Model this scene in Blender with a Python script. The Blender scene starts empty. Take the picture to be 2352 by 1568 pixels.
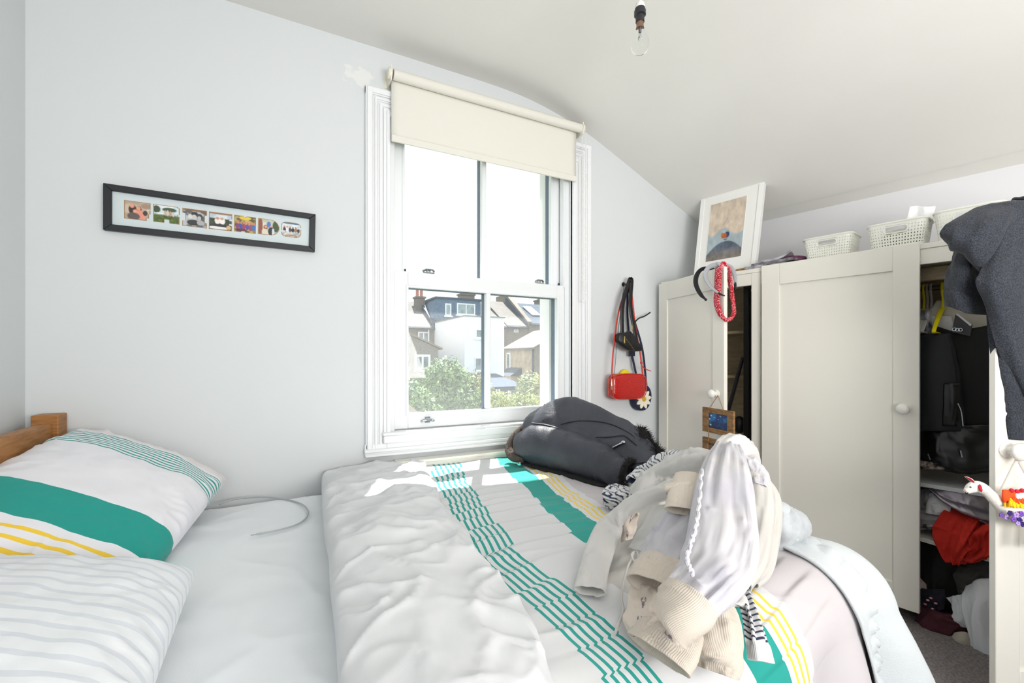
import bpy, bmesh, math, random
import numpy as np
from mathutils import Vector, Matrix

random.seed(7)
SC = bpy.context.scene
COL = SC.collection

# ------------------------------------------------------------------ camera
HF, HCX, HHY = 1045.0, 1176.0, 825.0          # focal length, centre column, horizon row (2352 x 1568 frame)
YAW = math.radians(27.7)
SY, CYW = math.sin(YAW), math.cos(YAW)
CAM = np.array([0.0, -2.1, 1.1])
cd = bpy.data.cameras.new('camera')
cam = bpy.data.objects.new('camera', cd)
COL.objects.link(cam)
cam.location = CAM
cam.rotation_euler = (math.pi / 2, 0, -YAW)
cd.sensor_width = 36.0
cd.lens = HF * 36.0 / 2352.0
cd.shift_y = (HHY - 784.0) / 2352.0
cd.clip_start = 0.02
cd.clip_end = 300
SC.camera = cam

# ------------------------------------------------------------------ world, sun, lights, exposure
SC.view_settings.view_transform = 'Standard'
SC.view_settings.look = 'None'
SC.view_settings.gamma = 1.0
SC.view_settings.use_curve_mapping = False
SC.view_settings.exposure = 0.20
W = bpy.data.worlds.new('sky')
SC.world = W
W.use_nodes = True
nt = W.node_tree
nt.nodes.clear()
wo = nt.nodes.new('ShaderNodeOutputWorld')
bg = nt.nodes.new('ShaderNodeBackground')
tc = nt.nodes.new('ShaderNodeTexCoord')
mp = nt.nodes.new('ShaderNodeMapping')
mp.inputs['Scale'].default_value = (2.2, 2.2, 6.0)
nz = nt.nodes.new('ShaderNodeTexNoise')
nz.inputs['Scale'].default_value = 1.6
nz.inputs['Detail'].default_value = 6
rp = nt.nodes.new('ShaderNodeValToRGB')
rp.color_ramp.elements[0].position = 0.36
rp.color_ramp.elements[0].color = (0.86, 0.95, 1.02, 1)
rp.color_ramp.elements[1].position = 0.52
rp.color_ramp.elements[1].color = (1.0, 1.05, 1.11, 1)
nt.links.new(tc.outputs['Generated'], mp.inputs['Vector'])
nt.links.new(mp.outputs['Vector'], nz.inputs['Vector'])
nt.links.new(nz.outputs['Fac'], rp.inputs['Fac'])
nt.links.new(rp.outputs['Color'], bg.inputs['Color'])
bg.inputs['Strength'].default_value = 1.12
nt.links.new(bg.outputs['Background'], wo.inputs['Surface'])

sl = bpy.data.lights.new('sun', 'SUN')
sun = bpy.data.objects.new('sun', sl)
COL.objects.link(sun)
sl.energy = 12.0
sl.angle = math.radians(0.6)
sl.color = (1.0, 0.96, 0.90)
SUN_DIR = Vector((-0.22, -0.46, -1.0)).normalized()
sun.rotation_euler = (-SUN_DIR).to_track_quat('Z', 'Y').to_euler()
sun.location = (3, 6, 12)


def area(name, loc, target, w, h, energy, color=(1, 1, 1)):
    l = bpy.data.lights.new(name, 'AREA')
    l.shape = 'RECTANGLE'
    l.size, l.size_y = w, h
    l.energy = energy
    l.color = color
    o = bpy.data.objects.new(name, l)
    COL.objects.link(o)
    o.location = loc
    o.rotation_euler = (Vector(target) - Vector(loc)).to_track_quat('-Z', 'Y').to_euler()
    return o


# the room goes on behind the camera: three unseen area lamps added there as fill
area('side_fill', (-0.66, -3.5, 1.6), (2.2, -0.7, 1.3), 1.2, 1.5, 16, (1.0, 0.985, 0.96))
area('rear_fill', (-0.1, -4.9, 1.6), (0.2, 0.0, 1.2), 1.1, 1.8, 7, (1.0, 0.975, 0.945))
area('ceiling_fill', (0.9, -3.1, 1.2), (1.25, -1.5, 2.5), 1.3, 0.8, 49, (1.0, 0.975, 0.94))


# ------------------------------------------------------------------ pixel -> point helpers
def ray(px, py):
    lat = (px - HCX) / HF
    return np.array([SY + lat * CYW, CYW - lat * SY, (HHY - py) / HF])


def onD(px, py, d):
    return CAM + ray(px, py) * d


def onY(px, py, Y):
    r = ray(px, py)
    return CAM + r * ((Y - CAM[1]) / r[1])


def onX(px, py, X):
    r = ray(px, py)
    return CAM + r * ((X - CAM[0]) / r[0])


def onZ(px, py, Z):
    r = ray(px, py)
    return CAM + r * ((Z - CAM[2]) / r[2])


def onP(px, py, p, n):
    r = ray(px, py)
    p, n = np.array(p, float), np.array(n, float)
    return CAM + r * (np.dot(p - CAM, n) / np.dot(r, n))


# ------------------------------------------------------------------ colour and materials
def S(r, g, b):
    def f(c):
        c /= 255.0
        return c / 12.92 if c <= 0.04045 else ((c + 0.055) / 1.055) ** 2.4
    return (f(r), f(g), f(b))


MATS = {}


def new_mat(name):
    m = bpy.data.materials.new(name)
    m.use_nodes = True
    t = m.node_tree
    b = t.nodes['Principled BSDF']
    return m, t, b


def N(t, typ, **kw):
    n = t.nodes.new(typ)
    for k, v in kw.items():
        if k in n.inputs:
            n.inputs[k].default_value = v
        else:
            setattr(n, k, v)
    return n


def mat(name, col, rough=0.6, metal=0.0, var=0.0, vscale=6.0, bump=0.0, bscale=60.0, spec=0.5, sheen=0.0,
        col2=None, stretch=None, detail=4.0, bdist=0.002, attr=False, coat=0.0, wave=None):
    """Principled material; col2/var mix a second colour by noise, bump adds fine relief, attr reads a painted colour."""
    if name in MATS:
        return MATS[name]
    m, t, b = new_mat(name)
    b.inputs['Roughness'].default_value = rough
    b.inputs['Metallic'].default_value = metal
    b.inputs['Specular IOR Level'].default_value = spec
    b.inputs['Coat Weight'].default_value = coat
    if sheen:
        b.inputs['Sheen Weight'].default_value = sheen
    c = tuple(col) + (1,)
    b.inputs['Base Color'].default_value = c
    m.diffuse_color = c
    tcn = N(t, 'ShaderNodeTexCoord')
    vec = tcn.outputs['Object']
    if stretch:
        mpn = N(t, 'ShaderNodeMapping')
        mpn.inputs['Scale'].default_value = stretch
        t.links.new(vec, mpn.inputs['Vector'])
        vec = mpn.outputs['Vector']
    src = None
    if attr:
        a = N(t, 'ShaderNodeVertexColor', layer_name='Col')
        src = a.outputs['Color']
        t.links.new(src, b.inputs['Base Color'])
    if col2 is not None or var:
        n = N(t, 'ShaderNodeTexNoise', Scale=vscale, Detail=detail)
        t.links.new(vec, n.inputs['Vector'])
        r = N(t, 'ShaderNodeMapRange')
        r.inputs['From Min'].default_value = 0.35
        r.inputs['From Max'].default_value = 0.65
        t.links.new(n.outputs['Fac'], r.inputs['Value'])
        mx = N(t, 'ShaderNodeMix', data_type='RGBA')
        t.links.new(r.outputs['Result'], mx.inputs['Factor'])
        c2 = tuple(col2) if col2 is not None else tuple(x * (1 - var) for x in col)
        mx.inputs['A'].default_value = c
        mx.inputs['B'].default_value = c2 + (1,)
        if src is not None:
            mx.blend_type = 'MULTIPLY'
            mx.inputs['B'].default_value = (1 - var, 1 - var, 1 - var, 1)
            t.links.new(src, mx.inputs['A'])
        t.links.new(mx.outputs['Result'], b.inputs['Base Color'])
    if bump:
        n2 = N(t, 'ShaderNodeTexNoise', Scale=bscale, Detail=3.0)
        t.links.new(tcn.outputs['Object'] if wave else vec, n2.inputs['Vector'])
        bp = N(t, 'ShaderNodeBump', Strength=bump, Distance=bdist)
        t.links.new(n2.outputs['Fac'], bp.inputs['Height'])
        t.links.new(bp.outputs['Normal'], b.inputs['Normal'])
    MATS[name] = m
    return m


# ------------------------------------------------------------------ numeric noise
def _h(ix, iy, seed):
    h = (ix.astype(np.int64) * 374761393 + iy.astype(np.int64) * 668265263 + seed * 974634777) & 0xffffffff
    h = ((h ^ (h >> 13)) * 1274126177) & 0xffffffff
    h = h ^ (h >> 16)
    return (h & 0xffff) / 32767.5 - 1.0


def vn(x, y, seed=0):
    x, y = np.asarray(x, float), np.asarray(y, float)
    x, y = np.broadcast_arrays(x, y)
    ix, iy = np.floor(x), np.floor(y)
    fx, fy = x - ix, y - iy
    u, v = fx * fx * fx * (fx * (fx * 6 - 15) + 10), fy * fy * fy * (fy * (fy * 6 - 15) + 10)
    a, b = _h(ix, iy, seed), _h(ix + 1, iy, seed)
    c, d = _h(ix, iy + 1, seed), _h(ix + 1, iy + 1, seed)
    return (a * (1 - u) + b * u) * (1 - v) + (c * (1 - u) + d * u) * v


def fbm(x, y, seed=0, o=3):
    s, a, f = 0, 1.0, 1.0
    for k in range(o):
        s = s + a * vn(x * f + 17.3 * k, y * f - 9.1 * k, seed + k)
        a *= 0.5
        f *= 2.03
    return s


def ridge(x, y, seed=0):
    return 1 - 2 * np.abs(vn(x, y, seed)) ** 0.8


def crs(x, y, seed=0, p=5):
    """thin raised crease lines"""
    return np.clip(1 - np.abs(vn(x, y, seed)) * 1.6, 0, 1) ** p


def sst(a, b, x):
    t = np.clip((np.asarray(x, float) - a) / (b - a), 0, 1)
    return t * t * (3 - 2 * t)


# ------------------------------------------------------------------ mesh builder
class MB:
    def __init__(self):
        self.V, self.F, self.C, self.U = [], [], [], []
        self.hasC = self.hasU = False

    def add(self, verts, faces, cols=None, uvs=None):
        o = len(self.V)
        verts = [tuple(float(c) for c in v) for v in verts]
        self.V += verts
        self.F += [tuple(i + o for i in f) for f in faces]
        if cols is not None:
            self.hasC = True
            self.C += [tuple(c)[:3] for c in cols]
        else:
            self.C += [(0.8, 0.8, 0.8)] * len(verts)
        if uvs is not None:
            self.hasU = True
            self.U += [tuple(u) for u in uvs]
        else:
            self.U += [(0.0, 0.0)] * len(verts)
        return self

    def box(self, a, b, M=None):
        x0, x1 = sorted((a[0], b[0]))
        y0, y1 = sorted((a[1], b[1]))
        z0, z1 = sorted((a[2], b[2]))
        v = [(x0, y0, z0), (x1, y0, z0), (x1, y1, z0), (x0, y1, z0), (x0, y0, z1), (x1, y0, z1), (x1, y1, z1), (x0, y1, z1)]
        if M is not None:
            v = [tuple(M @ Vector(p)) for p in v]
        return self.add(v, [(0, 3, 2, 1), (4, 5, 6, 7), (0, 1, 5, 4), (1, 2, 6, 5), (2, 3, 7, 6), (3, 0, 4, 7)])

    def obox(self, c, ax, ay, az):
        """box about centre c with half-extent vectors ax, ay, az"""
        c, ax, ay, az = (np.array(q, float) for q in (c, ax, ay, az))
        v = [c + i * ax + j * ay + k * az for k in (-1, 1) for (i, j) in ((-1, -1), (1, -1), (1, 1), (-1, 1))]
        return self.add(v, [(0, 3, 2, 1), (4, 5, 6, 7), (0, 1, 5, 4), (1, 2, 6, 5), (2, 3, 7, 6), (3, 0, 4, 7)])

    def prism(self, poly, d):
        """polygon (list of 3-D points) pushed along vector d"""
        n = len(poly)
        p = [np.array(q, float) for q in poly]
        d = np.array(d, float)
        f = [tuple(range(n)), tuple(range(2 * n - 1, n - 1, -1))]
        f += [(i, i + n, (i + 1) % n + n, (i + 1) % n) for i in range(n)]
        return self.add(p + [q + d for q in p], f)

    def grid(self, P, cols=None, uvs=None, closeu=False, closev=False):
        m, n = P.shape[:2]
        f = []
        for i in range(m if closeu else m - 1):
            i2 = (i + 1) % m
            for j in range(n if closev else n - 1):
                j2 = (j + 1) % n
                f.append((i * n + j, i2 * n + j, i2 * n + j2, i * n + j2))
        return self.add(P.reshape(-1, 3), f, None if cols is None else cols.reshape(-1, 3), None if uvs is None else uvs.reshape(-1, 2))

    def tube(self, path, r, n=8, caps=True, closed=False, flat=None):
        p = [np.array(q, float) for q in path]
        m = len(p)
        rr = [r] * m if np.isscalar(r) else list(r)
        up = None
        rings = []
        for i in range(m):
            a, b = p[(i - 1) % m if closed else max(i - 1, 0)], p[(i + 1) % m if closed else min(i + 1, m - 1)]
            t = b - a
            t = t / (np.linalg.norm(t) + 1e-12)
            if up is None:
                up = np.array((0, 0, 1.0)) if abs(t[2]) < 0.9 else np.array((1.0, 0, 0))
            s = np.cross(t, up)
            s /= np.linalg.norm(s) + 1e-12
            up = np.cross(s, t)
            fl = 1.0 if flat is None else flat
            rings.append([p[i] + rr[i] * (math.cos(q) * s + fl * math.sin(q) * up) for q in (2 * math.pi * k / n for k in range(n))])
        f = []
        for i in range(m if closed else m - 1):
            for k in range(n):
                i2 = (i + 1) % m
                f.append((i * n + k, i * n + (k + 1) % n, i2 * n + (k + 1) % n, i2 * n + k))
        if caps and not closed:
            f += [tuple(range(n - 1, -1, -1)), tuple((m - 1) * n + k for k in range(n))]
        return self.add([q for ring in rings for q in ring], f)

    def lathe(self, base, axis, prof, n=20, cap=True):
        """profile of (radius, distance along axis)"""
        ax = np.array(axis, float)
        ax /= np.linalg.norm(ax)
        u = np.cross(ax, (0, 0, 1.0)) if abs(ax[2]) < 0.9 else np.cross(ax, (1.0, 0, 0))
        u /= np.linalg.norm(u)
        v = np.cross(ax, u)
        base = np.array(base, float)
        vs, f = [], []
        for (r, h) in prof:
            for k in range(n):
                q = 2 * math.pi * k / n
                vs.append(base + ax * h + r * (math.cos(q) * u + math.sin(q) * v))
        for i in range(len(prof) - 1):
            for k in range(n):
                f.append((i * n + k, i * n + (k + 1) % n, (i + 1) * n + (k + 1) % n, (i + 1) * n + k))
        if cap:
            f += [tuple(range(n - 1, -1, -1)), tuple((len(prof) - 1) * n + k for k in range(n))]
        return self.add(vs, f)

    def ell(self, c, rx, ry, rz, n=16, m=10, axes=None):
        c = np.array(c, float)
        A = np.eye(3) if axes is None else np.array(axes, float)
        P = np.zeros((m + 1, n, 3))
        for i in range(m + 1):
            a = math.pi * i / m
            for k in range(n):
                q = 2 * math.pi * k / n
                l = np.array((rx * max(math.sin(a), 1e-3) * math.cos(q), ry * max(math.sin(a), 1e-3) * math.sin(q), rz * math.cos(a)))
                P[i, k] = c + A.T @ l
        return self.grid(P, closev=True)


WM = {}


def obj(name, mb, m, parent=None, smooth=40, bevel=0.0, world=True, label=None, kind=None, sub=0, recalc=True):
    """link a mesh; with world=True the coordinates are scene coordinates, turned into the parent's frame"""
    me = bpy.data.meshes.new(name)
    V = mb.V
    o = bpy.data.objects.new(name, me)
    COL.objects.link(o)
    if parent is not None:
        M = WM[parent]
        if world:
            Mi = M.inverted()
            A = np.array(Mi)
            V = (np.array(V) @ A[:3, :3].T + A[:3, 3]).tolist()
        o.parent = parent
        WM[o] = M.copy()
    else:
        a = np.array(V)
        org = np.array([(a[:, 0].min() + a[:, 0].max()) / 2, (a[:, 1].min() + a[:, 1].max()) / 2, a[:, 2].min()])
        V = (a - org).tolist()
        o.location = org
        WM[o] = Matrix.Translation(Vector(org))
    me.from_pydata(V, [], mb.F)
    if mb.hasU:
        uv = me.uv_layers.new(name='UVMap')
        li = np.zeros(len(me.loops), dtype=np.int32)
        me.loops.foreach_get('vertex_index', li)
        uv.data.foreach_set('uv', np.array(mb.U, dtype=np.float32)[li].ravel())
    if mb.hasC:
        ca = me.color_attributes.new('Col', 'FLOAT_COLOR', 'POINT')
        c = np.ones((len(V), 4), dtype=np.float32)
        c[:, :3] = np.array(mb.C, dtype=np.float32)
        ca.data.foreach_set('color', c.ravel())
    if recalc and len(V) < 30000:
        bm = bmesh.new()
        bm.from_mesh(me)
        bmesh.ops.recalc_face_normals(bm, faces=bm.faces)
        bm.to_mesh(me)
        bm.free()
    if m is not None:
        me.materials.append(m)
    if smooth is True:
        me.shade_smooth()
    elif smooth:
        me.shade_smooth()
        me.set_sharp_from_angle(angle=math.radians(smooth))
    if bevel:
        b = o.modifiers.new('bevel', 'BEVEL')
        b.width = bevel
        b.segments = 2
        b.limit_method = 'ANGLE'
    if sub:
        s = o.modifiers.new('sub', 'SUBSURF')
        s.levels = s.render_levels = sub
    if label:
        o['label'] = label
    if kind:
        o['kind'] = kind
    return o


def tag(o, label, cat, group=None, kind=None):
    o['label'] = label
    o['category'] = cat
    if group:
        o['group'] = group
    if kind:
        o['kind'] = kind
    return o


def thing(name, label, cat, loc, rotz=0.0, group=None):
    o = bpy.data.objects.new(name, None)
    o.empty_display_size = 0.05
    COL.objects.link(o)
    o.location = [float(c) for c in loc]
    o.rotation_euler = (0, 0, rotz)
    WM[o] = Matrix.Translation(Vector([float(c) for c in loc])) @ Matrix.Rotation(rotz, 4, 'Z')
    return tag(o, label, cat, group)


def struct(name, mb, m, parent=None, **kw):
    o = obj(name, mb, m, parent, **kw)
    if parent is None:
        o['kind'] = 'structure'
    return o


def dup(root, loc, rotz, label, group):
    r = root.copy()
    COL.objects.link(r)
    r.location = [float(c) for c in loc]
    r.rotation_euler = (0, 0, rotz)
    r['label'] = label
    r['group'] = group
    for ch in list(root.children):
        c = ch.copy()
        COL.objects.link(c)
        c.parent = r
        for g in list(ch.children):
            d = g.copy()
            COL.objects.link(d)
            d.parent = c
    return r


# ------------------------------------------------------------------ cloth builders
def crb(m, nu):
    """Catmull-Rom basis, m control rows -> nu rows"""
    B = np.zeros((nu, m))
    for k in range(nu):
        t = k / (nu - 1) * (m - 1)
        i = min(int(t), m - 2)
        f = t - i
        w = (-0.5 * f + f * f - 0.5 * f ** 3, 1 - 2.5 * f * f + 1.5 * f ** 3, 0.5 * f + 2 * f * f - 1.5 * f ** 3, -0.5 * f * f + 0.5 * f ** 3)
        for q, wt in zip((i - 1, i, i + 1, i + 2), w):
            if q < 0:
                B[k, 0] += 2 * wt
                B[k, 1] -= wt
            elif q > m - 1:
                B[k, m - 1] += 2 * wt
                B[k, m - 2] -= wt
            else:
                B[k, q] += wt
    return B


def curve(pts, n):
    p = np.array([np.array(q, float) for q in pts])
    return crb(len(p), n) @ p


def normals(P):
    du = np.gradient(P, axis=0)
    dv = np.gradient(P, axis=1)
    n = np.cross(du, dv)
    return n / (np.linalg.norm(n, axis=2, keepdims=True) + 1e-12)


def patch(ctrl, nu, nv, thick=0.004, disp=None, colf=None, toward=None, mb=None):
    """cloth through a net of control points; disp(U, V) pushes it along its normal; a second layer gives it thickness"""
    A = np.array([[np.array(q, float) for q in row] for row in ctrl])
    m, n = A.shape[:2]
    Bu, Bv = crb(m, nu), crb(n, nv)
    P = np.einsum('im,mnk,jn->ijk', Bu, A, Bv)
    Nn = normals(P)
    tw = (CAM if toward is None else np.array(toward, float)) - P.mean(axis=(0, 1))
    if np.dot(Nn.mean(axis=(0, 1)), tw) < 0:
        Nn = -Nn
    U, Vv = np.meshgrid(np.linspace(0, 1, nu), np.linspace(0, 1, nv), indexing='ij')
    if disp is not None:
        P = P + Nn * disp(U, Vv)[..., None]
    col = None
    if colf is not None:
        col = colf(U, Vv)
    Q = P - Nn * thick
    mb = mb or MB()
    o = len(mb.V)
    uv = np.stack([U, Vv], axis=2)
    mb.grid(P, col, uv)
    o2 = len(mb.V)
    mb.grid(Q, col, uv)
    nb = nu * nv
    # flip the inner layer, close the rim
    for k in range(len(mb.F) - (nu - 1) * (nv - 1), len(mb.F)):
        mb.F[k] = mb.F[k][::-1]
    rim = [i * nv for i in range(nu)] + [(nu - 1) * nv + j for j in range(1, nv)] + [i * nv + nv - 1 for i in range(nu - 2, -1, -1)] + [j for j in range(nv - 2, 0, -1)]
    for a, b in zip(rim, rim[1:] + rim[:1]):
        mb.F.append((o + a, o2 + a, o2 + b, o + b))
    return mb


def sleeve(path, a, b, n=28, m=70, up=(0, 0, 1), disp=None, colf=None, open_end=True, open_start=False, mb=None, hem=None, squash=0.0):
    """flattened cloth tube along a path: half width a, half thickness b (lists); an open end shows its inside"""
    p = curve(path, m)
    A = (crb(len(a), m) @ np.array(a, float)) if not np.isscalar(a) else np.full(m, a)
    B = (crb(len(b), m) @ np.array(b, float)) if not np.isscalar(b) else np.full(m, b)
    T = np.gradient(p, axis=0)
    T /= np.linalg.norm(T, axis=1, keepdims=True)
    up = np.array(up, float)
    if up.ndim == 1:
        up = np.tile(up, (m, 1))
    else:
        up = crb(len(up), m) @ up
    s = np.cross(T, up)
    s /= np.linalg.norm(s, axis=1, keepdims=True)
    u = np.cross(s, T)
    th = np.linspace(0, 2 * math.pi, n, endpoint=False)
    ct, st = np.cos(th), np.sin(th)
    ex = np.sign(ct) * np.abs(ct) ** 0.85
    P = p[:, None, :] + (A[:, None] * ex[None])[..., None] * s[:, None, :] + (B[:, None] * st[None])[..., None] * u[:, None, :]
    nn = ct[None, :, None] * s[:, None, :] / np.maximum(A, 1e-4)[:, None, None] + st[None, :, None] * u[:, None, :] / np.maximum(B, 1e-4)[:, None, None]
    nn /= np.linalg.norm(nn, axis=2, keepdims=True)
    U, Vv = np.meshgrid(np.linspace(0, 1, m), th / (2 * math.pi), indexing='ij')
    if disp is not None:
        P = P + nn * (disp(U, Vv) * (0.12 + 0.88 * np.abs(np.sin(2 * math.pi * Vv)) ** 1.2))[..., None]
    col = colf(U, Vv) if colf is not None else None
    uv = np.stack([U, Vv], axis=2)
    rows, cs, us = [P], [col], [uv]

    def inner(end):
        i = -1 if end else 0
        c = P[i].mean(axis=0)
        d = (T[-1] if end else -T[0])
        out = []
        for q, (sc, back) in enumerate(((0.9, 0.0), (0.86, 0.02), (0.6, 0.05), (0.05, 0.055))):
            out.append(c + (P[i] - c) * sc - d * back)
        return np.array(out)
    if open_end:
        R = inner(True)
        P = np.concatenate([P, R])
    if open_start:
        R = inner(False)[::-1]
        P = np.concatenate([R, P])
        if col is not None:
            col = np.concatenate([np.repeat(col[:1], 4, axis=0), col])
        uv = np.concatenate([np.repeat(uv[:1], 4, axis=0), uv])
    if open_end:
        if col is not None:
            col = np.concatenate([col, np.repeat(col[-1:], 4, axis=0)])
        uv = np.concatenate([uv, np.repeat(uv[-1:], 4, axis=0)])
    mb = mb or MB()
    o = len(mb.V)
    mb.grid(P, col, uv, closev=True)
    M_ = P.shape[0]
    mb.F.append(tuple(o + k for k in range(n)))
    mb.F.append(tuple(o + (M_ - 1) * n + k for k in range(n - 1, -1, -1)))
    return mb


def creases(amp, fu, fv, seed, a2=0.35):
    def f(U, V):
        w = 0.35 * fbm(U * 3, V * 3, seed + 5, 2)
        return amp * (ridge(U * fu + w, V * fv + w, seed) * 0.55 + 0.7 * crs(U * fu * 0.8 + V + w, V * fv * 0.9 - U + w, seed + 3) + a2 * fbm(U * fu * 2.3, V * fv * 2.3, seed + 9, 2))
    return f


def screases(amp, fu, fv, seed, a2=0.35):
    def f(U, V):
        c, s = np.cos(2 * math.pi * V), np.sin(2 * math.pi * V)
        w = 0.3 * fbm(U * 3, c, seed + 5, 2)
        return amp * (ridge(U * fu + 0.8 * s + w, fv * c * 0.5 + w, seed) * 0.55 + 0.8 * crs(U * fu * 0.75 + s + w, fv * c * 0.6 + 0.5 * s + w, seed + 3) + a2 * fbm(U * fu * 2.3 + s, fv * c * 1.2, seed + 9, 2))
    return f


# ================================================================== THE ROOM
WHITE_TRIM = mat('trim_white', S(238, 240, 242), 0.32, bump=0.04, bscale=30)
UPVC = mat('upvc_white', S(238, 241, 243), 0.28)
m_ceil = mat('ceiling_paint', S(226, 225, 221), 0.85, var=0.02, vscale=3, bump=0.12, bscale=26, bdist=0.004)
m_wleft = mat('left_wall_paint', S(215, 220, 222), 0.85, bump=0.1, bscale=30, bdist=0.003)
m_wright = mat('right_wall_paint', S(222, 222, 226), 0.85, bump=0.1, bscale=30, bdist=0.003)


def wall_mat():
    """pale grey-white paint with a patch of bare filler beside the window head and faint scuffs"""
    m, t, b = new_mat('back_wall_paint')
    b.inputs['Roughness'].default_value = 0.85
    g = N(t, 'ShaderNodeNewGeometry')
    n = N(t, 'ShaderNodeTexNoise', Scale=20.0, Detail=4.0)
    t.links.new(g.outputs['Position'], n.inputs['Vector'])
    ctr = onY(822, 176, 0)
    dist = N(t, 'ShaderNodeVectorMath', operation='DISTANCE')
    dist.inputs[1].default_value = ctr
    t.links.new(g.outputs['Position'], dist.inputs[0])
    add = N(t, 'ShaderNodeMath', operation='MULTIPLY_ADD')
    t.links.new(n.outputs['Fac'], add.inputs[0])
    add.inputs[1].default_value = 0.17
    t.links.new(dist.outputs['Value'], add.inputs[2])
    r = N(t, 'ShaderNodeMapRange')
    r.inputs['From Min'].default_value = 0.122
    r.inputs['From Max'].default_value = 0.134
    t.links.new(add.outputs[0], r.inputs['Value'])
    mx = N(t, 'ShaderNodeMix', data_type='RGBA')
    mx.inputs['A'].default_value = S(230, 231, 230) + (1,)
    mx.inputs['B'].default_value = S(217, 221, 223) + (1,)
    t.links.new(r.outputs['Result'], mx.inputs['Factor'])
    # scuffs
    n2 = N(t, 'ShaderNodeTexNoise', Scale=5.0, Detail=8.0, Roughness=0.7)
    t.links.new(g.outputs['Position'], n2.inputs['Vector'])
    r2 = N(t, 'ShaderNodeMapRange')
    r2.inputs['From Min'].default_value = 0.70
    r2.inputs['From Max'].default_value = 0.78
    r2.inputs['To Max'].default_value = 0.12
    t.links.new(n2.outputs['Fac'], r2.inputs['Value'])
    mx2 = N(t, 'ShaderNodeMix', data_type='RGBA')
    mx2.inputs['B'].default_value = S(170, 172, 172) + (1,)
    t.links.new(mx.outputs['Result'], mx2.inputs['A'])
    t.links.new(r2.outputs['Result'], mx2.inputs['Factor'])
    t.links.new(mx2.outputs['Result'], b.inputs['Base Color'])
    n3 = N(t, 'ShaderNodeTexNoise', Scale=28.0, Detail=4.0)
    t.links.new(g.outputs['Position'], n3.inputs['Vector'])
    bp = N(t, 'ShaderNodeBump', Strength=0.1, Distance=0.003)
    t.links.new(n3.outputs['Fac'], bp.inputs['Height'])
    t.links.new(bp.outputs['Normal'], b.inputs['Normal'])
    return m


XL = onY(58, 800, 0)[0]                     # left wall
# ceiling profile on the window wall, pushed along the direction of the right wall
E1 = np.array([math.sin(math.radians(11.5)), -math.cos(math.radians(11.5)), 0.0])    # along the right wall, towards the camera
EB = np.array([math.cos(math.radians(11.5)), math.sin(math.radians(11.5)), 0.0])     # into the right wall
CORNER = np.array([2.62, 0.0, 0.0])
prof = [(-1.6, 2.51), (0.2, 2.505), (0.7, 2.503)]
for px, py in ((1160, 205), (1250, 245), (1340, 300), (1420, 362), (1500, 428), (1603, 512)):
    q = onY(px, py, 0)
    prof.append((q[0], q[2]))
prof += [(2.62, 1.955), (3.3, 1.66)]
pc = curve([np.array((x, 0, z)) for x, z in prof], 60)
mb = MB()
P = np.stack([pc + E1 * (-0.11), pc + E1 * 1.2, pc + E1 * 2.4, pc + E1 * 5.25], axis=1)
mb.grid(P)
mb.grid(P + np.array((0, 0, 0.06)))
struct('ceiling', mb, m_ceil, smooth=True)

OX0, OX1, OZ0, OZ1 = 0.475, 1.470, 0.735, 2.30      # window opening
mb = MB()
for (x0, x1, z0, z1) in ((XL - 0.2, OX0, -0.05, 2.62), (OX1, 3.0, -0.05, 2.62), (OX0, OX1, -0.05, OZ0), (OX0, OX1, OZ1, 2.62)):
    mb.box((x0, 0, z0), (x1, 0.115, min(z1, 2.56)))
struct('wall_back', mb, wall_mat())
mb = MB().box((XL - 0.15, 0.0, -0.05), (XL, -5.1, 2.62))
struct('wall_left', mb, m_wleft)
mb = MB().prism([CORNER - E1 * 0.1 + (0, 0, -0.05), CORNER + E1 * 5.25 + (0, 0, -0.05), CORNER + E1 * 5.25 + (0, 0, 2.3), CORNER - E1 * 0.1 + (0, 0, 2.3)], EB * 0.12)
struct('wall_right', mb, m_wright)
m_carpet = mat('grey_carpet', S(158, 150, 150), 0.95, col2=S(122, 116, 117), vscale=120, bump=0.8, bscale=320, bdist=0.006)
mb = MB().box((XL - 0.1, 0.02, -0.06), (3.9, -5.1, 0.0))
struct('floor', mb, m_carpet)
mb = MB().box((XL, -0.014, 0), (2.6, 0, 0.12))
struct('baseboard_back', mb, WHITE_TRIM, bevel=0.003)

# unseen wall behind the camera, added to cut light on the right; open to the left
mb = MB().box((0.9, -5.12, -0.05), (3.9, -5.02, 2.62))
struct('wall_rear', mb, m_wright)

# ------------------------------------------------------------------ window_1
win = bpy.data.objects.new('window_1', None)
COL.objects.link(win)
win.location = (1.0, 0.0, 0.7)
win['kind'] = 'structure'
WM[win] = Matrix.Translation((1.0, 0.0, 0.7))
AX0, AX1 = onY(838, 600, 0)[0], onY(1354, 600, 0)[0]
AZ1 = 2.315
steps = [(0.0, 0.30, 0.020), (0.05, 0.26, 0.028), (0.30, 0.50, 0.015), (0.36, 0.46, 0.022), (0.50, 0.72, 0.012), (0.56, 0.68, 0.019), (0.72, 1.0, 0.016), (0.84, 1.0, 0.024)]


def architrave(x_out, x_in):
    b = MB()
    w = x_in - x_out
    for a0, a1, d in steps:
        b.box((x_out + w * a0, 0.001, 0.70), (x_out + w * a1, -d, AZ1 - abs(w) * a0))
    return b


struct('architrave', architrave(AX0, OX0 - 0.004), WHITE_TRIM, win, bevel=0.003)
struct('architrave', architrave(AX1, OX1 + 0.004), WHITE_TRIM, win, bevel=0.003)
b = MB()
w = OX0 - AX0
for a0, a1, d in steps:
    b.box((AX0 + w * a0, 0.001, AZ1 - w * a0), (AX1 - w * a0, -d - 0.0006, AZ1 - w * a1))
struct('architrave', b, WHITE_TRIM, win, bevel=0.003)
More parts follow.
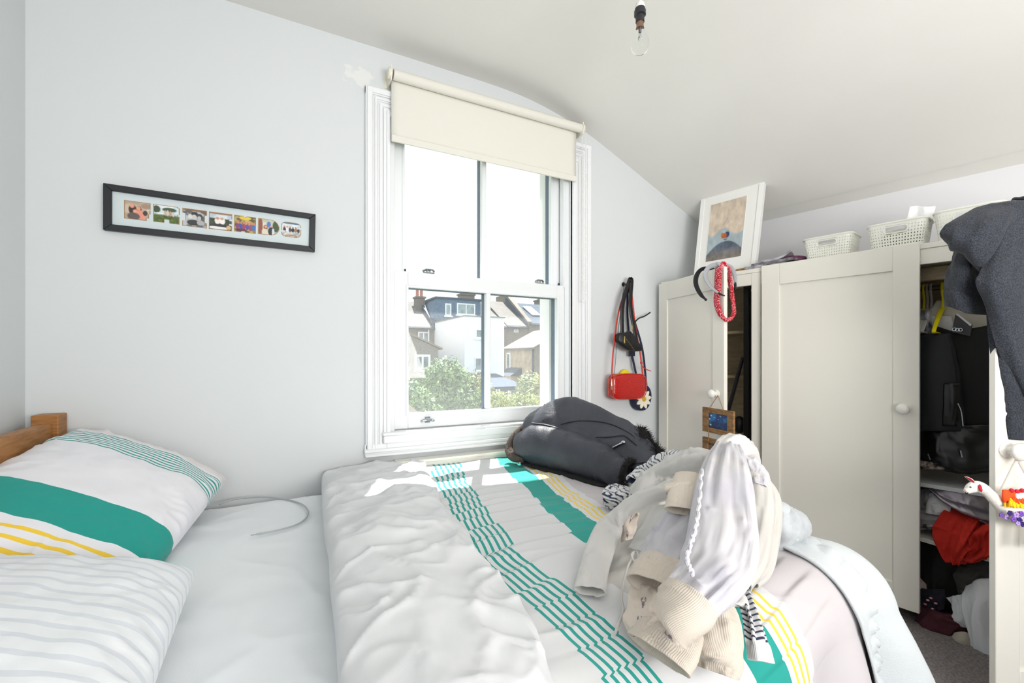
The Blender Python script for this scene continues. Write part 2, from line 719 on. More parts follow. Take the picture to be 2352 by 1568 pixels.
# outer box frame and white reveal outside
b = MB()
b.box((OX0, 0.012, OZ0), (OX0 + 0.022, 0.115, OZ1)).box((OX1, 0.012, OZ0), (OX1 - 0.026, 0.115, OZ1))
b.box((OX0 + 0.022, 0.012, OZ1), (OX1 - 0.026, 0.115, OZ1 - 0.03)).box((OX0 + 0.022, 0.012, OZ0), (OX1 - 0.026, 0.115, 0.772))
b.box((OX1 - 0.026, 0.012, 1.5), (OX1 - 0.036, 0.052, OZ1 - 0.03))
struct('window_frame', b, UPVC, win, bevel=0.002)
b = MB()
b.box((OX1 - 0.026, 0.050, 1.52), (OX1 - 0.032, 0.056, 2.27))
struct('jamb_channel', b, mat('dark_gasket', S(52, 56, 62), 0.6), win)
b = MB()
b.box((0.30, 0.116, 0.60), (0.535, 0.22, 2.45)).box((1.405, 0.116, 0.60), (1.75, 0.22, 2.45)).box((0.535, 0.116, 2.28), (1.405, 0.22, 2.45)).box((0.535, 0.116, 0.60), (1.405, 0.26, 0.79))
struct('outer_reveal', b, mat('white_masonry', S(240, 241, 240), 0.7), win)


def glass_mat():
    m, t, bs = new_mat('window_glass')
    t.nodes.remove(bs)
    out = [n for n in t.nodes if n.type == 'OUTPUT_MATERIAL'][0]
    tr = N(t, 'ShaderNodeBsdfTransparent')
    tr.inputs['Color'].default_value = (0.97, 0.985, 0.985, 1)
    gl = N(t, 'ShaderNodeBsdfGlossy', Roughness=0.02)
    df = N(t, 'ShaderNodeBsdfTranslucent')
    df.inputs['Color'].default_value = (0.95, 0.97, 1.0, 1)
    fr = N(t, 'ShaderNodeFresnel', IOR=1.45)
    m1 = N(t, 'ShaderNodeMixShader')
    gg = N(t, 'ShaderNodeNewGeometry')
    mu = N(t, 'ShaderNodeMath', operation='MULTIPLY_ADD')      # reflect on the front face only
    t.links.new(gg.outputs['Backfacing'], mu.inputs[0])
    mu.inputs[1].default_value = -1.0
    mu.inputs[2].default_value = 1.0
    mu2 = N(t, 'ShaderNodeMath', operation='MULTIPLY')
    t.links.new(mu.outputs[0], mu2.inputs[0])
    t.links.new(fr.outputs['Fac'], mu2.inputs[1])
    t.links.new(mu2.outputs[0], m1.inputs['Fac'])
    t.links.new(tr.outputs[0], m1.inputs[1])
    t.links.new(gl.outputs[0], m1.inputs[2])
    # fine dust on the outside of the pane
    tcn = N(t, 'ShaderNodeTexCoord')
    n = N(t, 'ShaderNodeTexNoise', Scale=260.0, Detail=3.0)
    t.links.new(tcn.outputs['Object'], n.inputs['Vector'])
    r = N(t, 'ShaderNodeMapRange')
    r.inputs['From Min'].default_value = 0.35
    r.inputs['From Max'].default_value = 0.75
    r.inputs['To Min'].default_value = 0.03
    r.inputs['To Max'].default_value = 0.10
    t.links.new(n.outputs['Fac'], r.inputs['Value'])
    m2 = N(t, 'ShaderNodeMixShader')
    t.links.new(r.outputs['Result'], m2.inputs['Fac'])
    t.links.new(m1.outputs[0], m2.inputs[1])
    t.links.new(df.outputs[0], m2.inputs[2])
    t.links.new(m2.outputs[0], out.inputs['Surface'])
    return m


GLASS = glass_mat()


def sash(name, Yf, th, x0, x1, gx0, gx1, z0, z1, gz0, gz1, mx):
    b = MB()
    b.box((x0, Yf, z0), (gx0, Yf + th, z1)).box((gx1, Yf, z0), (x1, Yf + th, z1))
    b.box((gx0, Yf, z0), (gx1, Yf + th, gz0)).box((gx0, Yf, gz1), (gx1, Yf + th, z1))
    s_ = struct(name, b, UPVC, win, bevel=0.003)
    # glazing beads
    b = MB()
    g = 0.010
    for a in ((gx0 - g, gz0 - g, gx0 + 0.002, gz1 + g), (gx1 - 0.002, gz0 - g, gx1 + g, gz1 + g), (gx0, gz0 - g, gx1, gz0 + 0.002), (gx0, gz1 - 0.002, gx1, gz1 + g)):
        b.box((a[0], Yf - 0.006, a[1]), (a[2], Yf + 0.004, a[3]))
    struct('glazing_bead', b, UPVC, s_, bevel=0.003)
    b = MB().box((mx - 0.012, Yf - 0.004, gz0), (mx + 0.012, Yf + th * 0.9, gz1))
    struct('glazing_bar', b, UPVC, s_, bevel=0.005)
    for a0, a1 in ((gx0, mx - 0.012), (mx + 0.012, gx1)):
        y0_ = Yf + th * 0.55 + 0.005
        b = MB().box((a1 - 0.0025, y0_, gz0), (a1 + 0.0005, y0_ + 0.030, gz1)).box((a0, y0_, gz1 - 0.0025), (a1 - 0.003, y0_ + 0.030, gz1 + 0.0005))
        struct('bar_shade_strip', b, mat('bar_shade_slate', S(62, 84, 104), 0.6), s_)  # dark strips added to stand for the shaded outer sides of the bars
        b = MB().box((a0, Yf + th * 0.55, gz0), (a1, Yf + th * 0.55 + 0.004, gz1))
        struct('pane', b, GLASS, s_)
    return s_


LGX0, LGX1 = onY(937, 800, 0.02)[0], onY(1280, 800, 0.02)[0]
lower = sash('lower_sash', 0.020, 0.042, OX0 + 0.022, OX1 - 0.026, LGX0, LGX1, 0.775, 1.512, 0.845, 1.440, onY(1122, 800, 0.02)[0])
UGX0, UGX1 = onY(928, 500, 0.066)[0], onY(1266, 500, 0.066)[0]
upper = sash('upper_sash', 0.066, 0.042, OX0 + 0.022, OX1 - 0.026, UGX0, UGX1, 1.46, 2.268, 1.505, 2.20, onY(1112, 500, 0.066)[0])
CHROME = mat('chrome', S(190, 195, 200), 0.18, 1.0)
for px in (984, 1238):
    q = onY(px, 622, 0.03)
    b = MB()
    b.box((q[0] - 0.028, 0.022, 1.512), (q[0] + 0.028, 0.05, 1.519))
    b.tube([(q[0] - 0.03, 0.03, 1.522), (q[0] - 0.012, 0.03, 1.532), (q[0] + 0.022, 0.032, 1.532), (q[0] + 0.03, 0.034, 1.524)], 0.006, 8)
    b.lathe((q[0], 0.034, 1.517), (0, 0, 1), ((0.012, 0), (0.012, 0.008), (0.006, 0.012)), 12)
    struct('sash_lock', b, CHROME, win)
for px in (930, 1283):
    q = onY(px, 612, 0.06)
    b = MB().box((q[0] - 0.004, 0.05, 1.513), (q[0] + 0.004, 0.062, 1.530))
    struct('sash_stop', b, mat('dark_gasket', S(52, 56, 62), 0.6), win)
q = onY(981, 966, 0.02)
b = MB()
b.tube([(q[0] - 0.03, 0.012, 0.806), (q[0] - 0.02, -0.002, 0.812), (q[0], -0.008, 0.814), (q[0] + 0.02, -0.002, 0.812), (q[0] + 0.03, 0.012, 0.806)], 0.006, 8)
b.box((q[0] - 0.012, 0.012, 0.798), (q[0] + 0.012, 0.02, 0.826))
struct('sash_lift', b, CHROME, win)
# window board and moulding below
b = MB()
b.box((AX0 + 0.07, 0.03, 0.772), (AX1 - 0.045, -0.045, 0.758)).box((AX0 + 0.075, 0.02, 0.758), (AX1 - 0.05, -0.038, 0.722))
struct('window_sill', b, WHITE_TRIM, win, bevel=0.005)
b = MB()
b.box((AX0 - 0.004, 0.001, 0.722), (AX1 + 0.003, -0.020, 0.672)).box((AX0 - 0.006, 0.001, 0.700), (AX1 + 0.006, -0.030, 0.684)).box((AX0 - 0.002, 0.001, 0.678), (AX1 + 0.002, -0.026, 0.664))
struct('apron', b, WHITE_TRIM, win, bevel=0.004)

# ------------------------------------------------------------------ roller blind
m_blind = mat('blind_cream', S(228, 226, 217), 0.8, bump=0.15, bscale=400, bdist=0.0008)
m_cream = mat('cream_plastic', S(233, 229, 214), 0.4)
BX0, BX1 = onY(900, 300, -0.055)[0], onY(1326, 300, -0.055)[0]
bl = thing('roller_blind', 'cream roller blind pulled partway down over the window top', 'blind', (1.0, -0.055, 2.35))
TZ = 2.366
b = MB().tube([(BX0 + 0.004, -0.064, TZ), (BX1 + 0.015, -0.064, TZ)], 0.023, 20)
obj('roller_tube', b, m_blind, bl)
pts = []
b = MB()
yy = -0.046
ctrl = [[(BX0, yy, TZ - 0.004), (BX0 + (BX1 - BX0) * 0.5, yy, TZ - 0.004), (BX1, yy, TZ - 0.004)],
        [(BX0, yy + 0.002, 2.22), (1.0, yy - 0.001, 2.22), (BX1, yy + 0.002, 2.22)],
        [(BX0, yy, 2.104), (1.0, yy, 2.104), (BX1, yy, 2.104)]]
patch(ctrl, 12, 30, 0.0012, mb=b)
obj('blind_fabric', b, m_blind, bl, smooth=True)
b = MB().box((BX0, yy + 0.005, 2.076), (BX1, yy - 0.007, 2.106))
obj('bottom_bar', b, m_blind, bl, bevel=0.003)
for x, s_ in ((BX0 - 0.008, -1), (BX1 + 0.022, 1)):
    b = MB()
    b.box((x - 0.003, 0, TZ - 0.035), (x + 0.003, -0.082, TZ + 0.030)).box((x - 0.014, 0, TZ - 0.035), (x + 0.014, -0.004, TZ + 0.030))
    b.lathe((x, -0.064, TZ), (-s_, 0, 0), ((0.022, -0.012), (0.026, -0.006), (0.026, 0.004), (0.012, 0.008)), 18)
    obj('bracket', b, m_cream, bl, bevel=0.001)
b = MB()
xr = BX1 + 0.036
for xx in (xr - 0.008, xr + 0.010):
    for k in range(74):
        z = TZ - 0.02 - k * 0.0125
        b.ell((xx, -0.062 - 0.006 * (xx > xr), z), 0.0034, 0.0034, 0.0040, 6, 4)
    b.tube([(xx, -0.062 - 0.006 * (xx > xr), TZ), (xx, -0.062 - 0.006 * (xx > xr), TZ - 0.94)], 0.001, 4)
for k in range(7):
    a = math.pi * (1 + k / 6)
    b.ell((xr + 0.001 + 0.009 * math.cos(a), -0.065, TZ - 0.94 + 0.009 * math.sin(a)), 0.0034, 0.0034, 0.0034, 6, 4)
obj('bead_chain', b, mat('bead_white', S(236, 236, 232), 0.35), bl, kind='stuff')

# ------------------------------------------------------------------ low radiator under the sill, behind the bed
rad = thing('radiator', 'cream edged low radiator behind the bed below the window sill', 'radiator', (1.0, -0.06, 0.1))
RX0, RX1 = 0.49, 1.55
b = MB()
b.box((RX0, -0.03, 0.15), (RX1, -0.075, 0.632))
obj('panel', b, mat('radiator_cream', S(238, 236, 226), 0.35), rad, bevel=0.004)
b = MB()
for k in range(24):
    x = RX0 + 0.03 + k * 0.0435
    b.box((x, -0.076, 0.19), (x + 0.022, -0.080, 0.60))
obj('fin', b, mat('radiator_cream', S(238, 236, 226), 0.35), rad, bevel=0.002, kind='stuff')
b = MB().box((RX0 - 0.004, -0.014, 0.632), (RX1 + 0.004, -0.084, 0.644))
obj('top_grille', b, mat('radiator_cream', S(238, 236, 226), 0.35), rad, bevel=0.003)
for xk in (RX0 + 0.1, RX1 - 0.13):
    b = MB().box((xk, -0.002, 0.2), (xk + 0.03, -0.032, 0.5))
    obj('bracket', b, CHROME, rad)


# ================================================================== THE BED
WOOD = mat('honey_oak', S(176, 122, 66), 0.5, col2=S(146, 96, 48), vscale=5, stretch=(3, 3, 26), bump=0.08, bscale=80, detail=6)
WOODH = mat('honey_oak_rail', S(182, 128, 72), 0.5, col2=S(152, 102, 52), vscale=5, stretch=(26, 3, 26), bump=0.08, bscale=80, detail=6)
BY0, BY1 = -0.085, -1.66          # far edge of the mattress, near edge of the duvet
MY1 = -1.47                      # near edge of the mattress
bed = thing('wooden_bed', 'honey oak bed frame with slatted headboard against the left wall', 'bed', (0.35, -0.82, 0))
for y in (-0.045, -1.51):
    b = MB().box((-0.693, y - 0.036, 0), (-0.625, y + 0.036, 0.918))
    obj('headboard_post', b, WOOD, bed, bevel=0.004)
b = MB().box((-0.677, -0.081, 0.78), (-0.640, -1.475, 0.890))
obj('headboard_rail', b, WOODH, bed, bevel=0.004)
b = MB().box((-0.677, -0.081, 0.36), (-0.640, -1.475, 0.44))
obj('headboard_rail', b, WOODH, bed, bevel=0.004)
for k in range(17):
    y = -0.118 - k * 0.079
    b = MB().box((-0.668, y - 0.034, 0.44), (-0.652, y + 0.034, 0.78))
    obj('slat', b, WOOD, bed, bevel=0.003)
for y in (-0.047, -1.508):
    b = MB().box((-0.625, y - 0.012, 0.2), (1.26, y + 0.012, 0.33))
    obj('side_rail', b, WOODH, bed, bevel=0.003)
b = MB().box((1.262, -0.03, 0.2), (1.287, -1.52, 0.33))
obj('foot_rail', b, WOODH, bed, bevel=0.003)
for y in (-0.05, -1.50):
    b = MB().box((1.235, y - 0.03, 0), (1.285, y + 0.03, 0.33))
    obj('leg', b, WOOD, bed, bevel=0.003)
b = MB().box((-0.63, -0.06, 0.22), (1.262, -1.495, 0.255))
obj('slatted_base', b, WOOD, bed)

SHEET = mat('white_cotton_sheet', S(230, 234, 238), 0.85, bump=0.12, bscale=260, bdist=0.0012, sheen=0.1)


def wrapc(u, lo, hi, r, flare=0.0):
    """arc length coordinate -> (position, drop) over an edge at lo and at hi"""
    u = np.asarray(u, float)
    x = u.copy()
    d = np.zeros_like(u)
    for side, e in ((1, hi), (-1, lo)):
        q = side * (u - (e - side * r))
        on = q > 0
        a = np.clip(q / r, 0, math.pi / 2)
        ext = np.maximum(q - r * math.pi / 2, 0)
        x = np.where(on, (e - side * r) + side * (r * np.sin(a) + flare * ext), x)
        d = np.where(on, r * (1 - np.cos(a)) + ext, d)
    return x, d


# mattress in its white fitted sheet
nx, ny = 220, 170
s_, t_ = np.meshgrid(np.linspace(-0.60 - 0.26, 1.27 + 0.26, nx), np.linspace(BY0 + 0.26, MY1 - 0.26, ny), indexing='ij')
x, dx = wrapc(s_, -0.61, 1.262, 0.05)
y, dy = wrapc(t_, MY1, BY0, 0.05)
z = 0.553 - np.maximum(dx, dy)
z = np.maximum(z, 0.256)
wr = 0.004 * fbm(s_ * 4, t_ * 5, 3, 3) + 0.004 * crs(s_ * 5 + 2 * t_ + 0.4 * vn(s_ * 5, t_ * 5, 14), t_ * 4 - s_ * 3, 11, 4) + 0.0025 * crs(s_ * 9 - 3 * t_, t_ * 8 + s_ * 4 + 0.4 * vn(s_ * 9, t_ * 9, 15), 12, 4) + 0.0035 * ridge(s_ * 3 + 0.8 * t_ + 0.5 * vn(s_ * 3, t_ * 3, 8), t_ * 6 - s_ * 2, 4) * sst(0.2, 0.7, vn(s_ * 2, t_ * 2, 5) * 0.5 + 0.5)
z = z + np.where(np.maximum(dx, dy) < 0.02, wr, 0)
mb = MB()
mb.grid(np.stack([x, y, z], axis=2))
mb.F.append(tuple(range(ny)) )
mattress = obj('mattress', mb, SHEET, smooth=True, recalc=False)
tag(mattress, 'mattress in a plain white fitted sheet, bare between pillows and duvet', 'mattress')

def drape(s, t, ex, ey, r, flare, fold, ff, seed):
    """cloth over the foot edge x = ex and the near edge y = ey, rounded where they meet"""
    qx, qy = np.maximum(0, s - (ex - r)), np.maximum(0, (ey + r) - t)
    q = np.hypot(qx, qy)
    ux, uy = qx / np.maximum(q, 1e-9), qy / np.maximum(q, 1e-9)
    a = np.clip(q / r, 0, math.pi / 2)
    ext = np.maximum(q - r * math.pi / 2, 0)
    dr = r * (1 - np.cos(a)) + ext
    hang_ = sst(0.06, 0.25, dr)
    L = np.minimum(s, ex - r) + 0.32 * np.arctan2(qx, qy + 1e-9) + (np.maximum(t, ey + r) - (ey + r))
    h = r * np.sin(a) * (1 + 0.5 * ux * uy) + flare * ext * (1 + 1.6 * ux * uy) + fold * hang_ * np.sin(L * ff + 1.6 * vn(L * 2.3, dr * 1.5, seed))
    return np.minimum(s, ex - r) + ux * h, np.maximum(t, ey + r) - uy * h, dr, hang_


# ------------------------------------------------------------------ duvet
TEAL = S(22, 150, 140)
YEL = S(240, 202, 62)


def stripe_mat(name, base, bands, u0, u1, bumps=0.12):
    """bands of (start, end, colour) over a metric coordinate u0..u1 held in UV.x"""
    m, t, b = new_mat(name)
    b.inputs['Roughness'].default_value = 0.85
    b.inputs['Sheen Weight'].default_value = 0.1
    uv = N(t, 'ShaderNodeUVMap')
    sx = N(t, 'ShaderNodeSeparateXYZ')
    t.links.new(uv.outputs['UV'], sx.inputs[0])
    cur = None
    for colr in dict.fromkeys(tuple(c) for _, _, c in bands):
        fac = None
        for a, e, c in bands:
            if tuple(c) != colr:
                continue
            q = N(t, 'ShaderNodeMath', operation='COMPARE')
            t.links.new(sx.outputs['X'], q.inputs[0])
            q.inputs[1].default_value = (a + e) / 2
            q.inputs[2].default_value = (e - a) / 2
            if fac is not None:
                ad = N(t, 'ShaderNodeMath', operation='ADD')
                t.links.new(fac, ad.inputs[0])
                t.links.new(q.outputs[0], ad.inputs[1])
                fac = ad.outputs[0]
            else:
                fac = q.outputs[0]
        mx = N(t, 'ShaderNodeMix', data_type='RGBA')
        if cur is None:
            mx.inputs['A'].default_value = tuple(base) + (1,)
        else:
            t.links.new(cur, mx.inputs['A'])
        mx.inputs['B'].default_value = colr + (1,)
        t.links.new(fac, mx.inputs['Factor'])
        cur = mx.outputs['Result']
    t.links.new(cur, b.inputs['Base Color'])
    tcn = N(t, 'ShaderNodeTexCoord')
    n2 = N(t, 'ShaderNodeTexNoise', Scale=240.0, Detail=3.0)
    t.links.new(tcn.outputs['Object'], n2.inputs['Vector'])
    bp = N(t, 'ShaderNodeBump', Strength=bumps, Distance=0.0012)
    t.links.new(n2.outputs['Fac'], bp.inputs['Height'])
    t.links.new(bp.outputs['Normal'], b.inputs['Normal'])
    return m


bands = [(0.442 + 0.0170 * k, 0.442 + 0.0170 * k + 0.0070, TEAL) for k in range(6)]
bands += [(0.705, 0.800, TEAL)]
bands += [(0.817 + 0.0215 * k, 0.817 + 0.0215 * k + 0.0075, YEL) for k in range(3)]
bands += [(0.895, 1.9, S(198, 193, 196))]
DUV = stripe_mat('duvet_cotton', S(212, 213, 215), bands, 0.0, 2.0)
dv = thing('duvet', 'white duvet with teal band, thin teal and yellow stripes, folded back at the head', 'duvet', (0.75, -0.85, 0.56))
DTOP = 0.625
nx, ny = 300, 420
s_, t_ = np.meshgrid(np.linspace(0.20, 1.35 + 0.03, nx), np.linspace(-0.05, BY1 - 0.55, ny), indexing='ij')
Yd = t_ + 2.1
x, y, drop, hang = drape(s_, t_, 1.305, BY1 + 0.02, 0.12, 0.185, 0.026, 19, 61)
flat = 1 - sst(0.0, 0.12, drop)
# puffiness
puff = 0.012 * fbm(s_ * 3.1, t_ * 2.6, 21, 2)
# pulled folds that run along x, stepped across the bed
tw = t_ + 0.035 * vn(s_ * 2.6, t_ * 3.0, 31) + 0.10 * (s_ - 0.6) * vn(s_ * 0.7, t_ * 1.2, 33)
ph = tw / 0.072 + 0.35 * vn(s_ * 1.5, t_ * 6.0, 35)
fr_ = ph - np.floor(ph)
saw = np.where(fr_ < 0.8, fr_ / 0.8, (1 - fr_) / 0.2) - 0.5
amp = 0.0080 * sst(-0.25, 0.5, vn(s_ * 2.0 + 3, t_ * 2.2, 37)) * (0.45 + 0.55 * sst(0.30, 0.42, s_) * (1 - sst(0.95, 1.15, s_)))
fine = 0.0035 * crs(s_ * 3.0 + t_ + 0.4 * vn(s_ * 4, t_ * 4, 45), t_ * 9 + s_ * 1.5 + 0.5 * vn(s_ * 5, t_ * 5, 46), 44, 4) + 0.0022 * ridge(s_ * 3.2 + 0.4 * vn(s_ * 4, t_ * 4, 42), t_ * 13, 41)
step_id = np.floor(ph)
jit = 0.007 * _h(step_id.astype(np.int64), np.zeros_like(step_id).astype(np.int64), 51) + 0.0045 * (fr_ - 0.5)
pullin = sst(0.62, 1.22, s_) * sst(-1.0, -1.6, t_)
x = x + 0.01 * pullin
y = y + 0.075 * pullin
far = sst(1.55, 2.0, Yd)
z = DTOP - 0.012 * far - drop + (puff + (amp * saw * 1.0 + fine) * (1 - 0.9 * sst(1.02, 1.10, s_))) * (1 - hang)
z = np.maximum(z, 0.03)
u = s_ - 0.25 * np.maximum(Yd - 1.0, 0) * np.clip((s_ - 0.05) / 0.75, 0.2, 1) + jit + 0.004 * vn(s_ * 5, t_ * 9, 63)
mb = MB()
mb.grid(np.stack([x, y, z], axis=2), None, np.stack([u, t_], axis=2))
mb.grid(np.stack([x * 0.985 + 0.01, y * 0.99 - 0.006, np.maximum(z - 0.022, 0.008)], axis=2), None, np.stack([u, t_], axis=2))
obj('duvet_cover', mb, DUV, dv, smooth=True, recalc=False)
DX, DYY, DZ = x, y, z


def duv_z(px_, py_):
    """height of the duvet top near a plan position"""
    i = int(np.argmin((DX - px_) ** 2 + (DYY - py_) ** 2 + (DZ < 0.5) * 1.0))
    return DZ.ravel()[i]


# turned-back head end of the duvet: a soft roll of the plain white underside
m_, n_ = 70, 300
prof_c = curve([(0.21, 0, 0.560), (0.135, 0, 0.575), (0.112, 0, 0.612), (0.135, 0, 0.645), (0.215, 0, 0.662), (0.32, 0, 0.662), (0.405, 0, 0.652), (0.440, 0, 0.640), (0.438, 0, 0.622)], m_)
yy = np.linspace(-0.045, BY1 - 0.06, n_)
U, T = np.meshgrid(np.linspace(0, 1, m_), yy, indexing='ij')
ydd = T + 2.1
shift = 0.10 * np.maximum(ydd - 1.0, 0) * sst(0.35, 1.0, U) + 0.025 * vn(T * 4.2, U * 0 + 1.7, 71) * sst(0.3, 1, U) + 0.012 * vn(T * 3, U * 0 + 5, 73) - 0.03 * sst(0.9, 0.5, ydd) * sst(0.5, 1, U)
X = prof_c[:, 0][:, None] + shift
top = sst(0.16, 0.4, U) * (1 - sst(0.86, 1.0, U))
wrk = 0.013 * fbm(X * 5.0, T * 3.6, 75, 2) + 0.010 * crs(X * 5 + T * 3 + 0.5 * vn(X * 6, T * 5, 85), T * 4.2 - X * 5 + 0.4 * vn(X * 7, T * 6, 86), 83, 4) + 0.007 * crs(X * 7 + T * 5 + 0.5 * vn(X * 8, T * 7, 88), T * 6 - X * 6 + 0.5 * vn(X * 6, T * 8, 89), 90, 3) + 0.003 * ridge(X * 6 - T * 5 + 0.4 * vn(X * 7, T * 6, 91), T * 6 + X * 5, 92) + 0.006 * crs(X * 11 - T * 4, T * 9 + X * 6 + 0.5 * vn(X * 9, T * 9, 87), 84, 4) + 0.006 * ridge(X * 5.5 + T * 2.2 + 0.6 * vn(X * 5, T * 4, 78), T * 4.5 - X * 4, 77) * sst(-0.2, 0.5, vn(X * 3, T * 2.5, 79)) + 0.005 * ridge(X * 14 + T * 5, T * 9, 81)
Z = prof_c[:, 2][:, None] - 0.02 * sst(1.6, 2.05, ydd) + wrk * (0.25 + 0.75 * top)
yw, dyw = wrapc(T, BY1 + 0.02, 5, 0.09, 0.1)
Z = Z - dyw
mb = MB()
X = X + 0.085 * (ydd - 1.15)
mb.grid(np.stack([X, yw, Z], axis=2))
obj('turned_back_edge', mb, mat('duvet_underside', S(213, 215, 218), 0.85, bump=0.12, bscale=240, bdist=0.0012, sheen=0.1), dv, smooth=True, recalc=False)

# ------------------------------------------------------------------ white throw with a ruffled seam over the foot of the bed
m_, n_ = 110, 330
s_, t_ = np.meshgrid(np.linspace(1.105, 1.35 + 0.50, m_), np.linspace(-0.06, BY1 - 0.50, n_), indexing='ij')
s_ = s_ + 0.012 * vn(t_ * 5, s_ * 0, 91)
x, y, drop, hang = drape(s_, t_, 1.305, BY1 + 0.02, 0.12, 0.185, 0.026, 19, 61)
pullin = sst(0.62, 1.22, s_) * sst(-1.0, -1.6, t_)
x = x + 0.01 * pullin
y = y + 0.075 * pullin
u = (s_ - 1.105)
ruf = np.exp(-((u - 0.062) / 0.011) ** 2)
z = DTOP - drop - 0.012 * sst(1.55, 2.0, t_ + 2.1)
z = z + 0.012 * fbm(s_ * 3.1, t_ * 2.6, 21, 2) * (1 - hang)
rv = ruf * 0.009 * (1 + 0.9 * np.sin(t_ * 150 + 5 * vn(t_ * 9, u * 40, 95)))
nrm = normals(np.stack([x, y, z], axis=2))
if nrm[5, 5, 2] < 0:
    nrm = -nrm
Pt = np.stack([x, y, np.maximum(z, 0.012)], axis=2)
Pt = Pt + nrm * (0.006 + rv + 0.003 * np.exp(-(u / 0.008) ** 2) + 0.002 * fbm(s_ * 9, t_ * 9, 97, 2))[..., None]
Pt[..., 2] = np.maximum(Pt[..., 2], 0.004)
mb = MB()
mb.grid(Pt)
th_ = obj('bed_throw', mb, mat('white_textured_throw', S(203, 209, 212), 0.92, bump=0.5, bscale=420, bdist=0.0022, sheen=0.2), smooth=True, recalc=False)
tag(th_, 'white textured throw with a ruffled seam hanging over the foot of the bed', 'blanket')
sm = th_.modifiers.new('thickness', 'SOLIDIFY')
sm.thickness = 0.006
sm.offset = -1

# ------------------------------------------------------------------ pillows


def pillow(name, c, L, Wd, Ht, tilt, m, ufun, seed, label, yaw=0.0, roll=0.0):
    """soft cushion: L along y, Wd along x; tilt lifts the headboard side"""
    n = 110
    mb = MB()
    u, v = np.meshgrid(np.linspace(-1, 1, n), np.linspace(-1, 1, n), indexing='ij')
    for sgn in (1, -1):
        e = np.clip((1 - np.abs(u) ** 2.6), 0, 1) * np.clip((1 - np.abs(v) ** 2.6), 0, 1)
        h = Ht * e ** 0.42
        pin = 1 - 0.07 * (np.abs(u) ** 2) * (1 - np.abs(v) ** 2) - 0.0
        pin2 = 1 - 0.05 * (np.abs(v) ** 2) * (1 - np.abs(u) ** 2)
        X = u * Wd / 2 * pin2
        Y = v * L / 2 * pin
        edge = sst(0.55, 0.98, np.maximum(np.abs(u), np.abs(v)))
        ang = np.arctan2(v * L, u * Wd)
        w = 0.006 * ridge(ang * 7 + 0.6 * vn(u * 3, v * 3, seed), np.maximum(np.abs(u), np.abs(v)) * 2, seed + 1) * edge * np.clip(h / Ht * 3, 0, 1)
        w = w + 0.004 * fbm(u * 3, v * 4, seed + 3, 3) * np.clip(h / Ht * 2, 0, 1)
        Z = sgn * h * (1.0 if sgn > 0 else 0.75) + w * sgn
        P = np.stack([X, Y, Z], axis=2)
        R = np.array(Matrix.Rotation(yaw, 3, 'Z') @ Matrix.Rotation(roll, 3, 'X') @ Matrix.Rotation(tilt, 3, 'Y'))
        P = P @ R.T + np.array(c)
        mb.grid(P, None, np.stack([ufun(u, v, Y), v], axis=2))
    o = obj(name, mb, m, smooth=True, recalc=True)
    return tag(o, label, 'pillow', 'pillows on the bed')


pb = [(0.170 + 0.0150 * k, 0.170 + 0.0150 * k + 0.0062, TEAL) for k in range(8)] + [(-0.200, -0.075, TEAL)]
pb += [(-0.236 - 0.028 * k, -0.226 - 0.028 * k, YEL) for k in range(3)] + [(0.300, 0.40, S(224, 218, 218))]
pb = [(a + 0.5, e + 0.5, c) for a, e, c in pb]
PIL1 = stripe_mat('pillow_stripe', S(230, 230, 236), pb, 0.0, 1.0)
pillow('pillow', (-0.445, -0.455, 0.690), 0.74, 0.48, 0.100, math.radians(26), PIL1, lambda u, v, Y: Y + 0.5 + 0.006 * vn(u * 3, v * 5, 3) + 0.02 * (1 - u * u), 101,
       'white pillow with broad teal band and yellow stripes, next to the window wall', yaw=math.radians(-13), roll=math.radians(11))
b2 = [(0.02 + 0.036 * k, 0.02 + 0.036 * k + 0.011, S(214, 219, 227)) for k in range(26)]
PIL2 = stripe_mat('pillow_pale', S(230, 234, 238), b2, 0.0, 1.0)
pillow('pillow', (-0.385, -1.19, 0.650), 0.72, 0.46, 0.095, math.radians(11), PIL2, lambda u, v, Y: Y + 0.5 + 0.05 * u + 0.008 * vn(u * 3, v * 4, 5), 131,
       'white pillow with faint grey stripes, nearer the camera and partly outside the frame')

# ------------------------------------------------------------------ white charging cable on the sheet
pth = []
for px, py in ((505, 1158), (540, 1146), (600, 1141), (650, 1145), (690, 1156), (707, 1172), (702, 1190), (680, 1205), (640, 1217), (600, 1225)):
    q = onZ(px, py, 0.562)
    pth.append(q)
cab = thing('charging_cable', 'thin white charging cable curled on the bare sheet', 'cable', pth[5])
b = MB().tube(curve(pth, 60), 0.0030, 8)
obj('cord', b, mat('cable_white', S(176, 180, 184), 0.4), cab)
a0, a1 = np.array(pth[-1]), onZ(576, 1229, 0.560)
b = MB().tube([a0, a0 + (a1 - a0) * 0.45], 0.0036, 8)
obj('plug_sleeve', b, mat('cable_white', S(176, 180, 184), 0.4), cab)
b = MB().tube([a0 + (a1 - a0) * 0.45, a1], 0.0024, 8, flat=0.5)
obj('plug_tip', b, CHROME, cab)


# ================================================================== THE WARDROBE
P0 = np.array([2.118, -0.045, 0.0])
WZ = 1.575                      # height of its top
WD = 0.495                      # depth to the wall
WLEN = 1.80
WROT = math.atan2(E1[1], E1[0])


def wl(x, y, z):
    return P0 + E1 * x + EB * y + np.array((0, 0, z))


def onW(px, py, y=0.0):
    """pixel -> point on the plane y behind the wardrobe front"""
    return onP(px, py, P0 + EB * y, EB)


def toW(p):
    d = np.array(p) - P0
    return np.array([d @ E1, d @ EB, p[2]])


